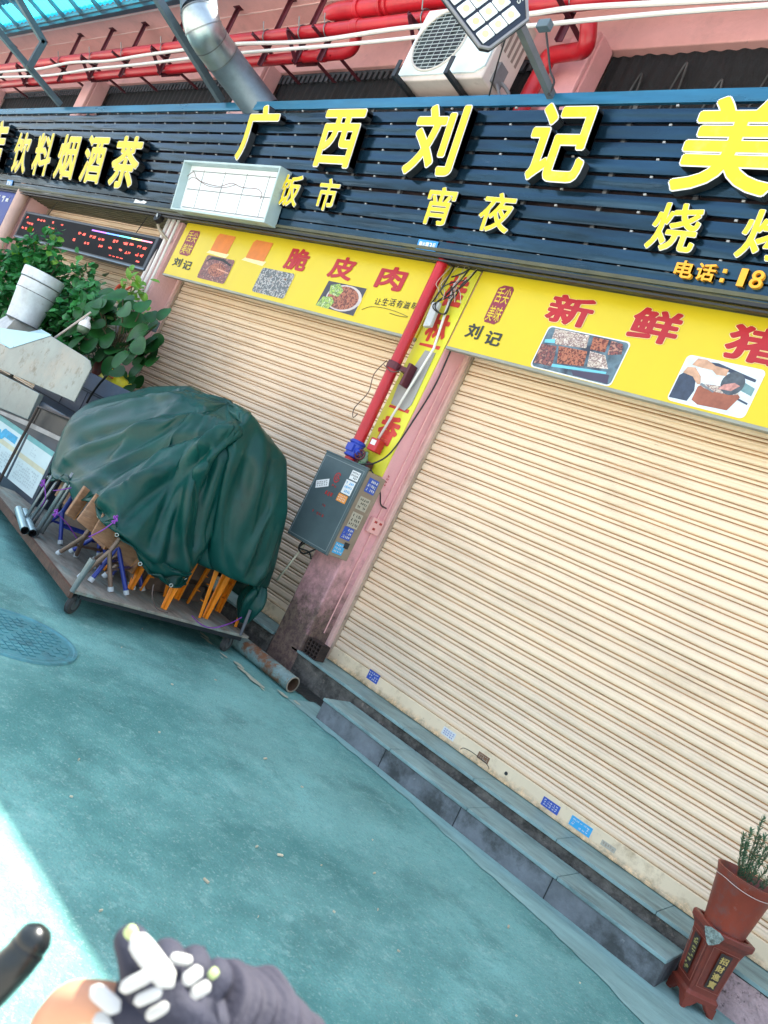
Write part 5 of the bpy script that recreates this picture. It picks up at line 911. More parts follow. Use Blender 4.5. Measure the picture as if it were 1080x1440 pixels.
# orange plastic stools
def plastic_stool(cx,cy,rot,label,z0=.172,h=.44,s=.17,tx=0):
    t=thing('plastic_stool',label,'stool',(cx,cy,z0),'orange plastic stools on the cart'); c_,s_=math.cos(rot),math.sin(rot)
    T=lambda x,y,z:Vector((cx+x*c_-y*s_+tx*z,cy+x*s_+y*c_,z0+z))
    top=s*.80
    for ix in(-1,1):
        for iy in(-1,1):
            b=MB()
            for (dx,dy) in((1,0),(0,1)):
                for k in range(2):
                    th=.004
                    w0=.022;w1=.055
                    a0=T(ix*s,iy*s,0); a1=T(ix*(s-dx*w0),iy*(s-dy*w0),0); b1=T(ix*(top-dx*w1),iy*(top-dy*w1),h-.03); b0=T(ix*top,iy*top,h-.03)
                nv=T(ix*(.0 if dx else -.006),iy*(.0 if dy else -.006),0)-T(0,0,0)
                b.prism([a0,a1,b1,b0],nv)
                q0=T(ix*(s-dx*w0),iy*(s-dy*w0),0); q1=T(ix*(top-dx*w1),iy*(top-dy*w1),h-.03); o_=T(ix*(-.010 if dy else .004),iy*(-.010 if dx else .004),0)-T(0,0,0); b.bar(q0,q1,.007,o_ if o_.length>0 else (0,0,1),.012)
            for zz in(.12,.24): 
                f=s+(top-s)*zz/h; b.obox(T(ix*(f-.02),iy*(f-.02),zz),(T(.018,0,0)-T(0,0,0)),(T(0,.018,0)-T(0,0,0)),(0,0,.003))
            b.build('leg',orange,t,bevel=.0015)
    b=MB(); pts=[T(x*top*1.04,y*top*1.04,h-.03) for x,y in((-1,-1),(1,-1),(1,1),(-1,1))]; b.prism(pts,(0,0,.03)); b.build('seat',orange,t,bevel=.008)
    b=MB()
    for k in range(4):
        x0,y0=[(-1,-1),(1,-1),(1,1),(-1,1)][k]; x1,y1=[(1,-1),(1,1),(-1,1),(-1,-1)][k]; f=s+(top-s)*.85; b.prism([T(x0*f,y0*f,h-.12),T(x1*f,y1*f,h-.12),T(x1*f*.97,y1*f*.97,h-.04),T(x0*f*.97,y0*f*.97,h-.04)],(T(-(x0+x1)*.002,-(y0+y1)*.002,0)-T(0,0,0)) if (x0+x1 or y0+y1) else (0,.003,0))
    b.build('apron',orange,t)
plastic_stool(-4.38,-1.135,.0,'orange plastic stool in the gap of the tarpaulin',h=.62,tx=0)
plastic_stool(-4.36,-.76,-.1,'orange plastic stool near the back corner of the cart',h=.62,s=.15,tx=.0)
plastic_stool(-4.68,-1.27,.12,'orange plastic stool half hidden behind the wooden seats',s=.17)
# ------------------------------------------------------------------ tarpaulin
TARP_CREASES=[
5,0,0,0,0,0,0,0,0,0,0,0,0,0,0,0,0,0,0,0,0,0,0,0,0,0,0,0,0,0,0,0,0,0,0,0,0,0,0,0,0,0,0,0,0,0,0,0,0,0,0,0,0,0,0,0,0,0,0,0,0,0,0,0,0,0,0,0,0,0,0,0,0,0,0,0,0,0,0,0,0,0,0,0,0,0,0,0,0,0,
0,0,0,0,0,0,0,0,0,0,0,0,0,0,0,0,0,0,0,0,0,0,0,0,0,0,0,0,0,0,0,0,0,0,0,0,41,-4,-7,-1,-3,-7,-13,2,-7,2,0,1,-1,0,2,1,-2,2,-1,1,-2,0,-1,-2,1,-2,1,0,-1,-2,-2,1,0,0,0,1,0,0,0,0,0,-1,0,0,0,-1,1,-2,0,0,0,0,1,0,
1,0,1,0,1,1,1,0,0,1,0,0,0,1,0,0,0,0,0,0,0,-1,-1,-1,0,-1,-1,-1,-1,-1,-1,-1,0,0,0,0,-1,1,-1,1,0,0,1,0,-1,0,1,2,0,0,1,3,2,3,1,2,4,2,18,8,1,2,2,8,1,-1,-1,-1,-1,-1,-2,-3,-16,3,7,4,-5,11,9,-13,9,-6,-1,0,4,-3,0,0,0,1,
1,1,-2,0,-2,-1,0,-2,1,-1,0,-3,0,0,0,1,0,0,0,0,0,0,-1,1,1,-1,0,1,-1,0,1,0,1,1,0,1,0,0,0,1,0,0,0,1,1,0,0,1,0,-1,1,0,0,0,1,0,-1,0,0,-1,-1,0,0,0,1,0,0,1,-1,0,-1,0,0,0,1,-1,0,1,0,0,1,-1,-2,-2,2,2,1,0,1,0,
-3,4,-3,5,-13,-2,6,1,-2,-10,-2,-1,0,-1,0,-1,0,0,36,2,0,-9,-7,-23,5,0,-2,-1,1,2,-4,1,1,0,1,1,1,2,-2,-2,-2,-3,2,-2,1,0,-1,-3,2,0,1,0,0,0,0,1,-1,-1,1,1,-2,2,0,1,-1,2,-1,1,0,1,1,0,0,2,0,0,0,1,0,1,0,0,0,0,0,1,-1,0,1,0,
-1,1,-1,1,-1,1,0,0,0,1,0,1,0,-1,0,0,0,1,2,-1,-1,1,1,-1,0,0,0,0,0,-3,-5,0,3,0,1,0,-2,-4,2,11,7,7,1,-2,1,3,2,3,0,-1,-2,-1,0,1,0,-7,-3,9,15,5,-23,12,-9,3,0,-2,1,-1,1,2,0,1,2,-1,1,0,-3,-4,0,-1,1,0,0,-3,2,0,0,0,1,1,
0,-1,0,1,0,-1,2,1,0,0,2,1,1,1,0,0,-1,1,1,-1,0,0,0,0,1,0,0,0,0,0,0,0,0,0,0,0,0,0,0,0,0,0,0,0,1,1,0,0,0,0,-1,0,2,0,0,-1,1,1,-1,1,-1,0,0,0,0,1,-4,-4,0,1,1,2,-3,-2,12,3,2,-10,-3,7,0,-2,-3,-3,0,2,2,1,-1,-4,
22,3,-3,-20,-9,14,6,-18,4,7,-2,-3,-1,0,1,2,0,1,2,0,0,1,-3,-5,1,0,-1,1,-1,0,0,0,0,1,1,-1,0,1,-2,2,-1,3,0,1,1,0,1,0,0,0,1,-1,0,0,-1,1,0,0,0,1,0,0,0,0,1,-1,0,0,0,1,-1,1,0,-1,1,0,0,1,0,1,0,-1,1,-1,0,-1,0,-1,0,0,
1,1,-1,1,0,-1,0,0,-4,0,-1,2,3,-3,-3,2,0,3,-4,3,7,4,-10,7,7,-6,-2,1,4,2,0,-1,-2,-1,0,4,-3,-1,2,12,0,-17,5,9,-3,-3,1,-2,-1,1,1,1,0,2,2,0,2,4,-4,0,-10,4,-2,0,0,0,0,1,0,0,0,2,-1,0,2,0,0,1,-1,-1,1,0,0,1,0,0,0,1,0,-1,
1,0,1,0,1,-1,1,1,0,0,0,0,1,-1,1,-1,1,-1,0,1,0,0,0,0,0,0,1,-1,0,-1,0,0,0,0,1,-1,0,2,-1,0,1,-1,-1,0,1,-4,-4,0,3,0,-5,-1,5,2,-2,4,5,-4,5,4,-10,-2,6,0,-5,-3,-3,-2,0,0,-1,-1,-3,-1,-1,1,4,5,0,-9,2,3,0,-2,0,1,1,0,2,1,
2,1,3,-4,-6,6,-8,10,-6,0,-2,2,-1,1,-1,1,0,1,-1,-1,6,-5,-1,2,0,0,-1,1,0,0,1,0,0,2,2,1,0,1,-1,1,-1,0,1,0,1,0,0,0,0,0,0,0,0,0,0,0,0,0,1,0,0,0,0,0,-5,4,1,-1,-1,-6,5,2,-7,3,-4,6,-9,13,-4,9,-5,-3,-1,-8,-3,6,0,-1,-1,1,
3,3,4,-3,-11,-3,11,1,-2,-4,-2,-1,0,0,0,-1,0,-1,-4,1,-2,0,0,6,-7,23,-21,1,3,-1,-1,2,0,1,1,1,2,3,3,6,-3,-1,-7,-9,12,-6,-2,2,-1,0,-2,3,-1,3,-2,-7,5,8,-4,-1,-3,1,1,1,1,0,1,0,0,0,-1,0,0,-2,1,-1,2,2,2,4,0,0,1,1,0,1,1,0,0,1,
1,-1,1,-1,-2,3,-1,-1,-9,6,-8,7,1,4,1,4,-32,14,-12,15,12,-19,1,2,0,-23,-1,27,-2,3,-3,1,-2,1,1,-4,6,3,2,-7,2,5,-8,2,-10,-2,0,0,-1,0,-1,1,2,0,-4,-1,1,-2,1,0,12,-9,3,-4,2,-3,1,2,1,-1,2,1,3,2,4,-13,0,7,-4,1,-4,7,-1,0,-1,-1,2,-1,1,-5,
6,7,-6,-14,5,12,-4,-4,3,0,-1,1,0,0,0,-2,0,-1,0,2,1,2,4,4,7,6,4,2,0,-1,0,-1,0,0,-2,3,-1,0,1,1,-47,44,3,1,9,-75,41,27,2,-4,-2,-2,35,-49,-23,-13,37,-4,-22,3,3,11,4,-15,9,6,-6,-4,3,0,3,-9,11,1,-5,-7,12,-2,-4,-10,2,2,1,-3,-2,-2,0,0,0,4,
-3,-1,0,-1,-2,1,1,0,11,-8,0,-4,3,2,1,-1,1,2,0,7,-6,8,-24,-4,18,-11,7,8,-7,10,-3,-7,3,8,0,-8,1,2,-1,10,-9,-5,6,-1,-2,0,0,0,0,-2,-1,0,0,0,1,11,11,14,-4,20,4,-10,-3,-4,-3,1,-2,1,-1,0,-10,-1,5,-3,-7,-15,-15,-2,6,-18,17,59,-79,14,0,16,2,-16,8,34,
-19,53,-83,80,28,-45,14,14,-22,-52,-11,-4,33,-6,-1,-6,-7,13,6,2,-14,11,-1,-18,-1,6,3,0,-2,-1,1,0,-1,-2,-3,-2,-4,-1,0,-1,0,0,0,0,10,-3,-6,3,-2,3,0,-1,3,-1,1,0,5,-12,43,-29,-21,-10,7,3,7,5,13,-13,-8,7,12,-1,-6,-1,1,3,9,-13,3,-2,-1,0,0,-1,2,-2,-1,-2,6,15,
27,7,30,12,-47,24,-23,-13,-9,-4,-3,-6,2,-3,-4,-2,2,-44,32,-11,-13,8,46,-32,-9,-26,20,17,-29,12,-69,85,5,20,-52,23,18,-88,35,-54,-46,58,-34,17,24,42,61,14,-60,-3,-14,31,22,-2,5,5,-5,-4,-14,7,1,-2,-3,-3,-2,1,0,1,0,4,-1,-6,-5,2,-3,0,1,0,0,0,1,5,-6,3,3,-1,-3,0,4,-1,
0,-1,-9,26,-13,-34,38,19,-18,-11,-1,0,14,7,-24,-8,7,12,0,-2,-2,0,4,3,-3,-1,-3,1,3,2,-3,4,-3,-2,36,42,10,-36,-17,-36,-24,15,-13,13,2,5,2,-2,-8,-11,2,-8,-2,3,-14,6,6,7,9,-47,32,38,-38,-4,70,-56,34,-183,-11,72,94,-101,35,82,0,-7,57,-52,-14,-75,-36,68,2,-53,72,6,31,-5,16,0,
-12,13,2,-12,6,-4,-6,-3,0,0,-2,0,1,1,0,-2,2,1,-3,-2,-1,1,0,4,-5,1,0,2,0,6,-4,3,-4,0,4,-2,0,0,-1,-15,45,-57,7,-18,60,-25,9,-10,-6,32,-1,-20,-14,7,8,-1,-3,0,1,3,5,0,-4,1,-1,7,-4,-3,3,19,45,-32,-62,4,-17,-22,58,-31,-3,15,-3,-8,-2,0,-5,0,-1,2,2,30,
-60,36,6,-10,4,36,-41,11,-17,9,9,-15,17,92,-38,-72,-50,85,9,-66,-4,-12,-15,36,32,49,47,-122,-28,143,-47,4,11,2,-19,2,21,-15,-10,0,-7,-2,1,-2,-5,-4,2,1,2,-1,0,-2,1,1,-4,0,0,-1,1,-1,4,-4,1,4,-5,5,-1,-4,4,-2,3,0,0,-1,12,-27,-3,135,-149,69,-89,46,15,-13,-10,6,26,-4,-9,-11,
1,7,-2,-7,3,-1,9,7,0,-2,-5,-2,17,-12,-1,27,-27,-39,-3,8,-9,8,22,-38,32,-29,17,-8,-9,2,6,2,-4,4,4,2,21,-17,5,10,-5,-5,-4,-3,21,-19,-5,5,9,-16,37,18,-24,-22,-2,20,19,13,10,-9,17,13,-14,61,-24,-132,56,28,2,7,-4,-9,9,-20,-4,-5,-4,-6,-7,3,3,2,0,0,-2,-1,1,-1,-1,-2,
-4,-1,1,0,-1,-1,2,-2,4,-2,10,-10,4,-6,4,2,-2,1,0,-1,-3,20,-29,-16,183,-234,149,-60,-5,8,-20,-12,18,10,-2,0,-4,-2,4,-6,-9,8,-8,14,2,10,3,-25,8,28,-18,-26,-20,-8,8,-8,7,16,-11,-5,9,-2,0,7,-5,-10,4,4,0,4,4,6,19,-24,10,2,-12,16,4,-7,-4,7,-3,-3,-10,19,-3,-36,7,29,
20,1,-14,-14,-13,-10,-13,-115,50,79,72,76,-41,-12,-28,-33,46,19,-43,-10,-8,-2,1,1,3,-2,-3,-1,1,-2,0,0,-2,2,-2,0,-4,-1,2,0,-1,-1,-1,1,-1,0,9,-6,8,-10,5,0,-5,4,0,0,0,4,58,-134,75,-11,81,-22,-68,36,-8,-19,-5,10,6,-2,2,4,1,-3,-33,16,9,-4,9,-8,26,4,-49,21,26,-28,-24,14,
2,0,-13,2,4,11,-18,16,-16,6,5,-2,-14,5,3,4,6,5,2,19,-12,-2,29,-18,-9,-3,-3,-5,17,-4,3,-24,-13,1,18,5,-6,-3,6,6,4,4,4,113,-20,-49,-44,-29,27,20,-16,15,-58,31,5,2,4,-1,2,1,0,-6,-2,0,-1,1,-2,0,-1,-1,0,0,0,-4,0,1,-1,0,-1,-1,0,2,2,8,-10,6,-1,0,-9,7,
-1,0,7,-8,-93,243,-195,277,-248,101,-107,24,21,-9,-13,-5,4,4,-6,0,17,5,-1,-33,13,-1,3,-7,-7,43,-3,-54,21,13,-21,10,1,11,2,0,-6,-4,-5,-5,-4,0,0,1,-7,-8,6,8,7,4,4,1,-4,7,-4,14,-2,-19,5,-1,-12,3,-9,-3,-9,31,37,-17,-8,-6,-10,-11,-8,-8,-7,-6,-3,-7,7,38,27,-10,8,-15,-3,15,
-4,3,-4,-1,-3,0,0,4,1,-3,-2,-1,0,-1,0,-2,-1,2,-3,3,-1,-2,0,-1,-2,0,-2,2,3,3,-7,6,-4,3,2,-1,-1,-1,-3,20,18,-195,54,101,59,-273,241,-44,25,11,-2,-6,-5,-1,5,-21,10,38,-17,-26,6,3,0,6,-23,3,57,-18,-24,4,-2,-2,8,-16,-5,9,7,3,4,-3,-2,-8,-3,-9,-4,-8,9,13,5,3,
4,3,0,9,-3,-15,8,6,-10,8,-13,-21,2,-11,58,18,-30,6,-14,-10,1,6,8,8,7,-10,-30,4,23,13,12,-34,7,19,29,-70,18,3,-2,-1,-1,-1,0,1,-2,0,-1,-3,1,-1,-1,0,-1,1,-4,1,-1,0,0,-1,1,12,-10,6,-13,7,-7,7,-8,6,6,-8,3,-1,1,16,-1,42,173,-369,-11,203,-1,-44,-19,10,8,-2,-2,0,
3,3,-27,6,42,11,-37,-6,-1,5,3,-23,26,8,22,-26,-6,-11,4,14,2,-24,-1,6,3,5,2,-3,-1,0,-6,-1,9,-1,4,4,-6,5,-13,-1,14,-1,-8,7,-10,-1,3,-6,0,46,-2,-10,-11,-20,4,28,-1,-17,-21,-21,-22,17,49,29,1,8,-57,31,28,-14,-23,-5,-11,11,-1,-1,0,-1,-1,-1,-2,0,-2,0,-1,0,-1,-1,1,-2,
-4,-2,1,4,1,-1,-4,1,19,-9,-4,4,-14,2,-2,7,-1,-1,-1,0,-3,-4,41,18,-194,179,78,-84,-10,-3,-12,-4,2,10,-10,3,-1,22,-56,10,33,-5,-10,0,-1,-1,5,11,-1,-27,-18,32,-18,-10,8,13,16,25,-6,-10,-5,-8,-10,-15,-14,10,-4,37,9,1,-4,-6,1,0,9,1,-24,9,-13,17,-18,3,-13,17,24,11,-4,-14,-18,16,
9,-44,-2,4,10,23,33,10,1,-14,6,-40,11,8,-1,0,-14,2,1,-6,3,-2,-2,0,-1,-1,0,-2,-1,-1,-4,1,1,-1,-1,0,-7,4,1,-4,-1,6,21,-6,-22,-2,7,-1,21,-18,-5,-11,10,2,2,1,-9,7,13,3,30,-1,-86,119,-61,11,-13,-4,6,-3,7,-22,2,12,32,-47,0,25,-2,-17,-4,-1,1,0,12,12,-65,-1,28,2,
-19,16,-2,22,20,6,-14,-16,-12,-7,-4,-12,63,11,-7,-8,-7,-5,0,2,7,-7,-12,1,-6,12,-11,-2,6,25,12,-19,-8,-19,11,-9,-39,20,-13,18,39,23,5,8,-11,-6,-26,-31,72,-3,-26,-11,-4,8,-9,-4,7,1,-3,-2,1,-3,-3,-1,0,-1,0,-3,1,2,-1,-4,-7,-1,1,2,-1,-1,1,10,3,-13,5,-4,6,-2,-2,-17,13,0,
-4,8,-6,5,-18,38,-41,24,18,26,-45,8,3,-1,0,10,0,-29,11,-22,55,-29,0,3,-5,-2,1,0,1,-5,-48,42,6,-22,3,16,34,-14,2,-5,-11,10,2,-21,-27,-31,47,62,-2,-7,-9,-8,-6,-1,5,2,-34,25,-1,-7,26,-21,1,-19,3,15,5,1,-20,3,-1,-38,27,-14,33,40,2,-11,0,-17,-7,11,-31,31,-22,27,-4,-6,0,3,
-1,0,-5,-1,-1,-4,-1,0,-1,-2,-1,-2,0,-2,-3,-2,2,3,-8,1,-1,1,-1,5,-4,1,12,-5,-6,-2,4,7,8,-17,-8,10,-6,9,8,-13,9,-2,14,-26,7,-22,48,-23,27,-11,-7,-5,33,-6,-72,46,-12,32,-23,5,27,-15,-18,7,-12,0,-18,-21,34,1,-5,8,2,46,41,-33,-49,-45,16,5,-5,5,-3,24,23,-4,-7,-4,0,6,
6,2,-2,-7,2,16,4,-32,4,-11,9,5,-5,-9,-7,3,-42,33,-10,27,35,-8,-1,-3,-4,4,7,-43,-5,69,-41,8,-5,0,-1,3,-2,-9,3,3,-3,0,-2,-2,-1,-2,0,-2,-2,0,-2,-2,-1,-1,-9,0,1,0,2,-3,0,0,5,10,-5,-6,-7,22,-32,25,-8,1,7,-17,20,-11,9,7,16,-16,-12,1,-2,9,-5,8,2,-12,17,56,
-78,18,-13,8,-7,0,-2,3,2,4,-2,-25,-5,5,27,12,-2,-20,-20,-14,20,44,-3,-31,-41,20,4,-5,33,6,-11,-1,1,1,3,6,2,-93,103,-53,6,9,1,-6,12,-3,18,0,-6,-20,4,-21,18,-3,10,39,-5,-1,-12,5,0,-6,-23,-32,56,-31,34,4,-2,4,-2,-17,10,1,-1,-2,-2,-1,0,-2,-1,-1,-4,2,-3,-2,-1,-1,-3,3,
-11,0,1,2,-1,-2,6,-1,-3,10,-18,13,-8,-21,11,39,-20,-7,6,2,-7,-4,-5,18,9,3,-9,-8,3,32,-30,9,17,-11,-38,40,44,-55,-2,-3,12,-2,7,45,-41,-51,23,-4,-7,15,18,29,2,-1,-29,-39,-58,3,43,12,-9,-15,10,30,16,-1,2,-5,-1,-3,6,4,-15,41,-66,-22,27,3,1,1,7,8,14,-11,-9,-11,-6,-5,17,-6,
41,3,-3,-7,1,-5,-12,-9,-19,-4,72,-34,-9,-5,0,6,14,4,-1,0,-3,-1,-2,0,-2,-2,-1,-1,-2,-4,0,-1,-2,-1,1,-7,-15,4,3,-3,2,-2,-1,0,3,1,17,-15,-2,-2,23,-39,24,-1,-6,3,-3,-4,-16,-1,20,15,-4,0,-8,5,-5,11,-6,30,-47,-8,51,-21,-1,-2,5,16,12,-32,6,-5,-15,4,3,27,-7,12,50,-5,
-26,-28,-22,-54,18,12,0,-9,21,56,-3,-10,-18,0,-3,1,10,-6,-64,61,-15,8,-1,-13,-4,2,5,18,0,-5,-24,9,-12,17,-6,22,14,-3,-4,-2,-5,-10,-6,-17,-25,74,-66,34,32,-29,-2,-4,-1,9,6,17,-9,-2,0,-2,-4,-2,0,-2,-2,-2,-3,-4,1,0,-5,6,-17,4,1,2,-1,0,-1,1,-1,0,8,-13,17,20,-22,3,-7,-2,
-3,0,-2,11,-26,-8,13,18,5,-2,-6,3,19,-21,-7,41,-28,-11,17,-4,2,-1,-2,25,15,-44,15,-17,0,6,18,0,-12,-28,-8,86,24,-44,-18,-28,-18,22,-25,1,39,25,-2,-16,-5,-2,-13,19,6,-30,37,-47,17,5,-4,-23,9,3,5,21,-8,-7,-18,4,-3,17,3,26,-5,-7,-3,-7,-8,-9,-17,-19,44,53,-26,-19,-22,13,-2,0,-2,0,
0,-3,25,-7,0,-2,0,0,-4,-1,-1,-1,-2,-6,-3,2,-3,0,-10,-4,-1,3,2,-2,-2,3,1,-1,0,16,-12,-22,20,6,-4,-3,0,-1,-1,5,13,-39,11,8,12,-2,11,-14,7,0,-9,-18,38,-15,1,7,-4,1,7,12,12,-46,-18,23,0,17,-3,-6,-11,-15,-23,-30,102,77,-44,-15,-52,20,-2,-12,24,11,-7,-10,-1,-13,8,21,-23,-21,
20,-8,2,-1,-6,-13,11,6,10,7,-3,-24,12,-14,20,6,14,2,-8,-5,-6,-7,-11,-13,-13,53,38,-110,51,38,-39,6,1,-1,5,-7,-3,0,-6,14,4,3,-3,-3,0,-2,-1,-1,-4,1,-4,-7,8,-5,-17,-1,-2,2,7,1,-4,1,0,2,-1,4,3,1,-10,-6,12,-4,5,-6,0,1,19,-3,-25,4,6,9,0,-3,1,-3,16,-26,24,-5,
1,5,-1,-4,4,34,-88,11,27,60,-44,-10,-10,23,0,-22,-17,-10,-33,64,84,-8,-24,-57,71,-67,10,4,1,-2,0,-14,37,-7,-26,18,-15,11,-9,-1,-7,-3,4,6,17,-3,-5,-27,20,-9,24,-1,10,-4,-6,-8,-9,-10,-13,-8,37,15,-59,92,-36,-31,6,8,4,-2,-6,3,-1,5,-4,-2,7,0,4,-3,-1,0,-1,-3,0,-2,-2,0,-5,-1,
-16,-4,-4,1,4,3,3,-1,2,1,-2,-1,8,3,-9,-7,3,4,-1,0,-3,3,-7,33,-13,-17,3,4,3,7,-4,-5,16,-10,11,-2,-1,4,0,-10,1,-20,-33,16,56,9,8,-39,-8,10,35,-17,-37,-10,-1,-29,60,50,4,-31,-23,43,-33,-8,13,-2,-19,8,30,-30,-8,10,-2,13,-1,-13,-9,2,1,12,9,-3,-21,6,-1,9,12,-2,5,-5,
-8,-9,-10,-12,-3,21,20,-56,52,-18,41,-31,-3,-2,2,2,-6,-2,1,2,-5,3,-11,10,10,0,-3,0,1,-2,-5,4,-7,0,-12,3,-13,6,4,-12,-3,5,-1,1,-2,1,1,-2,-2,-7,10,-3,5,-3,-1,2,0,3,-7,17,-4,7,-11,-12,19,4,-4,-5,-5,12,9,-3,1,3,-4,-2,-5,-34,-2,29,31,-7,28,-18,-21,-17,30,17,-10,-49,
10,1,-27,52,32,0,-51,65,-46,-3,-6,4,-17,50,-14,-18,16,3,-10,-15,14,-9,-9,5,-9,17,-2,2,-24,29,-23,35,-4,0,-4,-9,-11,-9,-9,-3,8,22,-31,23,50,-18,-47,-2,13,2,0,-4,2,-1,2,-3,-6,3,2,6,-1,5,-1,0,-1,-1,3,-6,-3,-11,6,-5,-22,5,8,12,-16,-2,0,-2,1,-2,-1,3,1,3,0,2,-4,5,
-5,0,6,-4,3,-1,2,0,3,6,-15,8,1,4,-11,4,1,12,-1,8,-7,-5,7,-30,-1,36,5,1,-6,36,-5,-30,-16,37,26,-5,-61,0,2,19,21,14,-19,-24,4,10,-13,9,18,19,-24,-29,87,-6,-40,-21,15,-8,17,-31,1,4,-7,-3,-14,17,0,15,-5,0,-7,-11,-9,-9,0,-6,16,-21,14,70,-56,26,-16,-11,-3,1,3,0,-5,-2,
-1,-6,5,4,-3,-8,2,15,0,-2,-1,2,0,-7,-4,-2,7,-13,-15,-4,-1,10,13,-13,-5,4,2,-1,1,1,2,-5,1,-1,-14,9,5,3,5,-5,3,-10,6,-4,2,5,-2,5,-7,6,2,2,-1,-1,16,-4,2,-2,-4,-20,1,25,-2,-2,-11,1,4,-35,24,37,10,7,-24,-34,-16,-19,72,68,12,-31,22,-35,-1,-23,26,-16,-53,-3,-23,67,
-47,15,46,-15,-25,4,-7,10,-1,-11,-2,9,7,0,-4,-1,-9,-7,-5,-1,-3,0,-3,29,47,-17,-6,-56,1,28,-3,-6,0,0,1,-2,-4,-6,3,6,-3,-10,12,7,-1,1,-5,1,-7,-5,6,4,-19,7,-17,26,0,-26,12,3,-8,-4,4,1,0,-2,-1,0,4,2,-8,-1,-1,-2,14,-6,6,-9,5,1,-6,4,5,1,-3,5,-1,2,1,0,
-3,5,28,-20,-8,-11,2,17,-4,9,0,4,9,-15,-25,20,20,-9,1,-40,7,-12,-21,60,71,-10,-28,-33,-48,-10,-42,49,19,22,-52,-23,123,-46,-12,-5,-26,21,11,8,2,-2,3,2,7,-3,0,-7,-10,-6,-3,10,-11,12,27,23,-12,-34,-10,32,-16,-12,25,-28,-1,5,6,-4,-1,0,-8,4,2,5,3,-2,3,-3,-2,-2,-5,5,0,-2,3,-7,
0,-20,10,18,-32,14,1,2,-5,2,-1,-2,-3,-3,3,6,-7,8,-4,-5,-2,5,-1,9,-1,3,1,-6,3,1,2,-1,0,0,1,4,2,-23,26,9,-14,-5,7,8,-8,6,3,2,11,41,-28,-33,30,-5,4,-12,-22,0,-15,-21,66,23,-26,-24,-4,-32,18,-16,26,12,-12,-32,17,26,-35,21,4,-2,9,-4,2,6,2,4,4,-1,-5,-11,-5,-2,
7,-6,0,30,16,-9,-30,-43,21,4,6,8,-13,5,-3,1,5,7,-4,-2,2,4,4,-5,-12,-5,25,-2,-1,3,-7,1,3,-11,2,-5,-24,-8,21,2,9,-13,4,-4,1,-3,-2,0,3,-5,-2,7,-7,1,10,1,-5,3,-4,-6,11,-1,5,-3,-1,2,7,-3,3,-4,-1,2,8,-41,33,8,-1,-8,10,1,-3,7,-3,1,10,4,-13,-16,19,7,
-9,5,-38,8,-6,-17,4,74,-9,-22,-6,23,-31,14,-21,-8,-1,19,-8,7,-12,11,22,-17,3,-1,2,0,1,3,4,-1,-9,-7,-2,6,4,-14,30,19,-9,-30,-47,36,45,-41,-1,38,-51,5,1,-2,-1,4,1,10,-5,1,5,-4,-21,16,19,-4,0,-3,-7,7,-5,-9,3,-15,-8,19,-45,16,6,-13,8,-4,6,1,2,-1,-4,5,-2,1,13,-16,
1,3,-5,7,-2,-7,3,3,2,5,-4,-1,24,-12,0,-5,1,-2,9,-27,14,9,2,-7,9,8,-10,-13,6,6,5,-8,-11,-17,-38,14,12,22,5,-45,-16,-15,-104,56,24,41,28,53,-3,-25,15,-1,2,3,-3,8,-8,10,17,-23,2,1,0,3,4,-9,12,-3,-11,-1,4,6,-9,19,17,-9,-27,-41,11,70,-56,3,43,-46,18,-17,2,1,2,-10,
-2,6,7,-14,23,-3,3,4,-5,11,-3,-3,-1,-4,-11,17,-15,-7,-28,26,-31,19,5,11,-17,-7,-2,4,1,-2,0,3,13,-9,-1,-18,12,7,-7,-1,4,7,-9,7,-3,5,3,2,4,9,-14,2,6,-6,3,33,-46,8,7,8,17,-11,-24,-13,22,-2,-14,-11,-9,-24,-28,13,22,17,33,26,12,-6,82,33,-8,-37,-45,-79,24,-42,22,19,21,-24,
2,0,1,10,10,7,-25,0,2,5,3,-5,14,-8,-4,-1,2,1,8,15,-5,-25,-33,-17,90,-32,-27,38,2,-50,25,-12,-2,-1,-1,5,-3,7,0,-2,7,2,0,-29,-4,42,-5,-3,12,-13,-9,6,4,-2,-1,-18,27,-35,13,5,-10,1,-3,0,1,1,5,4,-7,3,2,3,-18,6,8,-10,2,3,0,-4,12,2,-2,7,-15,12,0,18,-12,-4,
-5,47,-59,13,1,25,9,-31,2,2,-19,-17,-11,-6,-4,26,56,-4,15,-13,-19,-32,-14,3,-9,-97,25,55,11,51,33,-66,4,35,-1,-7,-6,7,0,11,0,16,-20,0,0,4,4,-5,-5,10,-4,2,7,2,12,-4,-21,-28,-23,68,6,-49,32,27,-62,15,4,-14,2,6,-11,10,1,0,1,1,6,2,-3,-11,12,9,2,-2,-1,-4,0,-18,-4,8,
-13,-11,41,-49,9,8,9,-4,-3,-2,0,-2,-4,4,6,6,-5,5,-10,-8,-1,8,-2,-4,11,-18,18,5,0,1,15,-17,7,5,1,2,-29,41,-23,-11,6,7,12,0,-4,-56,0,12,-4,-8,39,30,-76,22,42,0,21,-2,9,-3,-4,-24,-102,35,40,-22,14,47,-46,2,5,23,-14,0,3,21,-7,14,-12,-1,-2,-3,13,-14,0,4,6,1,5,9,
-2,-15,-23,-18,20,54,-48,8,43,-46,-28,38,-23,-1,3,6,-7,12,-3,-8,-5,9,2,8,0,-1,-14,-14,38,0,-12,10,-15,-16,9,9,-22,20,2,-30,1,-3,12,3,3,0,-2,0,-1,3,-3,-1,6,-1,5,-8,1,-4,10,2,-3,15,-21,6,4,2,-11,7,8,-10,13,-9,9,-29,18,-5,-3,9,3,-6,-25,15,-12,-13,1,36,10,-48,52,28,
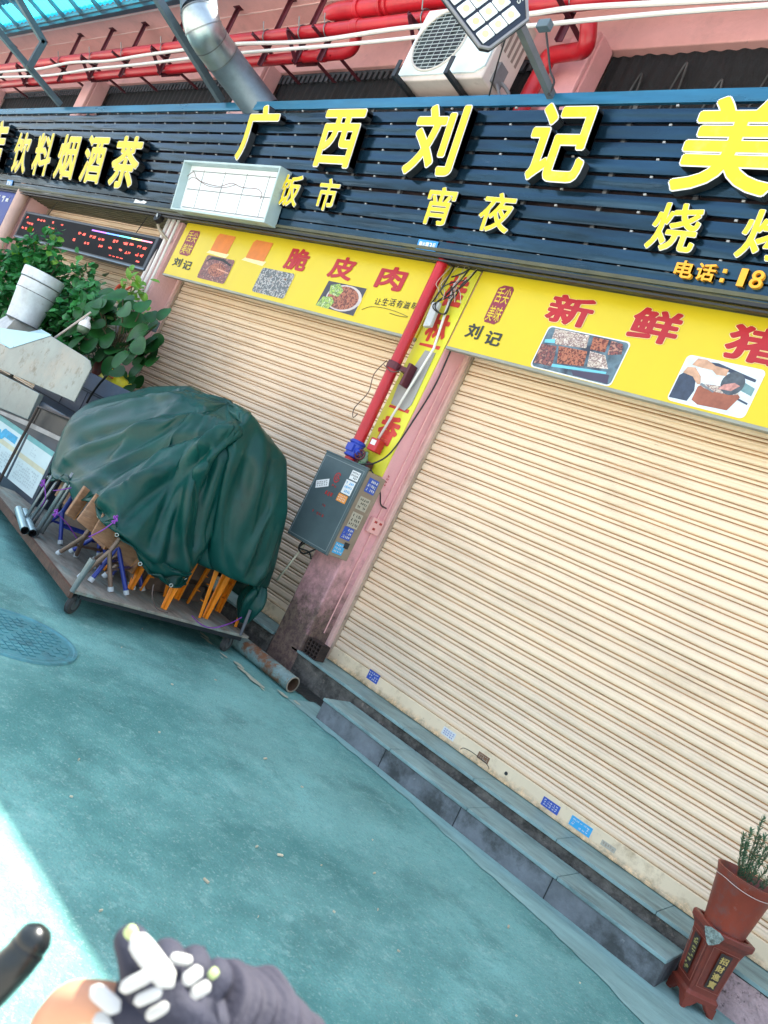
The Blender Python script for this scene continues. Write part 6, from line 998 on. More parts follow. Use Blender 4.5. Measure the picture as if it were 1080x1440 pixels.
-60,2,-34,38,-9,-17,-55,-30,149,-50,52,21,-15,-9,-32,-7,3,-8,12,1,-1,2,10,19,-15,1,-2,0,19,-19,13,-17,17,6,-7,2,-7,-19,-16,1,63,-31,-14,56,-30,-45,21,9,-15,0,3,1,5,-2,-10,6,2,1,-5,13,-1,-1,-28,-7,45,0,-6,-1,-10,6,-10,1,-28,-11,14,116,-123,-2,1,15,-3,-3,0,-1,-3,3,5,2,7,8,
2,6,-6,-12,-4,6,-1,12,-8,0,2,0,3,-4,9,-5,-2,-1,11,-42,25,4,-2,-3,3,-21,23,-25,1,-1,0,15,-22,36,20,12,0,-17,-2,-27,-14,-22,-5,10,-17,29,3,8,1,9,28,-38,7,30,-28,-6,0,2,4,16,16,-31,6,4,1,11,-4,-4,19,-1,7,-12,-19,-16,2,36,-1,-26,51,-10,-48,-8,40,-22,0,-2,7,-8,7,-7,
4,1,6,-10,-15,28,-2,-1,-7,15,-17,12,9,-5,-4,-5,-4,-26,173,-47,-43,-119,16,25,-20,-4,0,0,2,12,20,14,-12,-4,-2,7,-7,-6,-3,1,-7,-10,8,-2,7,-8,4,-7,-1,7,1,2,-3,3,-22,7,4,3,1,-7,-11,18,-8,-4,0,-14,36,12,0,3,-57,-10,17,13,9,-13,-13,8,-11,12,8,0,-28,65,-37,20,15,-21,-7,-6,
0,11,-1,2,-11,-10,13,-2,1,4,17,25,-44,26,-17,21,-2,-11,-23,5,11,8,-14,51,5,-53,-19,26,2,-3,-13,1,3,-4,13,-9,5,-6,-5,-10,10,17,0,-1,2,-19,-36,60,-7,8,8,-6,-11,20,99,64,-49,-78,30,-44,18,12,-10,-11,2,17,5,-22,-24,4,1,-2,-4,-1,-1,-3,1,-2,-10,-1,2,3,-2,-6,6,1,-1,3,-5,-9,
-1,17,-9,-1,-2,4,-4,2,-23,13,-18,23,27,-9,7,-39,40,-34,1,14,-16,-6,0,-10,5,13,4,17,5,-26,42,-37,10,14,-13,-9,9,3,10,-9,12,-9,-12,-5,0,-1,1,15,-1,-9,12,7,-5,-16,4,15,15,3,20,7,-51,-21,4,19,-45,29,8,-5,-3,3,-6,1,3,2,-8,6,0,10,3,0,0,-22,19,7,8,-9,2,2,3,16,
206,7,-112,-97,46,38,-24,-36,-12,14,18,-7,-29,-24,27,6,2,-5,-6,-1,-5,0,7,-8,-10,3,-2,0,-4,6,-7,6,-1,2,-13,16,-9,2,-3,-3,-2,7,-5,13,-15,-20,9,35,-7,2,4,-7,5,-17,-5,-11,-9,3,4,-9,23,16,0,24,17,-66,8,29,-21,14,-18,-1,-3,12,4,12,4,-5,-17,0,-7,-4,12,-17,0,2,4,3,3,0,
24,3,8,11,16,-46,-20,3,4,-41,26,6,4,11,-19,12,-11,-1,-2,6,0,5,3,0,5,2,-1,-9,7,-47,68,-13,-2,-4,36,30,150,-38,23,-11,-116,4,6,-7,24,8,-14,-25,-18,20,13,-2,2,-9,7,-12,7,1,-10,10,-8,-6,-3,0,3,-5,-4,9,-3,1,1,-12,15,-11,7,-9,8,-2,10,-22,-14,17,25,7,-5,-6,-6,15,-11,2,
-16,-19,10,-10,-1,26,16,-7,9,-13,-48,42,-12,23,-3,8,-12,-2,6,-3,1,5,0,3,0,3,-18,-2,-3,14,10,-38,3,6,27,7,-1,-1,5,8,-15,-38,8,-10,-9,3,33,-28,13,-4,2,-4,8,8,-11,-6,19,-9,3,-13,20,1,0,1,-4,-37,61,-10,-12,9,-3,121,-37,56,89,-13,-94,-20,30,20,-4,-11,-18,-16,15,21,0,-3,-12,-3,
10,-2,6,-6,-6,6,1,5,1,1,-1,-22,-2,9,-2,-8,1,-5,11,0,-15,7,7,-1,7,13,-26,-15,29,-2,4,-3,-10,23,-12,-9,-26,8,6,41,-1,-2,-7,-3,6,-54,21,-3,4,-1,33,-27,12,-9,7,5,-3,3,0,-1,7,7,-16,-4,-7,7,7,-21,-4,1,0,38,7,5,-11,11,-61,-3,16,-2,3,-1,5,20,-9,-7,-2,-6,13,0,
-1,-22,30,-3,-11,-27,39,-1,3,-1,-13,9,-11,17,0,17,-20,28,-22,61,15,-4,28,-62,-26,8,2,-7,-10,6,21,4,-4,-7,-4,15,-14,3,-4,6,2,-3,7,2,3,-1,-7,-12,16,-7,-4,-2,6,-15,1,4,-4,9,3,-10,11,-24,2,29,-7,1,4,1,0,0,-24,-10,41,2,-8,-17,14,10,-1,0,3,-23,4,-23,9,0,4,25,-12,-10,
4,1,-1,3,1,0,8,-2,3,-15,8,-7,3,7,-22,-1,3,6,-5,18,20,-36,-22,32,-22,-1,-3,22,6,-6,-6,4,1,-11,4,3,3,14,-13,0,-4,-3,13,-1,1,0,-9,15,-34,29,8,0,-4,8,-32,19,19,2,60,-55,-39,9,0,-5,0,24,7,-6,-7,-1,13,-4,8,9,4,7,-1,-9,-5,2,-3,-4,-7,-5,1,5,-4,4,-5,-1,
-9,0,3,8,-3,14,-12,-19,9,18,-4,0,1,1,2,-6,-21,32,-11,8,-1,9,3,0,-4,7,-25,-1,-4,-7,1,0,2,11,6,-12,8,-1,-6,3,1,0,9,0,4,-14,-3,1,4,-4,-1,-9,-1,0,34,-19,2,-32,32,-4,-20,-3,-3,32,-21,9,-15,7,1,3,-1,-2,4,-18,23,-1,-1,5,-3,4,-1,1,-3,4,-36,38,6,1,3,-38,
16,-91,31,49,52,-79,82,-86,-2,2,22,8,-5,0,8,13,6,3,7,3,-13,-4,5,-9,9,-17,6,-6,-7,1,1,-5,-2,2,0,-1,1,-3,8,-7,-1,2,0,-2,6,-5,6,1,-2,3,1,-20,1,15,2,9,-4,5,5,2,2,-16,-13,13,-14,-1,-2,1,2,4,9,-7,2,2,-6,-1,3,1,4,2,1,-1,-11,5,2,-1,-1,-9,-1,0,
-3,-5,-1,-5,14,-28,10,5,49,-13,-16,-7,-13,9,6,2,-2,-4,-1,-8,19,-3,-1,12,-10,4,-2,2,-4,-4,-13,25,7,-2,-1,-39,-51,-25,60,-2,54,14,-76,14,-1,9,5,0,6,6,13,3,-2,2,-1,-14,15,1,-19,-2,11,-18,2,-3,0,4,0,-5,0,-1,0,-7,9,-5,4,2,0,-3,2,1,5,-4,-1,1,0,0,2,-14,14,-3,
2,4,7,1,1,3,3,-2,-7,2,-21,1,-3,2,1,0,8,-3,1,-1,-1,-4,2,2,2,2,1,3,-10,4,2,0,1,-7,-4,-1,-2,-3,-4,-8,0,-6,-4,16,38,-4,-4,-29,0,4,11,-2,-3,-3,-2,-6,14,1,-4,13,-14,8,1,0,-5,1,-9,15,13,-11,3,-25,-83,46,-18,45,28,11,-8,13,-36,0,7,9,2,10,-1,-7,-1,-1,
-10,27,-11,-7,3,1,-4,-1,-12,1,-3,5,-1,-5,3,-1,-2,0,3,-4,0,3,0,-1,1,1,3,-2,-1,0,1,-2,3,-10,11,-3,10,-5,7,-5,-4,13,5,1,-4,2,-25,5,-4,-1,0,0,6,-2,-1,1,-2,-4,2,4,0,0,1,3,-6,0,5,2,1,-5,-6,-1,-1,0,-7,-5,6,-1,19,18,-23,26,-9,-34,0,-4,6,17,-10,-3,
-4,7,0,3,-4,7,-7,7,1,1,-4,1,1,3,12,-2,-9,-16,-109,112,-121,123,-18,56,-60,67,2,-12,-8,-4,-5,0,-7,-1,7,-12,23,-3,2,-2,-6,-25,-17,21,-2,-2,-1,8,-2,-4,3,-3,-2,3,2,-4,0,2,-1,-1,1,0,3,-2,0,0,0,0,1,-5,8,-4,9,-3,6,-11,12,-4,-9,19,0,0,-2,-19,1,-3,0,1,3,1,
-3,2,-1,-6,1,5,1,0,1,1,-3,-1,5,2,2,-5,-6,0,-2,1,-8,6,7,27,3,0,2,-38,-7,-4,1,-10,-4,-1,32,-13,2,8,-16,12,-3,0,-1,6,3,0,-2,-1,9,-6,7,-14,16,-29,-105,12,21,77,-33,53,-4,-4,19,6,-6,-10,-2,-10,-4,2,-16,30,-4,-14,-18,-15,16,33,-10,4,-12,-10,-1,11,-3,-2,1,-3,-1,4,
-1,3,0,-4,0,0,1,-1,2,0,-1,0,0,-1,-1,1,4,4,1,-2,1,-5,11,-25,24,0,-5,7,6,-16,-4,-3,1,0,1,2,-3,0,2,-8,1,5,2,1,-1,3,-1,-5,5,4,-3,13,-6,-14,-1,1,-9,16,3,-9,2,17,1,-12,-26,0,1,-9,-5,2,24,0,0,0,-40,44,-3,-5,-2,12,1,-5,5,-3,10,-12,9,-1,17,-7,
20,-122,66,-23,46,40,18,-35,43,-20,2,-9,-1,-9,-4,11,0,-12,-18,-16,-7,10,2,12,25,-8,2,-5,-10,7,-5,1,0,-2,-3,4,-3,3,1,-1,-1,0,1,2,-1,1,-1,0,0,-1,-4,6,3,3,0,-1,0,0,0,11,-14,-20,27,6,3,-9,-10,-1,-1,0,0,4,-3,-2,1,-3,-4,6,3,0,0,2,2,-6,4,4,0,1,1,-13,
1,-1,-9,40,-32,10,24,-11,-54,0,22,-3,8,5,-2,22,-22,-1,1,1,-8,8,-1,-20,26,-2,-2,6,-2,-3,12,-19,14,17,-6,3,18,-130,70,5,5,49,2,4,0,24,-9,-23,10,-6,-8,-21,15,-21,-15,2,7,10,2,2,-4,9,1,-3,11,-5,-7,7,2,-3,-10,12,-7,5,1,0,-1,0,0,0,2,0,-1,-1,1,1,-7,9,0,4,
2,-4,0,6,-21,24,-6,7,-8,11,0,1,-13,-6,-1,-2,0,4,-1,-4,4,1,-9,5,3,-4,3,3,5,-9,3,4,2,-12,0,13,-11,-1,-1,-2,16,22,-38,-22,46,-9,-15,20,-4,-3,-1,7,-18,-1,1,7,-17,-1,9,-14,33,-16,0,0,5,-3,9,-21,15,20,-4,-19,18,5,-77,44,-4,-3,40,15,-42,40,1,-2,-7,-17,14,-11,-33,-3,
14,15,24,2,-29,-11,6,5,1,4,-4,0,-5,0,2,-2,10,-10,-2,5,-3,0,1,-1,-2,-5,7,1,1,-1,1,2,-10,10,2,0,-13,13,-1,9,2,-15,15,11,-2,-21,6,11,-10,-9,-4,0,-1,6,-3,-1,-2,3,-6,3,3,-2,4,2,4,-8,0,6,-8,0,-2,1,-2,2,32,-18,18,-45,-9,46,-27,26,3,-8,-1,-2,-2,3,-15,-2,
1,-11,1,8,-7,33,-18,-9,2,0,-6,8,10,-24,13,2,16,4,-10,36,-24,-34,7,-4,92,-33,19,-21,13,0,-36,19,-23,-2,3,6,8,14,2,-28,28,-14,-8,-8,-9,0,6,-5,5,4,-1,-3,-13,12,4,0,-1,-1,0,1,-4,10,-6,2,1,-3,-3,1,2,2,5,-3,-13,0,4,-7,0,-2,-2,-6,25,18,-10,11,-8,-11,-3,1,-4,8,
-5,-3,-1,4,2,-10,4,0,-1,12,2,4,-17,19,5,0,-2,-18,0,15,-7,15,-41,-4,21,-14,20,-13,12,8,2,0,8,-33,-6,16,7,-5,-11,11,1,11,-12,2,-6,-3,1,-2,-11,31,7,-18,1,23,-1,0,0,0,0,0,0,0,0,0,0,0,0,0,0,0,0,0,-1,0,0,0,0,0,0,0,1,0,0,0,0,0,0,0,0,0,
0,0,0,0,0,0,0,0,0,0,0,0,0,0,0,0,0,0,0,0,0,0,0,0,0,0,0,0,0,0,0,0,0,0,0,0,0,0,0,0,0,0,0,0,0,0,0,0,0,0,0,0,0,0,0,0,0,0,0,0,0,0,0,0,0,0,0,0,0,0,0,0,0,0,0,0,0,0,0,0,0,0,0,0,0,0,0,0,0,0,
-101,10,15,5,12,7,16,6,10,3,2,3,5,-1,1,0,3,0,1,1,2,1,-1,-3,0,-1,-1,0,0,-3,0,0,0,-1,0,1,-1,0,-1,1,-2,0,0,-2,1,0,1,-4,1,0,1,-1,0,0,1,0,0,-1,0,-1,-1,-2,-1,0,-1,-1,0,0,0,-1,0,0,-1,0,-1,-2,-1,-1,-1,0,0,-1,0,0,-1,1,0,0,1,1,
1,-1,2,2,2,2,1,1,-1,0,-2,2,0,-2,4,4,4,2,-3,-4,0,-17,-6,-11,-17,-14,-10,-4,-7,-6,-4,-2,-1,0,2,3,-29,-10,-14,1,26,-3,1,8,-6,7,8,2,-4,8,-1,1,2,0,-1,1,2,1,-1,-2,-1,0,-1,-1,1,-3,1,-2,1,-1,1,-1,0,-1,0,-2,0,0,0,0,-1,0,-2,2,-2,1,0,1,0,0,
-1,0,0,0,-1,0,0,1,1,-1,0,0,0,-1,0,0,0,-1,0,-1,-1,1,-1,0,1,-1,1,2,1,3,2,1,-2,0,-3,0,2,0,1,-1,0,0,2,0,2,1,0,-10,1,0,-3,2,3,3,-13,0,-20,-10,-11,4,26,24,13,-2,-2,-3,-2,-3,-2,-2,-4,-4,-56,0,2,4,-14,37,-7,14,3,1,2,0,6,4,-2,0,2,1,
0,1,1,2,-2,-3,0,-1,0,0,0,-2,0,0,0,-1,0,-2,1,-2,1,-3,2,-2,-2,2,1,-2,-2,1,3,-2,0,1,1,0,0,0,-1,-1,0,0,0,2,0,1,1,0,0,1,-1,1,-1,1,1,1,0,1,-1,2,0,0,0,3,4,1,-3,-4,-1,2,-1,4,4,0,-4,0,2,-1,0,3,1,0,5,-5,-17,-2,1,-5,3,3,
-11,-13,2,8,5,20,-17,-32,-23,-7,2,7,6,5,4,1,1,-1,4,-2,-7,-15,-21,-11,37,-18,17,0,1,5,2,2,2,-1,2,0,1,1,2,1,-3,-3,-2,0,1,1,-2,1,-2,0,-2,2,-2,0,-1,1,-3,1,-2,1,1,-2,-2,3,1,0,-1,1,-1,0,0,1,0,-1,0,0,-1,0,1,-1,1,1,0,1,0,-1,1,0,1,0,
0,1,0,1,1,1,-1,2,3,1,1,-3,0,-2,-1,0,7,2,2,-3,-1,8,-4,-2,-3,-2,2,1,-2,7,-5,-15,2,-1,-4,4,-12,-1,6,-14,23,-48,-9,18,27,22,11,2,-2,-4,-5,-1,0,1,-11,0,1,13,-6,-31,-8,34,-5,-6,3,6,2,2,1,0,1,2,-1,2,1,1,-1,-3,-2,0,0,0,0,-1,-1,1,-3,2,-1,0,
-3,1,-5,4,-4,2,-1,3,-2,-1,3,1,-2,2,0,0,-1,-1,0,0,0,1,0,-1,0,1,1,0,0,0,0,1,-1,0,1,1,-1,1,1,1,1,0,1,2,2,1,-1,-2,-1,0,0,-6,6,2,0,8,2,2,1,-1,-3,-3,-8,-6,-1,12,2,-7,-15,6,-6,5,-13,5,-13,27,-50,19,30,16,0,-10,-11,-3,0,3,4,1,0,-1,
9,-1,1,-14,-1,4,-10,-17,7,8,-1,6,2,0,2,0,2,-1,2,1,1,1,-3,0,-3,0,-1,1,-1,0,-1,0,-1,0,-1,1,-3,0,0,-1,-2,2,-2,-1,3,-1,0,0,2,-2,1,1,1,-2,-1,0,0,0,0,2,0,1,0,0,0,1,-1,0,2,0,0,-1,1,1,0,2,-1,3,0,1,1,-1,-3,1,0,-1,-2,1,3,-1,
2,8,-1,3,-1,1,1,8,-2,-8,-17,-6,17,-4,-17,-6,13,-1,-10,11,-20,2,-3,36,1,-12,-2,1,10,6,3,1,-1,1,-1,1,10,-1,-3,0,-2,-6,-31,25,0,-5,1,3,2,1,1,0,0,2,0,1,1,-2,2,0,-4,1,-1,-1,1,-1,0,-1,-1,-2,0,-1,-1,-6,9,-8,1,-1,1,1,-1,2,0,2,0,1,0,1,3,3,
1,1,0,-2,-3,-6,2,1,0,0,1,-1,1,0,0,1,-1,1,1,0,2,-2,3,2,-1,2,4,1,-16,7,4,-3,-1,-7,10,-4,-11,6,-7,10,1,26,4,-9,8,0,4,-29,-21,19,-2,-3,-10,-2,0,13,-20,-20,44,-5,8,6,-1,5,0,-1,0,1,2,0,1,-1,8,0,-2,-1,-1,-2,3,-45,32,0,-4,5,2,-1,0,1,1,0,
2,-1,1,3,-3,2,-9,4,0,0,-1,0,-2,-1,-2,-1,-2,1,1,-4,0,6,-1,-1,-2,1,1,1,1,0,1,-1,0,-2,-3,-1,-1,-1,-2,0,1,3,-3,5,3,0,0,1,0,-1,3,-2,0,1,1,-2,3,1,7,0,-2,-1,-35,46,-35,18,13,-3,-5,-1,-60,56,-50,45,-17,-10,-5,24,-12,-6,-1,29,13,10,-19,2,-16,6,-2,-14,
22,1,0,7,-4,7,-9,12,-7,-15,-1,2,3,4,5,4,6,1,6,0,1,-2,-3,1,-6,12,-25,9,-4,6,2,-3,0,1,0,1,0,-1,0,5,-9,11,2,-13,2,1,-3,2,-3,-3,5,-2,-1,-3,3,8,-4,-4,3,13,-1,-6,3,-2,-2,-2,-2,0,-2,-1,-2,-1,-2,-2,-1,-3,-1,0,4,4,6,1,-1,-3,-1,1,-2,4,-6,13,
-6,1,0,18,-78,37,15,21,0,-102,78,30,-18,-25,7,-1,24,-112,46,-43,131,-93,115,-183,27,105,7,-25,-1,21,6,-32,10,3,10,-35,37,-9,14,-23,24,1,-2,-27,5,19,7,1,-2,-5,-7,-2,2,17,5,1,0,0,-1,0,-1,1,-30,18,-2,5,0,2,-3,0,1,-1,0,-3,7,-5,22,-6,-4,6,-24,0,4,-4,6,-5,-5,4,8,-1,
4,3,5,3,-1,-8,11,-2,-4,1,-2,-1,-1,-4,-3,-5,-6,-9,-8,-3,1,4,-9,21,20,-2,4,-4,9,-2,-8,-3,-2,3,-16,64,-45,4,-13,39,-42,-24,16,57,-41,104,-143,68,10,-50,-4,-36,28,30,160,-189,-141,205,-93,192,-30,-136,-76,-14,49,-19,51,12,15,-22,-27,37,6,-7,-37,57,4,-28,-2,24,12,-1,-7,-5,2,5,7,0,-7,-9,
4,1,-2,0,1,-2,3,-1,-3,-16,9,12,-9,-3,1,2,2,-3,0,-1,-4,11,19,-15,-12,-10,24,-9,-15,4,0,-6,-5,6,16,11,0,-2,-2,8,6,-19,1,11,-6,-4,2,-7,-3,-8,-11,-9,-5,-4,3,-6,26,38,-69,77,-2,-15,4,-1,-4,22,6,-3,-12,-16,8,51,-52,9,-25,8,8,80,-85,-130,108,-19,5,24,-154,169,-3,58,38,-13,
-113,16,36,-83,8,-50,7,30,57,146,-73,-38,-7,-12,-8,-2,-37,22,-4,-37,36,11,-28,24,11,-1,-8,-12,-1,3,-3,-1,2,22,0,1,3,0,1,-2,0,3,-2,2,1,-27,24,-14,10,-8,4,3,-5,5,2,1,14,-23,9,11,-12,-11,14,-12,0,-9,-5,9,5,2,-4,8,8,6,-2,-3,4,8,-17,-2,13,-8,-5,-1,-15,-4,-10,-14,2,18,
24,-3,52,-21,-10,50,-76,29,-12,29,-25,-11,23,43,-55,8,10,-43,49,-30,9,-62,91,-34,21,40,-75,-25,143,-215,226,-220,103,23,-171,110,-54,71,-5,-52,-20,-36,-14,5,72,-9,-81,74,-16,1,11,4,80,0,-15,-65,74,-24,29,1,-12,-6,5,15,0,-1,1,4,-5,-6,9,-7,-6,6,2,0,-2,-5,8,2,-1,11,-14,-22,19,-10,9,2,-6,7,
0,3,1,-18,-2,11,6,2,13,-32,-1,-4,-5,20,22,-1,-15,-11,1,6,11,-3,1,12,0,-16,-4,10,-14,0,-10,-15,-4,1,32,41,-4,30,-30,-50,84,-31,-39,44,-34,-5,36,-26,-22,-2,38,-5,-2,-75,92,-44,27,-20,-2,-35,40,-8,-15,9,-42,72,-140,158,-61,-4,111,-85,-3,47,1,10,-5,101,22,3,-53,-172,7,12,-44,6,25,38,2,9,
-65,51,-5,15,-7,-2,9,3,-12,-5,7,5,7,-4,-1,-5,10,-1,6,-4,-2,1,0,-4,7,-2,1,-13,9,14,-16,-3,2,3,-5,8,-2,5,-12,11,-36,29,18,-28,-28,24,-4,-1,13,10,10,6,3,-11,-15,-7,4,19,0,-2,15,-3,-25,2,-2,-17,11,-19,-6,42,51,-16,-7,15,-33,12,35,-107,96,-76,50,-35,3,32,-18,-33,41,-7,6,-16,
-5,20,-7,8,-6,-39,28,-36,71,-47,1,-18,54,-27,-33,-22,-22,-11,-2,18,-3,-3,-1,-73,-5,-3,-1,66,68,-180,80,61,29,9,-3,-89,45,81,2,-1,-8,-9,-13,10,18,1,-2,0,5,-1,2,-1,-13,13,4,-3,-1,0,0,1,1,0,-8,6,-10,16,-17,13,-6,4,-7,7,0,3,11,-1,-1,-40,48,39,-79,-1,-2,10,17,-3,-5,5,10,10,
-4,-15,-11,-2,24,5,-7,0,-11,-11,12,-19,-5,23,8,26,-4,-3,16,-14,2,9,-26,-20,34,-28,19,-5,-24,-4,26,-10,-9,15,0,3,-31,43,-24,6,-4,6,-47,70,-55,45,-19,-9,-4,5,-27,-30,-5,-7,7,21,12,9,9,10,12,-251,-26,9,72,195,3,-7,-32,-55,-36,38,68,19,-3,-3,2,1,5,-13,-6,6,9,4,-10,11,2,-1,5,-10,
2,-2,-1,1,0,0,2,-6,5,3,-10,-15,1,28,-8,-2,-3,1,4,3,4,-14,27,-19,-42,23,10,-15,10,21,0,-3,-8,-7,0,11,17,5,-14,-9,-3,22,-18,-3,10,-23,9,13,-32,18,43,-11,-24,9,0,1,-11,15,-2,13,-37,43,-51,22,2,-4,-15,14,1,-1,4,3,-6,8,0,-8,25,-14,-11,-35,19,-9,19,15,-32,-32,14,-29,-22,-5,
18,-18,-15,-12,-13,-13,-13,252,22,-7,-26,-44,-21,-2,7,-33,54,-51,24,-5,-5,0,0,2,-1,-7,-2,-2,2,-2,5,-1,6,3,-2,2,-7,6,1,0,0,0,1,-2,3,-1,-4,-3,-2,11,-16,7,4,-6,6,2,-8,18,-38,41,-57,50,162,-135,-28,2,2,1,-2,-7,-9,-7,9,25,16,-25,-17,-3,7,-3,10,1,-29,29,5,-34,25,12,-11,0,
1,-12,3,3,5,2,1,-4,9,-9,3,-2,0,-18,13,2,5,-1,2,-21,38,-25,-7,12,-1,-15,3,-23,-8,-9,-7,28,-42,-67,154,-5,-26,7,7,4,4,3,3,4,0,-6,-9,1,4,-1,-19,62,-47,70,-46,-20,-2,-2,-2,-2,2,6,-2,-1,-9,4,2,1,7,-2,-2,-5,-1,-2,2,0,1,1,-1,12,-9,0,1,-6,0,-1,-7,6,7,-16,
11,0,5,8,-32,37,37,-75,-84,123,0,-6,-7,0,4,2,-1,-7,-14,11,28,32,-23,-44,-4,5,-1,17,-13,-23,36,-6,-22,-1,8,-2,4,14,3,-9,-1,-1,2,1,2,1,1,-5,7,-7,-8,9,2,1,1,3,-29,40,-10,7,-21,4,-11,1,-3,-29,14,-39,-71,228,-137,31,18,6,0,3,0,0,-1,-5,0,1,-2,5,-1,-10,15,-1,-16,2,
19,-7,1,-2,-2,0,0,3,-1,-1,-1,-9,4,4,-2,3,-2,0,1,-3,-1,4,0,0,-2,-16,32,14,-27,8,-1,-15,4,-5,2,-10,10,3,-2,-11,23,-89,117,-85,-10,76,-15,6,-8,-10,-2,9,5,9,2,-20,17,34,-58,-17,13,7,5,-3,19,-25,-27,24,32,7,-15,-9,-9,-3,6,11,1,-2,-7,2,2,12,2,-19,-1,10,-5,5,-2,4,
-1,2,57,-83,40,5,-38,11,-14,0,-13,-14,26,-77,196,-143,40,15,-2,-21,-7,4,5,7,11,4,-9,-9,1,-1,-1,17,-12,-25,35,-2,-7,8,0,-1,-1,-2,0,3,-1,3,-4,1,-2,-7,4,0,-4,3,3,0,-2,-1,0,17,-18,-9,-15,6,26,6,2,-24,9,-17,10,8,-10,4,3,1,11,-14,-73,95,-39,5,30,-7,0,-6,-9,-5,16,2,
22,10,-7,-41,26,5,-13,-3,-6,0,-17,-1,32,-8,4,20,19,10,-32,-27,-17,5,5,6,-2,2,6,2,2,-23,-7,20,14,-4,-3,0,-3,4,-74,85,-4,5,-35,13,-15,1,-18,-14,-14,130,-97,38,11,-5,-38,21,19,0,3,-8,-15,-6,1,7,0,14,-1,-17,13,9,-3,2,1,4,-6,0,-1,-2,0,2,0,2,0,0,-8,-2,-7,4,-1,4,
2,1,0,-3,2,-15,37,-4,-22,7,-11,-24,6,11,3,-21,20,-3,-10,15,10,-8,-22,22,-14,19,39,-79,38,-6,8,8,8,-12,-10,27,5,40,-75,-16,-2,-3,13,15,20,-5,3,-8,0,116,-49,-43,-12,-8,34,-14,-37,-25,-1,19,15,1,2,3,-12,8,12,3,-3,-7,0,0,-8,1,-1,6,-3,7,115,-127,24,-46,2,42,-11,-35,33,8,0,-43,
47,8,-11,1,-13,-10,0,-3,3,2,13,-10,-8,7,-8,18,1,7,-8,-2,11,-2,2,0,-2,-2,-3,8,-1,1,-1,-9,-14,3,6,-1,7,-3,0,-1,-1,3,-2,14,1,0,23,-37,-31,-16,32,5,-2,8,-17,7,9,-5,3,-16,9,-4,-6,51,-20,-5,-1,-6,3,22,-17,-9,35,-5,-32,-34,29,19,14,-1,-19,-2,-11,35,39,-2,14,-6,-4,-54,
-45,30,19,-26,-64,20,45,14,-1,-2,-6,31,-7,-5,-6,0,-1,-3,-4,0,-22,33,-19,15,-12,-1,-5,-11,-5,-10,13,28,10,2,-37,38,3,-13,9,-18,-5,5,-15,14,10,-2,-6,13,-21,16,6,1,-4,7,-4,5,4,-4,0,4,-2,-2,1,-7,10,-3,-4,-3,-4,-20,22,-4,6,-1,0,0,0,5,-10,5,11,-48,32,18,-5,0,-33,-2,6,27,
-22,12,-11,-4,12,-3,5,13,-5,-14,-5,7,1,19,-3,5,15,-23,35,-96,14,-1,29,3,-1,2,-5,24,0,15,31,-25,-2,-21,-46,5,-6,-14,49,51,24,-64,-22,17,2,1,11,-2,-4,-2,-3,0,-1,-8,3,38,81,-125,-27,-41,36,24,10,-13,4,-5,22,10,-3,-11,2,18,-15,9,-15,-1,-8,-15,13,3,3,7,3,-43,41,6,4,6,3,1,
0,-3,0,7,1,3,-1,-4,-2,-10,19,-4,-8,-6,-1,1,-18,9,8,0,-1,-1,-1,-4,-8,-1,18,11,-56,34,-6,-8,-47,44,36,-11,21,-85,67,-36,9,9,13,6,5,-2,4,3,-11,5,-12,11,53,-41,-99,20,32,28,-13,1,18,14,0,-51,68,32,-18,-37,-18,7,-7,-23,-19,-33,-13,87,77,-15,-31,-19,4,2,-16,3,-3,0,0,1,-2,-5,
17,-113,62,-8,0,54,-31,13,-9,5,-11,30,6,1,-6,-18,33,-9,1,-4,-10,-10,-2,14,13,-2,-6,-17,27,-17,10,11,2,1,3,-2,8,-2,4,3,1,-10,9,-7,-3,4,-12,3,0,2,1,-4,-10,-4,10,-2,0,-1,-1,-4,11,-3,-16,21,-22,-2,18,103,-78,-36,5,-19,28,26,-92,34,-6,32,-2,-4,9,-3,-4,-20,32,-20,38,10,16,-74,
-46,43,7,12,-23,13,1,-5,19,13,18,13,-22,-21,-18,1,28,23,2,16,-37,-77,44,50,-7,7,-6,-21,-7,-1,5,0,0,-1,-5,6,33,-24,-25,-24,23,0,-10,13,-15,5,15,13,5,-12,0,10,4,-5,2,-13,-9,2,13,9,-1,-4,-15,28,-60,43,5,-13,-4,4,16,15,12,-6,5,-4,5,-1,-2,0,1,0,-11,-6,-1,-4,-4,-3,-4,-7,
9,0,-1,0,-1,-3,0,-2,7,-8,18,-63,43,-3,-11,8,15,5,-16,27,-22,-29,8,3,1,3,12,9,-10,8,-8,24,8,-15,-81,43,-5,14,-4,10,13,-26,9,7,40,40,-42,-8,-15,-18,0,-34,6,60,26,-2,51,-21,-88,5,-3,7,17,-8,12,-16,7,0,-1,-6,-2,20,-105,111,-62,85,-43,-32,5,11,-11,8,18,5,-3,-2,-3,16,-7,1,
-6,-13,3,11,8,0,-3,-8,-8,23,-32,20,-8,3,-2,0,-6,5,13,30,8,0,-1,0,-12,-6,-7,-5,-13,7,10,-1,-5,-4,-2,-12,3,6,0,-1,0,-2,-3,4,-2,-7,5,13,-37,-174,180,70,-54,0,-20,22,32,-78,-5,25,6,-8,8,18,-9,7,-15,15,34,-27,-57,36,-3,6,16,-13,-14,-22,24,11,19,15,12,-23,-33,16,17,5,-46,-41,
76,26,-7,24,9,-24,-38,-28,26,11,-3,10,5,0,-7,-1,8,8,-19,4,-49,12,39,-35,8,4,-9,14,18,1,-11,7,8,0,-6,-4,-11,1,11,8,3,-1,-10,-7,48,-74,36,1,-8,5,-2,3,3,-2,-1,5,28,-3,-10,-11,-16,5,-4,-9,5,-3,4,19,9,-9,-8,4,12,-2,-1,0,-1,-1,-11,6,0,1,-2,14,-43,45,-13,-11,-26,34,
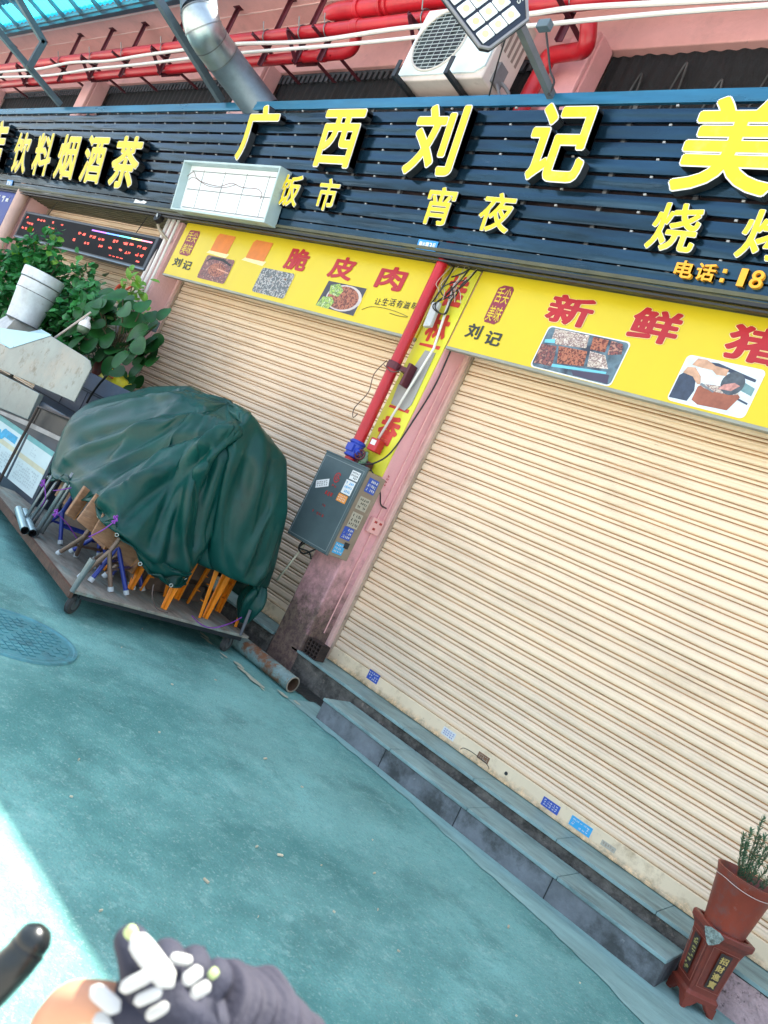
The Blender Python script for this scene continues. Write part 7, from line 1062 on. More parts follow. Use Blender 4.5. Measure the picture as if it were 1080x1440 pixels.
-7,0,4,59,-105,-4,41,-2,-14,15,19,-24,7,26,17,-78,0,35,4,-13,13,-20,-19,7,24,35,-12,-15,15,2,-7,3,10,24,17,-41,-79,47,10,1,19,27,27,-91,8,15,1,10,0,-6,0,0,10,-78,68,-31,-4,16,16,-8,-5,1,-2,21,2,1,0,1,10,-16,0,-7,-4,9,9,5,1,-7,-8,22,-46,4,28,-9,8,-3,-1,-3,6,-2,
7,5,-19,-11,30,-18,8,8,-7,-5,-4,-2,-9,-3,21,16,-7,-1,14,-3,-1,0,-1,-2,-6,2,0,7,-2,-3,22,-12,22,-72,58,-29,16,-32,31,8,35,-80,-28,36,5,-11,29,-17,0,24,-33,-7,11,11,1,-3,1,-15,-29,-1,76,3,-13,-18,-11,19,10,-13,0,12,22,28,-20,-83,0,32,-3,16,48,-12,-58,28,0,6,1,-13,7,6,-10,-10,
-6,-17,6,11,5,6,-14,-1,8,18,4,-7,7,3,-8,-6,0,-5,5,9,6,3,-7,-9,17,-26,6,11,2,-8,3,0,0,0,-7,13,0,3,-10,4,-9,21,-28,-7,18,1,-3,-2,-1,-6,-12,26,15,-11,16,-6,-3,-1,4,-1,-5,-2,-1,-1,-2,-2,18,-4,9,-52,23,-25,34,-18,35,-7,13,30,8,-99,-6,15,16,13,-16,14,-35,13,18,-2,
0,-2,-9,-42,-2,134,-43,-7,-39,0,2,-4,24,-2,-11,5,14,17,28,-3,-78,-14,34,-13,39,81,-120,27,-2,3,-8,5,-5,6,-40,27,-14,3,15,-3,1,6,-10,-2,22,1,2,3,-4,7,-19,5,-5,1,9,9,5,-3,-18,9,-8,10,44,-42,-11,9,-4,2,3,6,-4,2,1,3,-6,-13,-36,70,-31,-16,26,2,-9,-2,-4,2,-8,-17,36,-4,
12,-2,1,-1,-6,2,-3,-1,1,-1,4,6,-4,8,0,-33,-1,20,-8,-7,18,-12,13,-5,32,45,-60,-69,14,39,-26,18,-33,20,20,-9,-1,-6,-15,-34,82,40,-38,-20,-19,-3,6,-12,14,17,-4,-8,0,13,12,26,17,-73,-21,32,-31,90,-31,-21,0,9,-5,-6,12,5,-47,12,-2,-2,18,0,-3,30,-33,4,17,-1,0,3,7,-7,-8,2,-4,5,
7,5,2,-14,0,1,9,38,-86,40,-4,-2,5,2,7,-5,8,-2,0,-3,0,-18,0,14,16,-22,-18,11,11,-1,2,-5,-2,-6,-19,42,12,0,5,-1,-3,-7,-3,-9,-5,0,0,-1,-4,20,-1,8,-31,23,-15,2,11,-2,-1,2,2,11,37,-6,-94,45,-20,-24,71,-51,12,9,1,-18,-14,-21,129,-42,-10,-25,-6,2,-3,4,3,5,1,-7,-7,-1,
15,11,21,7,-51,-4,1,-3,78,-62,13,13,3,-63,60,14,-46,11,-81,113,-34,30,-35,16,-12,4,10,3,2,-3,7,-16,4,-2,3,6,5,2,-8,-8,11,10,23,-41,-10,9,8,-1,0,-1,1,0,3,3,3,-8,-3,-5,8,-47,73,-41,-6,11,13,-6,0,-5,4,-2,-5,8,15,2,-6,8,2,-4,-10,5,6,3,0,-2,0,-14,-1,23,-50,23,
-10,1,9,-8,0,3,2,6,-4,35,15,-52,-13,-13,-2,35,-32,16,19,-36,-20,110,-32,-19,-3,-17,-1,7,3,5,0,12,-16,-13,-1,1,3,8,9,22,-5,-63,22,-54,77,12,28,35,-71,-2,-5,-91,103,-35,-74,-92,187,37,-34,-8,19,-6,4,7,1,-8,-2,-8,4,0,5,6,5,-5,-14,9,16,5,-45,-41,51,8,-1,13,1,-1,1,0,0,0,
3,-13,2,-3,5,-56,76,-27,0,-5,-6,20,-5,4,-7,1,2,-18,15,9,0,-13,5,2,-11,-12,7,-1,0,2,1,3,-6,13,-34,15,4,-8,43,-31,-4,-11,6,1,2,4,15,-16,-2,-18,5,12,-10,1,7,-32,-32,114,-37,-8,-2,-9,4,0,2,-6,-6,0,15,-2,-6,3,1,6,-3,5,19,-3,-42,12,-2,33,-20,-40,11,68,-45,23,-38,9,
93,-33,-64,-31,51,-23,-33,65,0,2,5,-8,-5,-2,2,7,3,-1,-1,-8,-2,12,-5,-38,-10,36,16,5,2,-3,-4,-6,7,4,0,-1,3,-17,6,0,-3,-18,10,29,-18,-4,2,9,1,-12,1,-8,-4,9,-8,20,10,-1,-14,6,-4,1,-6,-1,0,2,-2,7,-4,12,-42,17,5,-2,-53,79,-6,-34,8,6,7,-14,8,1,4,-16,-28,46,-13,0,
5,-35,83,-17,-29,3,0,-11,5,-1,-4,1,-2,-11,9,10,-6,-1,0,5,3,1,7,15,-13,-10,0,10,-7,-35,46,-15,2,-6,-6,-1,47,10,-43,-24,17,-9,41,-10,-6,0,1,-2,-1,0,3,7,2,-1,-10,-10,12,-4,-30,7,18,2,17,-11,11,0,-15,4,-5,-1,3,10,3,-14,1,7,-17,23,-59,91,-47,-4,1,0,9,2,-5,-3,-1,3,
1,-4,19,3,4,-9,-3,-7,1,1,1,0,3,-1,-3,14,-39,5,11,1,-45,97,-26,-29,-17,17,0,-4,5,2,7,-17,-28,55,-22,1,-6,-12,43,0,-26,9,2,-10,1,-4,4,-1,-1,-1,2,1,-7,2,3,-1,8,1,5,8,11,9,-28,9,-5,12,-27,7,-13,31,-3,-11,16,5,-20,-5,1,5,8,-2,-1,-2,-3,-2,1,1,6,1,3,-3,
-13,2,0,-23,14,12,-10,40,-27,12,-1,-6,-4,2,-6,2,3,-6,8,-18,-9,27,-7,17,-79,108,-63,11,-15,6,25,7,-12,2,11,0,13,-36,22,22,-5,-11,9,-17,8,1,-2,0,3,-1,-5,14,35,-86,30,9,-31,78,-18,10,-79,27,6,6,-13,-6,34,-37,23,32,-39,-1,-8,-10,35,-25,33,-19,-17,7,7,3,1,-5,-3,2,2,4,11,-4,
-1,-6,6,-2,-4,2,-74,110,-104,20,18,-6,25,-6,8,11,6,-6,-1,-2,3,2,-7,0,11,0,1,-3,0,3,-9,3,4,1,0,-7,-4,1,-12,15,8,-15,42,-28,1,9,-1,-6,8,-11,-5,0,12,-3,-5,-11,-8,36,-31,6,-7,-5,53,-61,15,-3,0,4,24,-18,-12,-8,-7,19,-18,15,2,3,-4,-5,5,-1,0,0,-1,0,-12,9,43,-106,
44,18,-16,-103,135,44,-124,39,12,5,-4,23,-7,-40,27,52,-45,-6,-10,9,45,-30,-10,9,-8,-8,8,8,-15,1,4,3,4,9,12,-9,-5,-6,-17,-1,1,38,-52,-3,160,-204,74,-27,-30,17,16,21,12,-6,-3,3,-1,0,-1,-6,17,-4,0,0,3,3,-10,6,3,-1,-7,-6,6,-5,7,6,-11,25,-4,-11,6,4,-2,-24,18,-8,0,5,-3,7,
-14,0,-10,30,-25,-9,19,-73,136,-74,18,-18,-18,38,-7,17,-27,-14,2,3,2,-13,19,-7,-7,5,4,-1,0,-6,3,1,-4,1,14,39,-97,41,-2,-9,-12,47,46,-129,55,21,-2,11,-20,-14,1,-40,56,-9,-22,12,6,30,14,-48,-5,17,-4,-7,4,10,7,4,5,-5,-19,-8,-8,8,5,9,2,-39,118,-123,-24,143,-109,27,11,-41,5,16,30,-9,
-1,-5,-1,0,4,16,-13,1,1,0,3,3,3,-6,-1,-1,-8,0,-3,11,6,-9,5,31,-38,6,16,-12,-11,12,0,-11,5,9,-18,19,-21,2,-10,24,-19,-6,28,-72,98,-18,-39,13,-8,5,-6,18,-4,7,30,-29,-33,19,23,0,1,-10,2,1,0,5,-2,13,-23,-1,5,37,-50,-5,13,0,0,8,56,-118,71,10,-7,-14,27,-33,28,-31,47,-58,
33,6,-3,23,-10,-31,-22,7,4,30,21,-1,-3,-10,-16,-18,-19,-45,97,-21,10,-10,-3,1,20,25,-42,-10,11,-47,74,-20,-37,-1,3,53,-18,-2,-1,-11,12,6,-3,1,1,-1,-4,14,-8,-4,-4,-3,0,-2,9,6,-4,-4,39,-47,13,16,-18,8,-25,26,-7,-3,1,3,-7,4,-10,-1,-7,12,11,-21,14,-20,-41,125,-79,9,-8,-18,37,-16,33,8,
3,14,-1,-1,-8,4,-3,0,-6,1,-1,1,-1,4,-8,-8,1,20,49,-46,-13,4,10,9,15,58,-114,26,10,0,-35,39,-31,-1,32,-10,15,56,-24,-22,-39,14,4,-4,37,-9,-13,-11,-9,-4,-7,25,10,61,-103,17,-9,-4,-1,1,2,-97,0,-23,65,52,-8,44,-47,-4,13,7,15,0,1,2,-3,-1,12,-8,2,-4,-5,7,-6,11,-11,-4,6,1,
4,-1,-7,25,-17,-6,18,-16,10,-24,21,4,-9,-8,5,-3,2,3,-11,5,-4,-9,37,-31,3,3,-75,154,-65,-10,2,-22,10,-4,6,-15,47,-16,-3,5,-36,0,2,9,-10,-8,-3,-3,3,5,9,16,11,11,15,-4,-18,-15,-16,-3,11,56,-85,27,14,-23,0,24,-36,19,-4,10,28,42,-24,-19,-23,6,-26,55,-37,9,-16,-7,17,3,2,-26,13,-54,
23,6,2,8,1,-6,-51,74,29,14,-39,-13,-38,56,-8,-28,13,-4,-7,36,-1,-1,-3,-5,15,2,-5,-1,-4,-4,3,5,-10,-1,-6,9,1,-9,10,12,-26,24,-6,-2,-9,-12,27,-5,-4,-4,11,-33,30,-9,-5,7,-1,-22,47,-35,-6,20,-60,34,86,-83,6,-4,-11,35,3,7,43,112,24,-127,-49,46,-26,-10,-12,11,16,19,17,15,-17,9,9,1,
-10,2,-19,-10,-18,-19,-11,22,32,-48,3,-16,55,-23,-3,-11,-8,11,29,33,-49,-24,-5,36,16,-37,12,-19,-9,22,-12,-9,-2,-4,13,13,-18,-1,-3,1,-1,3,5,-18,3,8,-12,40,-28,-22,47,-29,8,15,1,2,-1,-2,0,7,-5,17,3,-1,-15,-10,24,-23,14,-11,2,3,-10,7,12,-14,8,5,-22,13,-17,25,-2,0,-15,7,6,-5,10,-19,
1,-1,2,-31,55,-24,-22,33,-18,-61,142,-76,13,-12,-32,-9,-21,-19,-89,42,163,4,8,-86,27,24,-12,-10,0,13,6,-12,-5,-1,-1,6,-15,6,2,-23,-3,-14,-18,-9,24,-22,-13,-10,65,-28,2,-10,-13,49,-2,10,-47,-17,34,-45,35,4,-19,-7,18,0,-18,0,6,9,-17,17,-8,-11,4,1,0,-7,2,8,3,-12,-19,-10,59,-30,33,-18,-7,4,
15,-3,-12,5,1,-6,29,0,1,1,4,-11,-15,12,-9,0,2,-3,4,5,-4,-5,17,-35,24,-13,9,8,-20,5,12,-4,-27,27,-22,8,11,-7,1,-22,44,-14,-14,14,-6,-66,104,-17,-42,-3,2,-25,-23,-12,-56,11,32,112,3,7,-4,-38,-11,7,15,-7,-16,-11,20,-4,-1,-6,-7,7,-5,-6,1,-3,-15,-7,-5,-19,-16,66,-19,6,-10,-12,-17,10,
45,-45,-3,-10,37,-24,13,-26,0,13,14,-25,4,-1,0,-4,4,4,-4,1,0,-1,0,-15,22,-1,-3,-21,69,-47,-29,49,-42,32,-11,1,12,-1,-5,-8,-3,11,-6,18,7,7,-12,12,-4,-2,-3,-2,-7,2,1,-1,-2,3,-25,24,-2,9,5,-34,14,0,6,12,-21,20,-14,-16,15,2,7,-27,18,15,-14,-10,7,-44,21,86,-96,20,-3,-21,-65,167,
53,-6,-139,187,-25,1,-23,5,16,4,-14,-20,-19,9,19,3,-2,-17,15,-12,1,-4,0,4,1,-32,-19,-10,12,24,1,19,-14,-13,34,-16,-1,-24,-17,50,-39,14,-21,4,33,-5,-19,-4,-2,3,-6,4,-4,5,-3,4,-1,0,-16,20,2,2,-4,29,-48,16,-2,-22,43,4,-19,-13,20,2,-3,-3,1,0,2,0,11,0,5,-10,13,0,-1,-3,-5,-3,
0,1,-1,-3,5,-12,8,-10,-13,16,5,-3,-6,-6,18,-20,15,-18,15,-4,-14,14,-14,48,-34,-4,11,-21,-7,91,-101,1,8,-15,45,-72,-32,-26,27,70,-109,67,39,16,-2,-10,-17,-20,7,28,-2,-6,-14,-8,12,-18,22,0,5,2,1,5,2,3,1,-43,-3,32,-10,-25,-6,38,-38,-1,12,21,-23,9,-15,33,-38,20,-13,1,-2,4,-6,3,-4,-3,
19,-9,-1,3,5,-4,1,0,-22,15,-3,6,-1,3,-10,14,-1,5,2,-4,2,-3,0,0,0,-3,8,2,10,-8,1,5,2,1,0,-13,2,-1,1,-8,-4,6,2,1,8,-2,-8,4,9,-4,-2,-14,14,-16,5,13,-44,34,-52,83,-47,5,-17,8,-15,61,11,-75,16,-31,56,40,-18,68,-99,29,52,-12,-13,11,0,-9,-13,0,25,1,-8,-7,-6,16,
-19,-2,-24,51,4,-6,6,0,6,2,-6,-32,-5,38,-9,-25,32,-5,-29,-1,30,-24,26,-18,-1,3,2,-16,-1,0,1,1,-2,0,-1,10,2,-1,-5,-3,-2,5,0,-1,21,-16,0,-9,6,-5,-15,27,-3,0,2,0,7,-8,-3,1,-3,2,-2,9,-11,12,-1,1,6,1,-1,3,-10,-2,-1,7,-29,20,-5,0,-4,10,3,0,-4,8,5,-14,9,-15,
-3,0,6,-10,-14,55,-29,-12,7,-7,-20,13,69,-85,18,0,-18,48,25,-61,32,-31,73,-80,14,23,4,-6,-8,26,5,-13,-7,-2,9,-3,12,5,31,-1,-4,-3,-13,4,-3,1,-8,-32,36,-13,8,2,-1,-12,-18,18,11,-3,-24,11,-3,-6,1,1,-1,-1,2,-2,1,-2,8,-2,-8,3,3,-3,5,-1,0,-5,14,-5,5,-8,1,-5,4,-12,22,-7,
-2,1,5,-4,-1,-1,-6,0,-1,9,5,2,-4,1,2,4,1,2,2,-8,-1,-15,10,0,-6,-3,-4,10,6,-1,-16,0,2,13,3,-9,4,7,-6,-13,-13,49,-8,-31,22,-17,-19,-7,84,-63,-1,15,-29,4,15,-47,54,-85,43,-4,51,-50,0,4,23,7,-9,0,6,4,3,2,-2,-12,-12,-14,7,3,20,-1,15,-4,-5,-1,-1,-18,-1,23,0,-1,
-20,2,16,-18,5,-1,3,-12,22,-14,1,0,1,-1,0,9,-4,-6,0,7,-2,-8,8,-1,0,7,-11,10,-2,1,-4,-2,2,-10,16,-4,-2,-3,6,0,-2,0,-2,-2,-2,-1,12,-7,4,1,1,4,1,1,-4,4,-1,-36,30,-9,-8,4,11,4,-2,0,-28,14,7,10,-6,0,-2,8,-2,-13,-12,37,6,-33,20,-15,-18,-26,97,-41,-18,17,-21,-40,
72,-8,-28,-92,38,23,-24,21,-1,6,2,-3,2,2,-2,-4,-4,-5,-13,-5,21,-5,-28,-1,15,-4,5,9,16,3,-2,4,-17,15,0,11,-23,14,-3,2,-1,-10,3,-7,8,-4,-1,1,1,-3,1,4,-3,-2,-1,8,-2,1,0,-1,-1,1,7,-3,-1,2,-2,-2,-1,-4,4,2,-3,0,1,6,-5,-1,0,-3,0,-1,8,-6,4,1,0,2,4,0,
-4,2,2,-4,-3,-14,1,4,12,3,-2,-17,-4,4,15,4,-12,6,-1,10,-2,-12,-11,3,41,-22,-3,-6,-19,-19,82,-18,-36,20,32,-106,-1,-8,63,-106,34,-17,-19,81,-16,-4,4,0,-2,-7,-14,-11,-8,-5,3,49,-44,-11,10,-3,4,26,-19,14,7,8,-2,-14,16,-13,12,-7,-5,11,-4,2,-1,-5,1,-2,1,0,0,1,-1,0,4,-1,-3,0,
2,2,-5,7,1,-3,-1,0,-5,11,-3,5,-3,-1,-3,-2,-1,3,0,-3,1,7,-4,-1,0,-2,-1,-2,4,1,-1,1,1,1,4,1,0,-2,2,5,10,-33,5,12,11,-7,-4,-19,5,-8,6,23,11,-14,-23,18,6,-10,-10,-5,41,-12,-33,22,-22,-14,67,2,-48,8,22,-68,-79,79,-5,6,-38,17,-17,57,-4,3,-5,-6,-10,-17,-13,-5,12,-10,
42,-11,12,10,1,-5,-40,-7,34,-9,5,12,-7,-10,13,-10,9,-8,1,8,-7,4,-1,-3,-2,0,3,0,0,0,0,-1,4,-4,0,-3,6,0,-4,7,-2,3,-4,-1,5,-7,8,0,2,-4,-1,-2,-1,3,-1,-2,0,7,-3,-3,1,-2,-2,0,0,5,-3,2,0,1,4,1,0,-1,3,11,-47,43,3,-4,-10,-9,-5,-5,15,-17,-3,-3,16,27,
-7,-29,32,-3,-19,-9,42,-8,-27,19,-27,-12,47,28,-43,19,15,-30,-91,44,-15,29,-16,30,-27,-13,81,-7,-5,-9,-16,-22,-7,6,-1,40,-25,-25,0,31,28,6,8,-5,-39,21,-7,17,-14,8,-10,0,7,-11,9,2,-8,7,-1,-2,-3,2,1,2,0,0,-1,-1,5,-5,1,1,1,0,2,0,-2,-5,0,1,-3,1,8,5,-1,-2,-2,-1,-2,3,
0,-3,-2,7,0,-3,0,-2,-1,-1,-1,6,-3,1,2,-8,4,9,1,-2,-5,20,6,4,3,2,-33,-2,-19,-2,0,3,-4,0,15,10,-1,-7,2,0,5,-18,50,-15,-11,23,-46,-7,28,47,-37,17,2,12,9,-63,0,2,7,23,-5,-34,50,31,-10,-12,-21,-14,-2,34,-11,-19,-15,14,17,-11,-1,34,29,-8,-10,-19,2,18,-23,2,2,1,3,-9,
7,2,0,1,-1,-1,-4,3,0,2,-1,0,1,-2,5,-5,0,2,1,0,3,0,0,-5,2,-8,14,-3,-4,9,-2,-2,-1,-2,-2,3,-1,2,-4,1,5,-4,0,-1,-2,-1,-1,5,-2,2,0,-3,1,7,2,-2,-11,-9,39,6,-7,-46,11,-3,6,-3,12,11,-2,11,-27,-4,-3,1,11,8,-3,-25,43,-1,5,-12,-28,-2,3,65,-28,-32,31,-2,
19,-85,1,9,11,29,3,-46,6,45,0,-26,7,-8,3,-22,18,-5,15,2,-7,-23,-2,0,13,52,-4,-12,10,17,-27,1,10,-1,-13,7,4,0,3,-3,0,-3,-4,3,1,1,0,2,-2,0,3,-3,-1,3,0,0,3,-3,-5,8,0,6,-16,-12,13,6,8,-2,-2,-2,-3,1,-1,4,-5,-1,10,-6,0,-1,-2,-1,-1,4,-1,2,-13,14,0,-3,
13,-5,9,5,6,-19,-29,50,11,1,-5,-4,-5,-4,-3,-5,-26,-3,-1,-6,21,-36,44,-28,20,30,-4,-49,6,6,-11,75,-26,-4,-36,74,2,5,-70,19,12,-17,41,-44,-1,21,20,-1,-7,-10,25,-16,-11,2,-3,-1,1,31,-50,-3,12,14,53,-15,0,0,-17,2,2,10,-12,-5,16,-5,4,-8,7,-3,-7,6,-2,1,1,1,-1,0,1,-1,0,4,
1,-3,3,-4,-2,-2,3,1,2,14,-40,24,8,1,-5,-2,-1,0,0,2,2,-5,7,-5,1,-1,-3,-1,-2,3,2,1,1,0,1,-1,6,1,-9,24,-23,-15,43,6,5,0,-5,5,-5,-6,-3,-49,-10,12,1,18,-4,19,6,-13,-42,71,-2,-7,14,-43,-21,78,-16,-1,-12,29,57,-40,-42,-18,17,1,21,-5,-26,-11,34,11,-43,29,-30,14,6,1,
-2,5,5,-33,62,15,-32,-22,-2,40,-11,-11,2,5,14,-2,-8,-8,14,-1,1,-13,0,12,-7,2,-4,0,1,3,3,2,-9,0,2,-1,7,0,-2,-3,1,4,1,-6,-15,13,-3,3,10,1,-2,1,-3,-6,2,2,3,-3,-3,7,-3,0,-2,-5,0,-2,9,-12,6,-3,0,5,1,16,5,-26,-9,42,11,1,4,-2,2,-2,-5,-2,-6,-1,-46,-26,
3,11,25,-2,-27,0,-4,27,34,9,-35,37,-83,74,-1,21,-1,-38,22,0,-1,0,0,0,0,0,-1,0,0,1,0,0,0,0,0,0,0,0,0,0,0,0,-1,0,0,0,0,0,0,0,0,0,-1,0,0,0,0,0,0,-1,0,0,0,0,0,0,0,0,0,0,0,0,0,0,0,0,0,0,0,0,0,0,0,0,0,0,0,0,0,0,
0,0,0,0,0,0,0,0,0,0,0,0,0,0,0,0,0,0,0,0,0,0,0,1,0,0,0,0,0,0,0,0,1,0,0,0,0,0,0,0,0,0,0,1,0,0,0,0,1,0,0,0,0,0,-20,-7,-6,8,-2,12,6,-8,8,-1,0,-4,1,5,2,3,-4,1,1,-1,-6,-3,1,2,2,0,2,0,-1,2,-4,0,-1,-1,0,-1,
0,-1,0,-1,1,-1,-1,1,-2,-1,-1,2,-3,-1,-1,0,0,0,0,0,0,1,2,2,2,2,1,2,1,1,1,1,0,1,0,1,0,1,0,-2,-1,-1,-2,-2,-2,-2,-2,-3,-1,-4,1,-2,-2,-1,-4,1,-4,-1,-2,-2,0,-1,0,1,4,2,3,2,-1,3,5,9,-1,14,4,11,-14,-1,7,-4,-7,-9,-3,-1,0,1,2,1,-1,1,
25,-1,-4,-29,7,-26,-5,23,-5,11,-9,4,4,-7,5,3,-3,0,1,-1,-5,-2,0,3,1,-1,2,0,-1,0,0,0,-3,2,-2,0,-1,1,-2,1,-2,1,1,-2,2,0,-1,-3,2,-1,0,0,0,0,-1,0,1,0,1,0,1,1,1,0,1,1,0,0,1,0,1,0,1,0,-3,1,-2,-1,-1,-1,-2,-1,-2,-1,-1,-1,-3,0,-1,-2,
-1,-1,2,-2,0,-2,-1,0,0,-4,-2,5,2,7,9,2,0,1,6,8,-14,1,-7,-19,-14,7,18,22,12,7,4,3,1,1,2,-1,66,-3,-9,-5,-35,-1,-13,-22,5,11,0,3,-1,-5,3,2,-3,0,1,-2,-3,-3,0,3,3,-1,1,0,0,-2,0,1,-1,-1,-1,2,-3,2,-2,2,-3,2,0,0,-2,2,0,0,-2,3,-1,-1,-1,-1,
1,1,-1,1,0,2,0,0,-1,0,-1,0,1,0,0,0,0,0,-1,0,-1,-1,-1,-1,0,0,0,0,1,0,0,1,1,-5,0,-2,1,-1,-3,2,-1,-2,-1,0,-1,1,-3,-3,0,4,4,10,0,2,2,-4,24,-45,-3,29,34,13,0,4,8,8,5,3,3,1,0,-2,-29,17,25,22,3,-22,-12,-8,-1,-8,8,0,2,-2,-1,2,-2,-1,
2,-3,-3,-3,2,1,3,0,0,0,0,-2,2,-2,2,-3,1,0,1,-2,1,-1,2,-2,-1,3,1,-4,2,2,1,-2,1,-1,-1,0,-1,-1,1,1,1,1,1,0,1,-1,-1,-1,0,0,1,0,-1,0,-1,-1,0,-1,0,0,0,-1,1,1,-1,2,-2,1,-3,1,-2,-1,0,-5,1,0,-4,5,-2,-1,-2,5,0,-3,-4,0,1,4,9,0,
2,17,-27,-10,38,13,2,14,4,-12,-20,-20,-16,-11,-8,-2,1,7,-59,0,4,24,39,16,-16,-14,-7,-1,10,0,2,-2,-1,2,-2,0,-1,-2,-2,0,-1,0,5,0,-1,0,0,-1,2,-2,3,-3,2,-3,3,-3,4,-4,4,-1,1,-2,2,0,0,-1,1,0,-1,0,0,-1,0,0,0,-1,1,2,1,1,-1,0,0,0,-2,1,-1,0,1,-2,
0,-1,1,-1,-1,1,-1,1,0,-1,1,0,0,-3,-3,3,-4,0,-2,3,-3,0,2,-4,-1,3,-3,2,-2,-6,5,-2,4,0,13,-3,8,6,-18,9,15,16,-5,-27,-22,-18,-14,-4,-1,2,2,1,2,-1,-4,-4,-8,-29,2,44,13,-7,0,-18,6,2,1,0,-2,0,0,-2,1,-2,-1,2,0,2,-5,5,-1,0,-1,1,0,0,1,1,0,-1,
2,-1,2,0,1,1,-1,0,-2,1,0,-1,0,-1,0,-1,-2,1,1,1,0,1,0,0,1,0,0,-1,1,-1,1,-1,1,-1,-1,0,-1,-1,2,-1,1,-2,0,1,-1,-3,4,-6,-1,1,1,0,0,-4,-1,-2,2,-3,0,-2,-1,-5,5,-7,6,14,-9,-3,5,6,-9,12,7,2,-18,32,4,-25,-23,-19,-4,-2,11,10,9,6,5,3,2,2,
1,-1,7,2,-35,-10,40,7,-28,7,5,3,0,1,-2,0,0,-1,-2,0,2,-2,-6,4,1,7,-4,1,-1,2,1,-1,1,2,-1,3,0,-5,6,2,-1,1,-1,-2,-1,1,-2,-2,-1,-1,0,2,-2,-2,-1,-1,1,1,2,4,2,0,1,1,-1,1,0,0,-2,0,0,0,0,-1,-1,2,1,-2,3,-3,-2,-4,-3,9,3,0,-3,-8,-5,9,
1,-8,0,8,-13,9,10,0,-1,-3,-8,-18,17,-4,2,-4,14,5,0,-5,-20,30,-40,-7,5,8,-5,20,16,6,1,-2,-4,-4,-4,0,-1,6,-13,12,5,-38,15,5,7,-6,3,3,1,0,-1,0,-1,-1,0,2,1,0,5,-8,10,-12,8,-2,-2,2,0,3,-1,2,1,4,-5,-2,-1,5,-7,-1,-4,1,0,0,0,2,0,1,1,0,5,2,
0,1,1,1,0,-1,6,6,0,2,1,1,1,0,2,0,1,0,1,2,-1,-1,-1,-3,-2,0,-15,-6,9,4,-12,13,9,6,-19,-19,16,-5,6,9,9,-54,10,6,-14,2,13,19,-23,14,-2,0,4,7,-10,-5,-9,-2,-10,13,-21,16,38,16,0,-1,-2,-4,-5,-7,-10,-8,-2,-3,5,-6,15,-5,-39,11,24,-9,4,4,0,1,-1,-1,0,-1,
-2,4,3,-13,4,-11,1,15,-3,4,2,0,1,5,-5,0,-2,-5,2,9,-8,-26,12,3,-4,-2,2,0,2,2,2,1,-1,0,0,0,2,3,3,2,5,3,2,2,3,-1,0,0,-1,0,-1,1,-2,0,-2,-3,0,-3,-42,48,-3,-3,17,-17,24,-14,5,-8,-11,4,7,-3,-22,19,11,-17,-18,53,-15,18,-29,0,-4,2,2,-3,11,6,-17,14,
-11,-21,27,-43,41,-27,38,15,0,-10,-7,-5,0,5,6,3,-3,-18,12,-12,8,-2,-3,-5,-7,2,16,-17,6,-1,-1,-6,5,4,-6,4,2,7,-13,2,-17,7,-3,-4,17,2,3,9,-10,-1,10,5,-11,-10,-4,-1,-6,18,-17,2,-3,0,0,1,0,0,1,1,4,3,5,6,6,9,4,3,-7,4,-11,-13,-5,-1,-3,-4,-1,-1,-1,0,-6,0,
-1,-4,-4,-11,12,-18,2,-22,20,8,-28,-4,5,30,8,-17,13,-27,6,44,-96,91,11,10,6,-13,45,-16,32,-39,-12,21,-1,8,-17,-37,40,-32,33,-8,-10,36,-1,-10,-21,-22,-12,-3,0,4,11,15,16,6,-5,5,-8,2,9,0,-9,1,-25,28,3,-3,-4,4,-2,-1,-4,3,0,1,6,-8,-18,21,8,1,-19,2,17,-7,9,-5,4,3,-4,-11,
-7,-2,4,-4,2,1,5,-10,3,1,0,4,5,3,5,7,12,9,7,-6,3,-4,-20,-9,-7,-1,-6,-8,1,-2,-4,-7,-1,-3,2,-24,19,-4,-3,7,29,-42,19,12,-8,13,-19,-8,17,-32,10,0,-4,39,-6,-107,134,-151,138,-24,-9,-42,-12,89,-66,59,41,-45,-9,30,33,-8,-6,-27,-13,35,24,-12,-18,-26,-13,-6,-1,0,-1,-1,-1,8,-1,35,
4,5,-10,4,0,-7,-2,-1,-4,11,-11,9,-14,15,-3,-2,6,-5,-3,-2,-7,26,-6,12,-18,-6,6,10,-9,8,10,-4,-23,-7,14,5,-6,-8,-2,4,0,-5,9,1,-11,6,6,0,7,9,3,2,18,3,-8,-26,-24,-10,-5,-7,13,-5,5,-1,-3,3,1,-7,8,-3,-1,6,-6,6,1,3,-1,-10,-4,16,-11,6,-7,29,-52,38,16,-29,-31,55,
11,62,-40,55,-185,48,18,50,73,-96,-19,34,-26,39,30,-2,-39,13,-47,47,2,31,-31,-21,-20,-4,3,17,9,2,-1,-11,-11,-5,7,-11,7,-22,12,-5,-5,27,-19,-3,-3,-2,1,11,-10,14,-7,-3,8,-11,1,-2,1,6,-1,-6,-11,27,-15,16,5,0,1,-2,-18,-16,4,17,7,-6,-11,0,2,-8,4,11,-1,-7,8,10,-1,9,14,9,-17,-41,
-30,1,0,-1,15,-14,10,1,2,3,-4,-6,1,5,-1,3,1,16,-31,20,3,1,0,23,-17,-6,-11,9,15,-8,17,-36,-6,20,52,-45,2,-15,-7,9,60,-30,4,7,-51,47,76,-49,13,20,-3,-33,-4,-10,30,-54,56,-45,-19,-3,13,14,14,-3,-6,-7,-8,6,1,-21,11,-10,-9,7,5,-7,4,2,11,-22,-2,9,-11,1,2,9,-3,-5,8,-9,
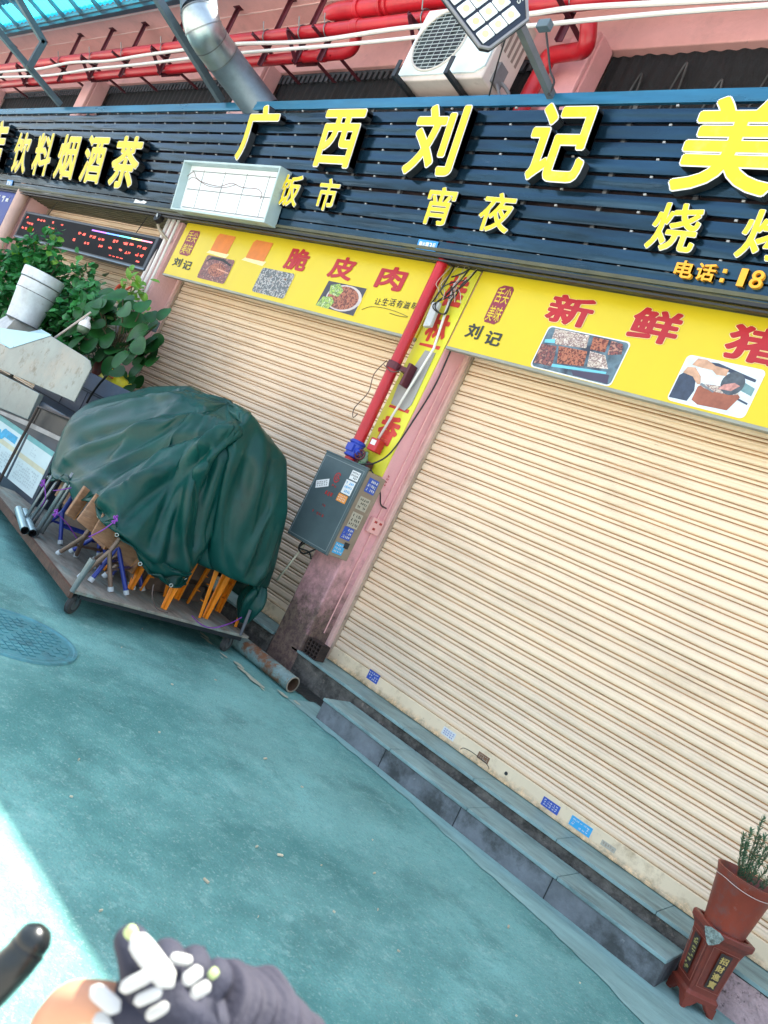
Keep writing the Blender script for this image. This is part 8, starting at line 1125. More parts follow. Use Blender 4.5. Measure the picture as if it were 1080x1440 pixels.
0,-1,8,-7,9,5,3,4,28,-31,4,0,-11,-11,4,-7,-9,1,14,12,-5,-16,1,-1,-5,9,16,-4,-5,12,14,-10,-7,-8,-39,-6,1,0,-5,7,6,14,-14,7,-6,3,0,1,3,5,-8,4,3,1,13,-8,3,5,-3,5,-11,16,1,-12,-3,-8,12,-6,-21,30,-9,-1,1,26,6,8,10,-1,-14,-16,25,-28,-7,51,60,-1,-10,-33,-62,9,
-16,56,-18,7,12,5,-4,-8,-21,-14,-9,-3,7,2,-9,13,-16,9,-9,6,-6,2,-3,6,10,-14,12,-7,-21,5,13,7,-6,-7,12,-9,0,-2,-1,2,40,-5,-71,38,9,9,4,-11,-18,3,8,1,-10,-9,1,12,13,-4,-20,0,-2,10,9,16,-6,-14,18,17,-30,-37,-1,0,-6,-6,7,4,-2,9,-7,9,-8,11,1,-1,-1,5,0,1,4,3,
11,-14,7,1,-6,8,11,-22,8,-19,21,-3,2,3,2,-11,7,8,12,-3,-1,-3,-5,-5,-9,3,0,70,28,-20,-31,-8,-58,-2,54,-14,-11,-1,-11,0,5,4,17,-21,-1,1,5,2,-7,0,8,7,-7,8,-8,4,-6,7,-1,-1,5,2,-6,-6,-3,-8,18,-6,0,1,7,-3,-4,-1,0,3,-7,-3,46,-30,-43,41,10,-18,-6,-1,7,9,3,-10,
-14,0,13,8,-10,-16,20,-4,1,9,13,-3,-29,16,-5,-20,-5,0,5,1,3,-7,10,-6,2,-8,18,-8,5,-3,-1,-1,3,2,3,3,2,12,-7,0,15,-11,-4,3,-2,12,-26,4,9,-2,-13,5,11,6,-5,1,-2,1,3,6,13,5,-11,-30,-5,-9,14,17,3,-32,42,-25,7,1,-2,0,5,13,4,14,-7,-7,-9,-10,3,-8,7,-5,3,0,
-14,6,5,6,-7,0,3,0,-2,-10,9,-10,15,-18,18,3,-8,5,-9,1,4,-7,9,-36,76,-137,131,-83,38,2,-2,-4,-2,4,9,9,-9,-20,-3,23,18,-14,-2,1,-7,-6,12,11,-2,-41,16,7,-7,0,3,18,0,-3,-10,-3,-2,-1,-7,4,-1,5,1,-2,-3,7,2,3,2,-1,3,0,-3,0,5,-5,0,3,5,-4,5,-14,-1,17,1,-5,
0,-2,-3,-4,-3,-4,-4,-4,-4,0,1,13,13,-26,-18,49,-32,63,-39,0,-4,-1,-3,-1,3,31,-16,-4,-5,4,-2,-3,-2,3,1,-8,4,5,-2,-16,13,-8,1,-7,4,-7,19,-16,18,-17,14,-2,-15,19,-13,-1,1,-3,3,29,-37,42,-132,129,-50,8,7,-1,-5,-4,1,5,13,-10,-29,7,22,24,-12,-3,1,-7,-13,11,17,1,-38,3,13,10,
3,-11,0,5,0,0,2,-2,-1,-5,-2,-1,-4,2,11,2,1,0,0,0,3,-3,0,1,-5,5,-4,4,-5,3,-3,-1,13,3,-5,2,-4,-6,0,3,2,2,1,-4,-8,-1,8,8,4,-42,26,22,1,-57,61,-20,-1,-1,-1,0,1,6,15,-9,-2,-3,-7,1,2,-3,-1,6,-9,-3,2,14,-10,4,0,22,-33,-3,11,-5,9,-5,13,-13,6,10,
-13,-5,4,4,-6,28,-114,145,33,-115,4,0,11,10,2,-6,-4,-5,3,13,-17,-39,59,25,-11,-11,-9,0,-9,-17,-31,21,3,-1,3,11,15,10,-2,-8,1,-2,1,1,6,-1,0,7,3,8,-4,-8,-2,-2,-4,0,10,-17,4,6,-7,1,0,0,2,2,-20,23,15,-10,-2,-4,-4,-1,12,1,-10,-8,-11,5,16,12,-2,5,-45,51,16,-72,34,-5,
-9,19,4,-3,-1,-1,0,2,29,-13,-3,-11,-3,2,0,-3,0,0,13,-11,1,14,-1,-27,8,9,19,-12,-43,36,-18,4,-5,19,-5,-9,9,-9,4,1,-12,24,95,-133,-9,32,-27,12,0,6,10,8,-10,0,-13,5,0,30,-28,4,6,-3,-3,-7,1,-15,-16,-47,45,33,0,-1,-1,2,10,8,0,0,-2,-5,-4,1,7,13,4,-5,-6,-6,-2,-2,
-1,-2,-19,20,-1,-1,-2,4,0,-2,7,1,-1,9,-7,-1,-1,1,-4,1,-9,-6,8,7,15,5,0,-9,4,-19,9,-26,17,23,-19,7,6,15,-14,-3,-2,-1,1,-1,1,20,-10,-1,3,-2,-13,-4,5,-9,6,19,-2,-21,-2,14,-52,4,34,6,-5,-23,-1,19,0,24,-19,5,8,-18,-2,1,8,-13,9,10,-23,-1,-4,4,3,-3,-2,9,9,-15,
-3,-13,48,-2,-7,0,-7,-8,-6,-3,-8,-2,26,-10,-25,4,17,1,-1,4,-7,-5,9,7,0,0,-6,-6,-2,1,0,2,6,4,0,0,0,1,3,-5,2,-6,22,-17,-2,2,-4,-1,19,-10,1,-1,3,-10,6,5,-5,6,4,3,0,0,-1,1,-11,-24,45,7,-50,18,1,18,-17,-3,23,-2,-4,-2,1,-3,-7,36,-9,-4,-9,-5,17,3,-5,-14,
22,-20,-10,-4,5,-1,-2,-16,-5,32,2,14,-6,10,-27,-3,0,-9,21,-3,-6,1,5,-37,21,12,-4,-36,34,-6,2,6,0,-10,8,1,-11,-7,37,-1,-10,-8,-5,0,4,1,6,0,-22,18,0,-5,2,1,8,1,0,-16,-20,7,9,6,9,11,3,-17,0,-1,0,1,-1,0,0,0,15,-14,-5,-11,-2,17,2,-5,2,3,1,4,0,2,-9,5,
5,-6,8,2,1,2,-1,2,-7,1,-19,23,-30,28,16,-9,-7,22,-15,14,3,-8,-4,-6,-2,1,-2,-3,35,5,-7,-5,-17,-3,-3,20,-9,-6,1,1,5,-10,12,-4,-18,26,1,-18,9,-18,16,11,6,-22,12,0,-2,4,-10,-6,-18,15,9,22,-24,12,-8,-5,2,-3,-1,8,-28,53,-12,17,-26,-1,9,-7,-3,-1,-9,4,-3,-1,9,-3,-8,2,
-3,13,27,9,-19,-27,-2,7,-1,-5,0,7,3,2,0,0,0,0,0,6,-13,8,-5,31,8,-38,1,-4,3,1,5,1,-2,0,-4,8,-5,5,4,0,1,3,2,-3,-1,-15,-2,21,-14,10,3,9,1,3,0,-13,5,12,-2,-2,-5,-5,0,-6,24,10,15,-1,-8,-17,5,-24,-14,-1,0,1,-4,15,5,0,-16,-18,32,-6,11,-45,79,-46,-16,12,
-16,48,-31,8,-7,-8,-7,6,5,1,0,-5,4,-4,5,-3,-19,25,29,-1,-20,-10,0,0,-5,1,-2,12,-7,-14,5,6,5,4,-1,-10,-16,-18,6,43,23,-11,-16,-3,-3,-8,4,6,2,2,1,0,-1,-1,3,-25,12,7,1,-7,-11,17,-3,1,-1,7,1,-2,2,-7,9,-2,0,9,-2,2,-3,-5,1,-2,-3,-9,19,-15,15,2,14,9,1,-23,
21,-3,6,5,-6,-10,4,-10,3,-4,-13,11,7,4,0,7,-12,-21,-13,-5,0,2,2,11,-10,3,11,-25,28,-15,3,40,-42,-18,9,17,-15,-13,37,-6,0,-13,-4,-7,3,8,0,-6,1,6,-15,-3,-9,38,31,-31,-5,-7,15,-7,-3,15,-17,-19,7,-2,3,7,2,9,8,2,-2,-9,-38,-16,29,20,-2,2,7,9,-8,-6,-1,0,1,-2,0,2,
5,-3,0,-8,1,-5,-3,6,0,0,1,1,2,0,1,1,3,-2,8,0,-1,-5,-1,1,-1,-1,-7,-1,18,-9,-1,-10,-1,5,18,18,16,-7,-2,-3,5,1,-9,-3,2,-4,-3,1,-8,-7,-4,-4,-10,25,-7,-7,-4,0,3,11,1,3,-7,2,-32,46,-21,7,-11,23,-33,-4,8,-10,20,11,6,-1,-8,-11,-6,-4,10,-5,3,-10,0,3,32,-14,
14,-14,0,-5,-2,13,-2,-10,-4,-7,-1,3,5,6,-1,-4,16,12,0,-1,3,-21,-21,2,-1,-2,9,2,4,1,2,1,-1,2,4,3,-22,23,-9,7,-6,-5,-2,2,-3,2,3,2,-1,2,-4,6,-2,5,4,-3,-2,0,1,-1,-1,-1,-13,18,-14,7,11,-13,-2,-2,-1,6,9,35,8,0,1,-2,-19,-11,-7,-5,-1,2,12,9,-18,-9,8,-31,
8,-18,-4,-4,2,10,6,-3,2,5,-20,6,-17,-17,30,-33,26,-3,15,-17,-2,19,10,-5,-5,7,-2,-10,7,-5,1,-3,-18,11,26,-12,4,-5,-7,5,5,12,-6,-15,3,-8,-2,5,5,-3,1,-8,-19,15,25,-5,-3,2,0,-2,-16,-10,8,6,5,2,0,-1,-3,-1,1,1,0,2,-6,3,6,-6,2,2,-1,3,5,-3,-6,2,4,5,0,3,
-3,-2,1,1,2,0,-4,-3,6,14,-8,-6,-9,3,-1,1,1,-1,-1,-2,24,8,-8,-13,-8,3,-8,3,-5,-4,4,16,21,-20,-8,5,-24,15,-2,-4,1,5,14,-5,-1,-1,2,-36,20,24,-28,5,14,-11,-3,2,-4,-18,30,19,-25,-4,4,-4,-15,26,-3,-11,-15,44,0,-22,-3,8,-5,9,12,-4,-9,-19,-4,9,-1,6,0,-1,-1,3,-2,-22,
-3,35,-2,-7,-4,14,9,-29,4,5,0,2,1,-2,1,2,-2,-16,12,-5,-2,3,4,0,-1,-1,0,9,2,0,1,-1,7,-5,0,-3,-2,0,1,2,1,0,-1,5,16,-29,8,12,-15,2,1,-1,4,-3,0,0,-14,2,17,-11,9,1,-14,-2,1,-1,0,-8,14,33,-32,20,16,-19,-4,-1,-5,5,10,0,-1,-8,1,-3,-17,22,-19,48,-44,10,
-10,23,-14,-10,-23,22,21,-8,-2,6,-9,9,-2,-8,18,2,-7,-7,0,4,-1,4,14,5,-48,0,11,22,-13,-7,0,2,0,-2,4,5,-17,-21,31,13,-8,-7,28,-16,-15,8,-2,0,0,-3,2,1,0,-2,-2,-3,-2,4,2,3,-1,1,4,5,2,-3,4,-4,0,-3,3,0,-1,0,-1,0,-1,3,7,3,-4,11,-10,-10,1,0,4,0,-5,6,
-1,4,-6,0,-5,14,-20,2,2,-6,-3,3,-3,-2,-3,8,30,-18,2,26,10,-11,-33,0,7,1,-1,-3,3,1,-17,-6,5,29,-14,7,-16,7,-6,-1,1,-34,12,32,-6,-6,-3,-2,12,-3,16,-8,-6,0,0,1,3,15,-2,-56,11,4,24,2,1,-14,-2,3,4,-2,-5,5,14,-6,-32,11,21,-11,8,35,-46,8,2,-1,-4,1,2,-2,-10,5,
-2,0,6,-3,1,2,-3,3,9,1,-2,0,-3,3,-5,3,1,0,1,1,0,0,-1,1,3,1,6,-11,14,-11,-2,-2,1,5,-4,-1,2,2,-6,-6,-4,19,-18,-1,7,2,-10,0,1,-6,3,-5,32,-10,-25,-13,7,34,18,-24,5,1,0,-1,-4,-2,0,10,-18,15,-8,-5,3,-2,-7,-3,8,-10,-3,-17,25,25,-14,-20,18,-6,12,-2,-6,3,
1,2,7,18,-40,-25,15,13,13,-3,7,-8,-19,7,20,-3,-11,-11,9,17,7,-28,-7,15,-22,42,-18,-7,2,0,-4,2,3,1,-7,3,0,-1,2,0,0,6,-7,0,6,2,1,7,-2,5,-4,0,-2,-3,-2,1,2,1,0,2,3,0,-4,9,-13,-3,2,1,2,-4,5,0,1,-3,-5,-7,1,3,9,-20,3,0,4,-1,-7,4,-1,5,-10,41,
30,-11,-34,-20,27,8,1,10,4,3,-1,-4,-5,-21,0,-11,23,-18,11,-2,-11,8,-5,-3,3,-2,-10,2,38,-26,10,11,-42,40,-7,-3,-1,10,6,12,-57,9,5,16,2,-2,-3,15,0,-16,-10,13,7,-6,-16,7,17,17,-24,-8,-2,-11,34,-21,2,4,4,-8,2,2,-7,4,1,3,-4,6,-9,4,1,1,2,1,-1,1,4,-1,1,-1,-1,0,
0,-2,1,0,3,4,-3,2,-7,13,-6,-5,-1,-2,2,1,0,0,0,-6,1,-2,7,-12,27,-28,1,0,7,-9,-2,3,2,-1,-9,17,-9,-3,15,-22,-18,17,17,-5,-4,-1,-1,-2,-2,8,-3,-17,38,-15,-3,-6,-7,6,-3,10,-4,3,1,-16,-3,14,10,6,6,-20,17,-9,-5,13,25,-62,11,6,3,9,-1,-3,-3,1,5,-8,-3,2,5,7,
-6,-12,-3,6,30,-14,-2,-24,21,3,1,6,-8,-7,-1,-15,12,-10,-53,32,38,14,-12,-6,7,-1,3,3,0,-4,-1,-3,2,1,-1,2,2,1,-1,1,4,-4,1,1,11,-15,-4,8,-2,-2,0,1,0,0,0,-7,0,2,1,2,16,-22,-5,-1,2,3,2,3,-11,-5,13,-13,-2,-37,-4,39,-15,-8,18,11,-8,-1,-1,2,0,-1,-5,-11,23,-7,
-1,4,-21,12,-6,16,-10,0,5,-3,-9,7,3,7,4,-12,8,-2,-3,13,49,-82,15,1,0,8,-4,5,0,-2,-2,-8,0,9,3,-5,0,-13,2,-2,2,31,-2,-9,-11,3,-6,-10,1,12,-3,5,-1,-4,57,-48,-14,-7,13,-2,-18,23,2,2,2,-3,-1,-2,2,2,0,-1,0,3,-1,2,0,3,3,-1,1,0,-3,-4,5,-12,2,4,1,0,
0,-6,-2,-1,1,3,0,7,-11,1,1,4,2,-12,-2,-4,-5,6,-45,42,-26,-13,47,-20,3,-1,8,-2,1,0,5,0,-8,-10,25,-15,-1,3,15,-23,2,8,-5,-4,-3,12,-5,1,-1,9,20,-30,6,0,-2,5,-29,12,11,-2,-5,8,0,4,-1,0,3,12,-9,-7,9,-5,-1,0,-9,-3,-8,-6,20,7,-3,-4,2,-10,11,-2,-3,-2,0,7,
-13,15,-11,-6,8,-3,12,-4,-2,0,2,1,2,0,0,2,2,-2,0,-1,3,1,1,1,-1,0,-4,-3,3,0,-8,0,-1,0,2,3,1,-7,2,2,-1,6,-8,34,-33,-1,-1,-5,6,-4,-6,5,-5,3,-11,28,-30,-9,-18,24,0,12,-3,2,-1,1,-4,4,-3,-12,25,-4,-12,-2,15,-27,9,12,0,-5,-3,3,1,0,-7,12,19,-36,14,0,
3,16,-57,29,11,-7,4,0,2,7,-6,0,3,1,-5,-11,-13,9,11,16,4,-22,-18,-27,-33,-4,42,35,2,22,-24,9,-1,7,-2,-5,10,-5,-5,-2,6,-4,4,0,-1,-1,-1,-1,2,2,0,0,2,3,0,-1,0,3,0,-2,-1,0,-1,0,-1,4,-10,-1,-1,0,1,-1,1,-4,1,3,-1,4,3,16,-32,7,-4,3,5,-4,-3,2,2,4,
-34,-37,87,-38,2,26,-20,16,-8,-2,0,0,1,-4,-2,-6,-25,53,-16,-5,10,-24,6,-2,25,-9,-3,-5,9,5,-27,23,-6,-10,13,1,3,22,-61,49,-25,6,3,7,-4,-2,1,2,2,-2,-4,-9,-25,3,27,14,-16,34,24,28,-13,66,-101,-57,53,-26,1,-2,0,2,0,-1,-4,4,0,1,1,-4,4,0,1,-1,-1,0,-1,0,1,0,3,3,
-1,-1,0,0,1,0,0,-2,0,2,4,-9,0,-3,0,0,3,-2,-2,-4,0,11,-11,-3,0,1,20,-20,1,0,-3,1,11,-19,1,-3,4,-50,71,-30,-10,-20,22,10,-1,-2,-1,1,1,-3,-7,0,-22,63,-25,-12,4,32,-40,-13,41,-16,-2,-3,1,-7,-4,19,-7,-10,5,5,4,-10,1,-12,14,11,20,-19,-14,-9,12,2,-1,1,1,5,70,24,
-8,13,38,-52,7,0,56,-78,27,13,-68,-33,5,19,-33,-6,6,-6,0,1,-1,1,1,0,1,-2,0,0,3,0,-1,0,0,1,-1,1,1,1,-1,-2,0,2,0,0,0,3,-1,-10,4,-3,-1,1,0,2,-4,-1,-2,8,-10,2,0,18,39,-58,5,-2,-11,9,-1,3,-16,-6,-39,22,-31,71,-37,3,16,-10,-1,1,-1,3,-5,-6,4,-3,-7,-22,
60,-27,0,4,4,-16,-22,35,-8,-4,1,1,19,-13,3,35,-42,5,10,-20,15,-18,11,12,1,-12,1,-4,0,9,11,8,18,48,-28,-10,-22,-14,-17,6,-3,-4,-32,-29,39,-16,64,78,-12,-57,-12,-19,5,-3,0,-3,1,0,1,17,-16,0,0,0,2,1,1,-2,-1,0,0,-1,1,1,1,-1,0,1,-1,-2,5,2,-10,2,0,-4,1,4,-6,6,
-8,1,-3,4,-4,-1,7,1,10,-12,-9,0,-1,-1,-5,9,-2,-2,-9,19,-77,100,-34,-10,-13,18,-1,-1,1,-2,3,-9,3,0,-1,-20,30,-1,-3,-1,0,-2,-18,7,7,0,-1,3,-12,17,-9,22,-22,16,-10,-55,32,26,-4,-1,8,9,-6,-1,44,17,-5,-13,32,-17,22,0,30,-13,10,-46,-16,-14,-6,-12,-12,131,-120,3,8,46,-16,-5,-35,2,
-13,0,-2,-3,2,8,-6,0,0,-1,-1,7,-6,-3,0,-1,0,1,2,1,0,1,1,-2,1,2,3,-6,-5,4,-2,-1,-1,1,-2,-1,-2,0,-1,0,3,-4,2,-4,7,41,-50,0,1,-4,5,-3,10,-1,-16,-24,1,52,-2,-8,-11,1,1,0,2,-2,2,-8,6,4,-3,-13,-32,31,8,1,-3,0,1,2,4,-6,-3,1,31,-25,-2,-7,2,5,
-21,-3,35,-3,-2,-6,0,-1,34,48,-19,-28,-8,47,-4,-17,-26,1,-25,-19,-31,63,-17,-15,-10,162,42,-202,159,-102,37,-11,8,-15,-39,7,-6,-1,1,0,-3,1,7,-8,1,-3,1,-2,0,4,-4,0,-1,-1,1,2,1,0,1,0,-1,5,-4,-7,3,2,-3,-4,1,-2,0,1,-2,1,-1,-3,11,-10,-1,0,18,40,-57,-2,0,-4,0,-4,2,-12,
27,13,-49,-88,133,28,-30,-41,8,8,1,1,-4,-7,-7,-7,-5,-3,-2,5,3,3,3,0,-1,-3,12,-9,-4,6,0,1,0,-6,2,3,-16,7,32,-18,-5,0,4,33,43,-28,-28,-8,40,9,-38,-12,-12,67,-43,-14,-4,-3,2,18,59,-105,-10,91,-127,96,1,-18,48,-24,20,3,0,-22,-7,-7,-8,-7,14,5,-12,-3,-3,-2,0,3,-2,-1,-1,1,
-1,-1,-1,4,-1,-1,3,0,-6,-1,5,-2,-3,-1,3,-9,7,-2,-3,1,-2,0,13,-14,-2,1,4,-8,38,-34,-4,0,-3,4,2,17,-102,95,149,-79,-58,-40,22,9,7,-9,-9,-10,-7,-1,5,1,1,3,3,5,1,0,1,3,1,-3,-6,9,0,11,32,-41,-2,-1,2,-2,79,-20,-37,-13,-1,0,33,37,2,-54,-11,32,13,-19,-17,8,29,-93,
25,12,-1,2,10,-4,-2,23,-10,9,29,-19,-28,39,0,3,-1,-6,0,10,5,7,0,-21,30,-29,-10,-10,-22,4,11,-17,6,-5,2,-1,0,-2,0,3,-5,4,5,-7,-2,3,0,0,-5,1,3,-2,3,-9,0,1,1,1,6,-11,-2,3,-1,14,67,-82,2,-3,-5,-2,1,-4,-44,-49,62,25,4,-31,-6,6,-2,3,0,0,1,2,6,1,1,3,
2,1,3,0,1,-1,2,0,-5,9,4,23,0,-26,-1,-2,2,23,31,-1,-43,-1,-8,27,42,1,-60,0,20,23,-19,-26,38,3,-26,-11,-3,-9,1,6,-1,10,-1,-7,0,3,18,-10,7,-18,2,40,-2,-3,2,6,8,4,2,7,-38,14,0,8,-23,-25,-9,7,-6,1,0,1,-1,1,1,-5,4,7,-7,-3,0,2,6,-12,4,-1,-6,5,-5,1,
2,-1,2,-4,6,-5,-4,2,0,16,-4,-8,-7,0,-3,1,0,-1,123,9,-221,167,-76,19,-30,-19,4,-3,1,0,4,12,-9,1,2,0,1,3,1,1,1,0,-2,2,-1,8,46,-40,-5,1,-4,-3,24,47,-31,-17,-10,2,-9,58,2,2,-56,7,30,-24,-16,2,30,-32,2,-3,-5,2,11,-3,-3,24,-29,0,3,4,-17,8,29,-12,14,13,-1,0,
-5,10,6,2,3,4,6,-6,-5,-20,35,-24,-28,-5,-5,-3,-5,0,1,-1,0,0,8,-7,-3,2,3,5,-12,-3,2,6,-6,5,-4,-3,2,-3,3,-6,2,3,-3,-2,-1,7,-5,69,-69,-3,-1,-1,23,-26,39,-50,81,-11,-76,0,-3,0,-2,2,-1,5,15,-12,-2,1,1,-1,3,1,0,0,1,1,1,-2,10,11,-16,66,-61,0,-5,-1,52,1,
-52,10,22,-22,40,7,-14,-41,28,22,-15,-5,-12,20,-33,12,-14,1,-8,10,-6,8,28,-37,4,-3,3,-12,10,4,1,36,-35,25,10,-6,6,1,4,3,3,1,3,2,-4,3,-2,13,-11,-24,-13,-8,-9,1,-2,0,0,2,0,-3,-3,1,2,-1,-7,6,-6,1,4,-4,-1,-3,4,3,-5,-3,2,13,-12,-1,1,-1,0,76,-71,-3,-4,1,-2,134,
59,-63,32,-62,115,-71,-22,-2,-1,0,5,15,-13,-3,1,-1,0,2,-1,1,0,1,0,3,-1,6,2,1,10,37,-46,-3,-3,40,-9,7,-2,-6,-37,7,45,3,-8,-8,-18,3,-9,-6,2,35,-34,11,-13,-9,30,-17,-6,12,-2,-2,-7,0,9,-2,3,-7,0,-3,38,-36,35,-5,3,2,0,3,2,3,-1,-1,6,0,-8,13,2,-11,-15,-10,0,-19,
6,2,-7,1,3,1,-9,-1,2,-1,-4,0,4,-2,-1,-1,1,-5,0,9,-3,1,12,5,-23,1,3,-2,1,5,10,-12,-6,12,-12,12,3,72,-78,-3,46,-54,14,-6,-1,3,10,-7,-8,0,-1,0,2,0,0,1,12,-11,2,-2,4,2,7,7,23,3,-5,-22,-12,-3,20,9,-16,-6,-6,39,-16,14,-2,0,-5,-17,-8,3,16,-1,-12,-4,-6,24,
-5,-3,25,6,-48,6,0,-1,3,-6,4,1,-4,1,15,6,5,-6,2,0,-4,8,2,1,-1,3,1,2,6,-2,4,2,-13,-6,-15,-3,-7,-4,5,-1,8,-17,4,1,0,-5,0,0,0,1,4,-3,1,-5,-2,2,0,1,3,5,-9,2,0,-2,5,-4,40,-35,-5,1,7,-5,-1,3,-8,11,66,22,-57,-29,-2,5,-1,-17,1,-2,1,1,-2,2,
4,6,20,27,-11,-17,-16,8,2,12,6,-11,-3,8,-22,3,11,-16,5,0,-6,12,5,-13,16,-21,-1,7,-3,0,14,-11,2,-7,8,6,-20,5,32,-25,6,-5,-8,8,-16,4,4,3,-2,1,-2,19,-6,1,2,0,-2,3,1,1,-14,-1,4,19,-1,2,5,1,2,-11,3,0,-8,-22,-1,12,-16,0,4,1,1,-7,2,-3,3,-2,-1,1,2,-1,
-2,5,-5,1,1,4,-2,-3,1,-2,5,4,57,-63,1,-4,13,-11,-4,95,6,-99,24,-13,9,8,0,-11,-21,0,-4,2,4,5,12,12,17,29,17,-8,-3,-5,-17,-53,16,7,8,-7,-5,-8,-2,7,-1,-12,13,-12,17,-15,11,-2,4,-16,13,-17,4,4,6,-6,-2,6,-3,-10,1,19,6,-22,13,-2,-1,-14,-3,5,-1,2,0,0,1,9,-1,0,
1,-2,0,1,1,1,-2,-3,2,4,3,7,2,3,1,-5,0,2,10,-11,12,-6,-35,33,-23,-7,2,-6,-4,1,9,-9,-3,2,0,2,0,2,-6,3,1,3,-1,-2,1,-3,5,23,3,-29,3,-5,10,-2,4,1,-11,22,1,4,-8,-13,0,-5,0,-3,2,12,11,12,10,9,26,24,-17,-3,-8,-13,-9,-6,-16,5,1,-13,-5,-17,15,4,-1,18,
-20,-11,8,-2,0,4,3,-10,2,-3,0,4,1,-6,3,1,-3,-5,-2,22,-5,3,1,-2,0,-8,-5,9,-11,2,1,-1,0,3,7,-4,-2,-2,0,-1,3,0,1,-2,0,0,7,5,3,2,3,0,-4,4,6,3,0,-16,-8,8,4,-23,-2,-1,-1,2,0,-3,-2,1,0,1,0,1,-4,1,2,3,7,-10,0,-1,3,14,5,-15,-1,-6,20,-11,
-36,-2,50,1,-27,86,-7,-53,-15,-2,1,1,15,13,15,8,4,21,30,-27,2,-5,-6,-13,-15,-30,17,6,-1,-19,-3,-6,0,6,5,5,-10,-7,-4,9,0,1,1,-5,-1,0,-2,5,0,-3,6,-3,-3,-2,9,7,-9,11,4,-2,-3,5,8,-15,-14,2,0,-1,0,1,6,-4,-4,0,0,-1,4,1,0,-2,-2,0,7,3,4,2,4,1,-4,4,
4,8,-3,-9,12,-33,-6,6,-6,9,-7,-1,0,3,-5,1,8,-7,-1,-3,0,1,0,4,6,-7,2,-4,2,7,7,-4,-5,-1,-13,15,44,-43,73,17,-100,49,-35,33,5,-17,-8,1,10,14,8,2,7,34,-18,-5,-21,-19,-20,-32,7,59,5,-12,-8,-21,-5,-4,4,6,3,0,-5,-6,-1,4,0,0,1,-3,-1,0,1,1,1,-3,7,-7,0,-5,
11,6,-8,12,-1,7,5,-2,-6,7,-13,-11,0,-1,0,1,3,-1,-6,-1,1,1,3,1,0,-1,-3,-1,6,2,6,2,2,4,-4,2,6,7,-5,1,8,-22,4,-6,-1,-18,3,2,-4,9,5,0,-13,5,-3,-2,1,-3,-2,6,7,-7,-3,2,0,6,-1,13,-17,-3,13,-33,12,-31,17,15,-9,-2,70,-17,-37,15,-12,9,8,11,7,0,49,-17,
-31,-23,-36,-27,1,40,-5,21,2,14,-12,-24,-6,-6,9,5,2,2,-11,8,2,-10,2,0,-2,-1,0,1,-1,2,0,-2,6,-7,2,1,3,6,1,3,0,-4,9,15,-6,-1,-10,-16,0,0,0,-1,4,-2,-3,-1,-2,2,2,1,0,-1,-3,-1,4,3,6,2,3,-2,9,-4,2,9,1,-1,-2,7,7,2,-46,-4,9,2,-2,5,10,-5,-19,0,
-1,0,49,-51,0,7,12,-13,-3,14,-12,1,2,25,-27,16,4,-3,19,-33,6,12,74,-74,61,-15,11,-41,4,14,8,8,2,17,0,-37,-30,-27,-10,6,3,0,57,9,-15,-7,6,-21,-11,5,4,6,7,-19,0,4,3,-2,1,-1,-1,-1,-1,1,0,3,-1,-3,6,-5,0,4,2,6,0,2,4,-9,-13,13,0,12,0,-15,-4,0,-1,1,1,1,
-5,-4,3,1,1,3,0,-1,-3,-2,3,5,4,4,2,4,3,-5,3,9,0,-2,2,4,-6,-18,23,-2,-33,0,-4,2,0,13,-14,1,1,-1,-3,-3,1,12,-3,-3,3,-3,0,-3,8,23,-27,18,8,-11,15,-20,-7,5,7,-4,-3,65,3,0,-10,10,-9,3,0,28,-61,-32,-18,0,3,23,15,29,29,2,-14,-18,-32,-4,-16,12,6,4,0,-5,
-8,7,-1,0,1,1,-4,1,-2,1,0,4,-1,-1,2,-4,0,4,5,4,0,1,-9,16,3,-17,23,9,-16,-12,-8,-1,0,-1,1,2,-3,-5,2,-3,5,2,1,-2,-1,-2,-1,10,4,2,-10,10,4,11,-9,11,-4,-2,2,-11,-13,33,-1,13,11,-48,-5,-3,-1,0,-7,2,0,4,-7,54,-57,5,4,5,-4,0,-2,-5,7,23,-23,31,-14,9,
21,2,-30,-4,3,75,-74,67,-38,49,-8,-17,5,11,8,-46,-39,-4,10,9,54,20,-3,-15,-21,-15,16,-13,-3,-8,-13,4,4,6,-11,1,0,6,-3,-3,4,1,-15,11,-3,1,2,4,-1,0,-3,0,0,7,-7,13,1,-2,-9,-13,7,19,-5,-7,0,7,-9,-2,-2,2,-1,5,-5,-2,-4,5,2,1,1,-1,-2,-1,1,9,2,5,-1,3,2,5,
0,5,-9,-2,-14,-4,28,12,9,-21,-10,11,-15,-6,-2,-4,3,-9,-1,-4,0,0,-1,13,24,-16,-9,-5,50,-58,10,31,-27,-6,30,-1,6,38,-46,0,-1,13,30,-48,80,-7,4,-33,-4,6,1,-36,-3,1,5,16,16,42,-3,-71,-7,16,14,18,-15,-36,8,6,-2,7,10,-14,0,0,-4,0,-1,4,-7,4,-5,1,3,5,3,0,-12,0,3,-4,
11,-1,10,-12,-3,8,0,2,27,-18,12,-18,-10,-5,-1,0,0,6,-2,-4,-2,-6,5,5,4,0,-1,-3,0,1,11,-6,2,-6,20,10,3,-10,-12,-14,0,27,9,-5,12,11,-8,-11,-12,-3,33,11,11,-24,-33,-16,-12,3,14,36,-14,-33,-1,5,-11,14,15,-11,50,-39,4,6,
]
TS=Vector((-4.724,-1.200,1.625))
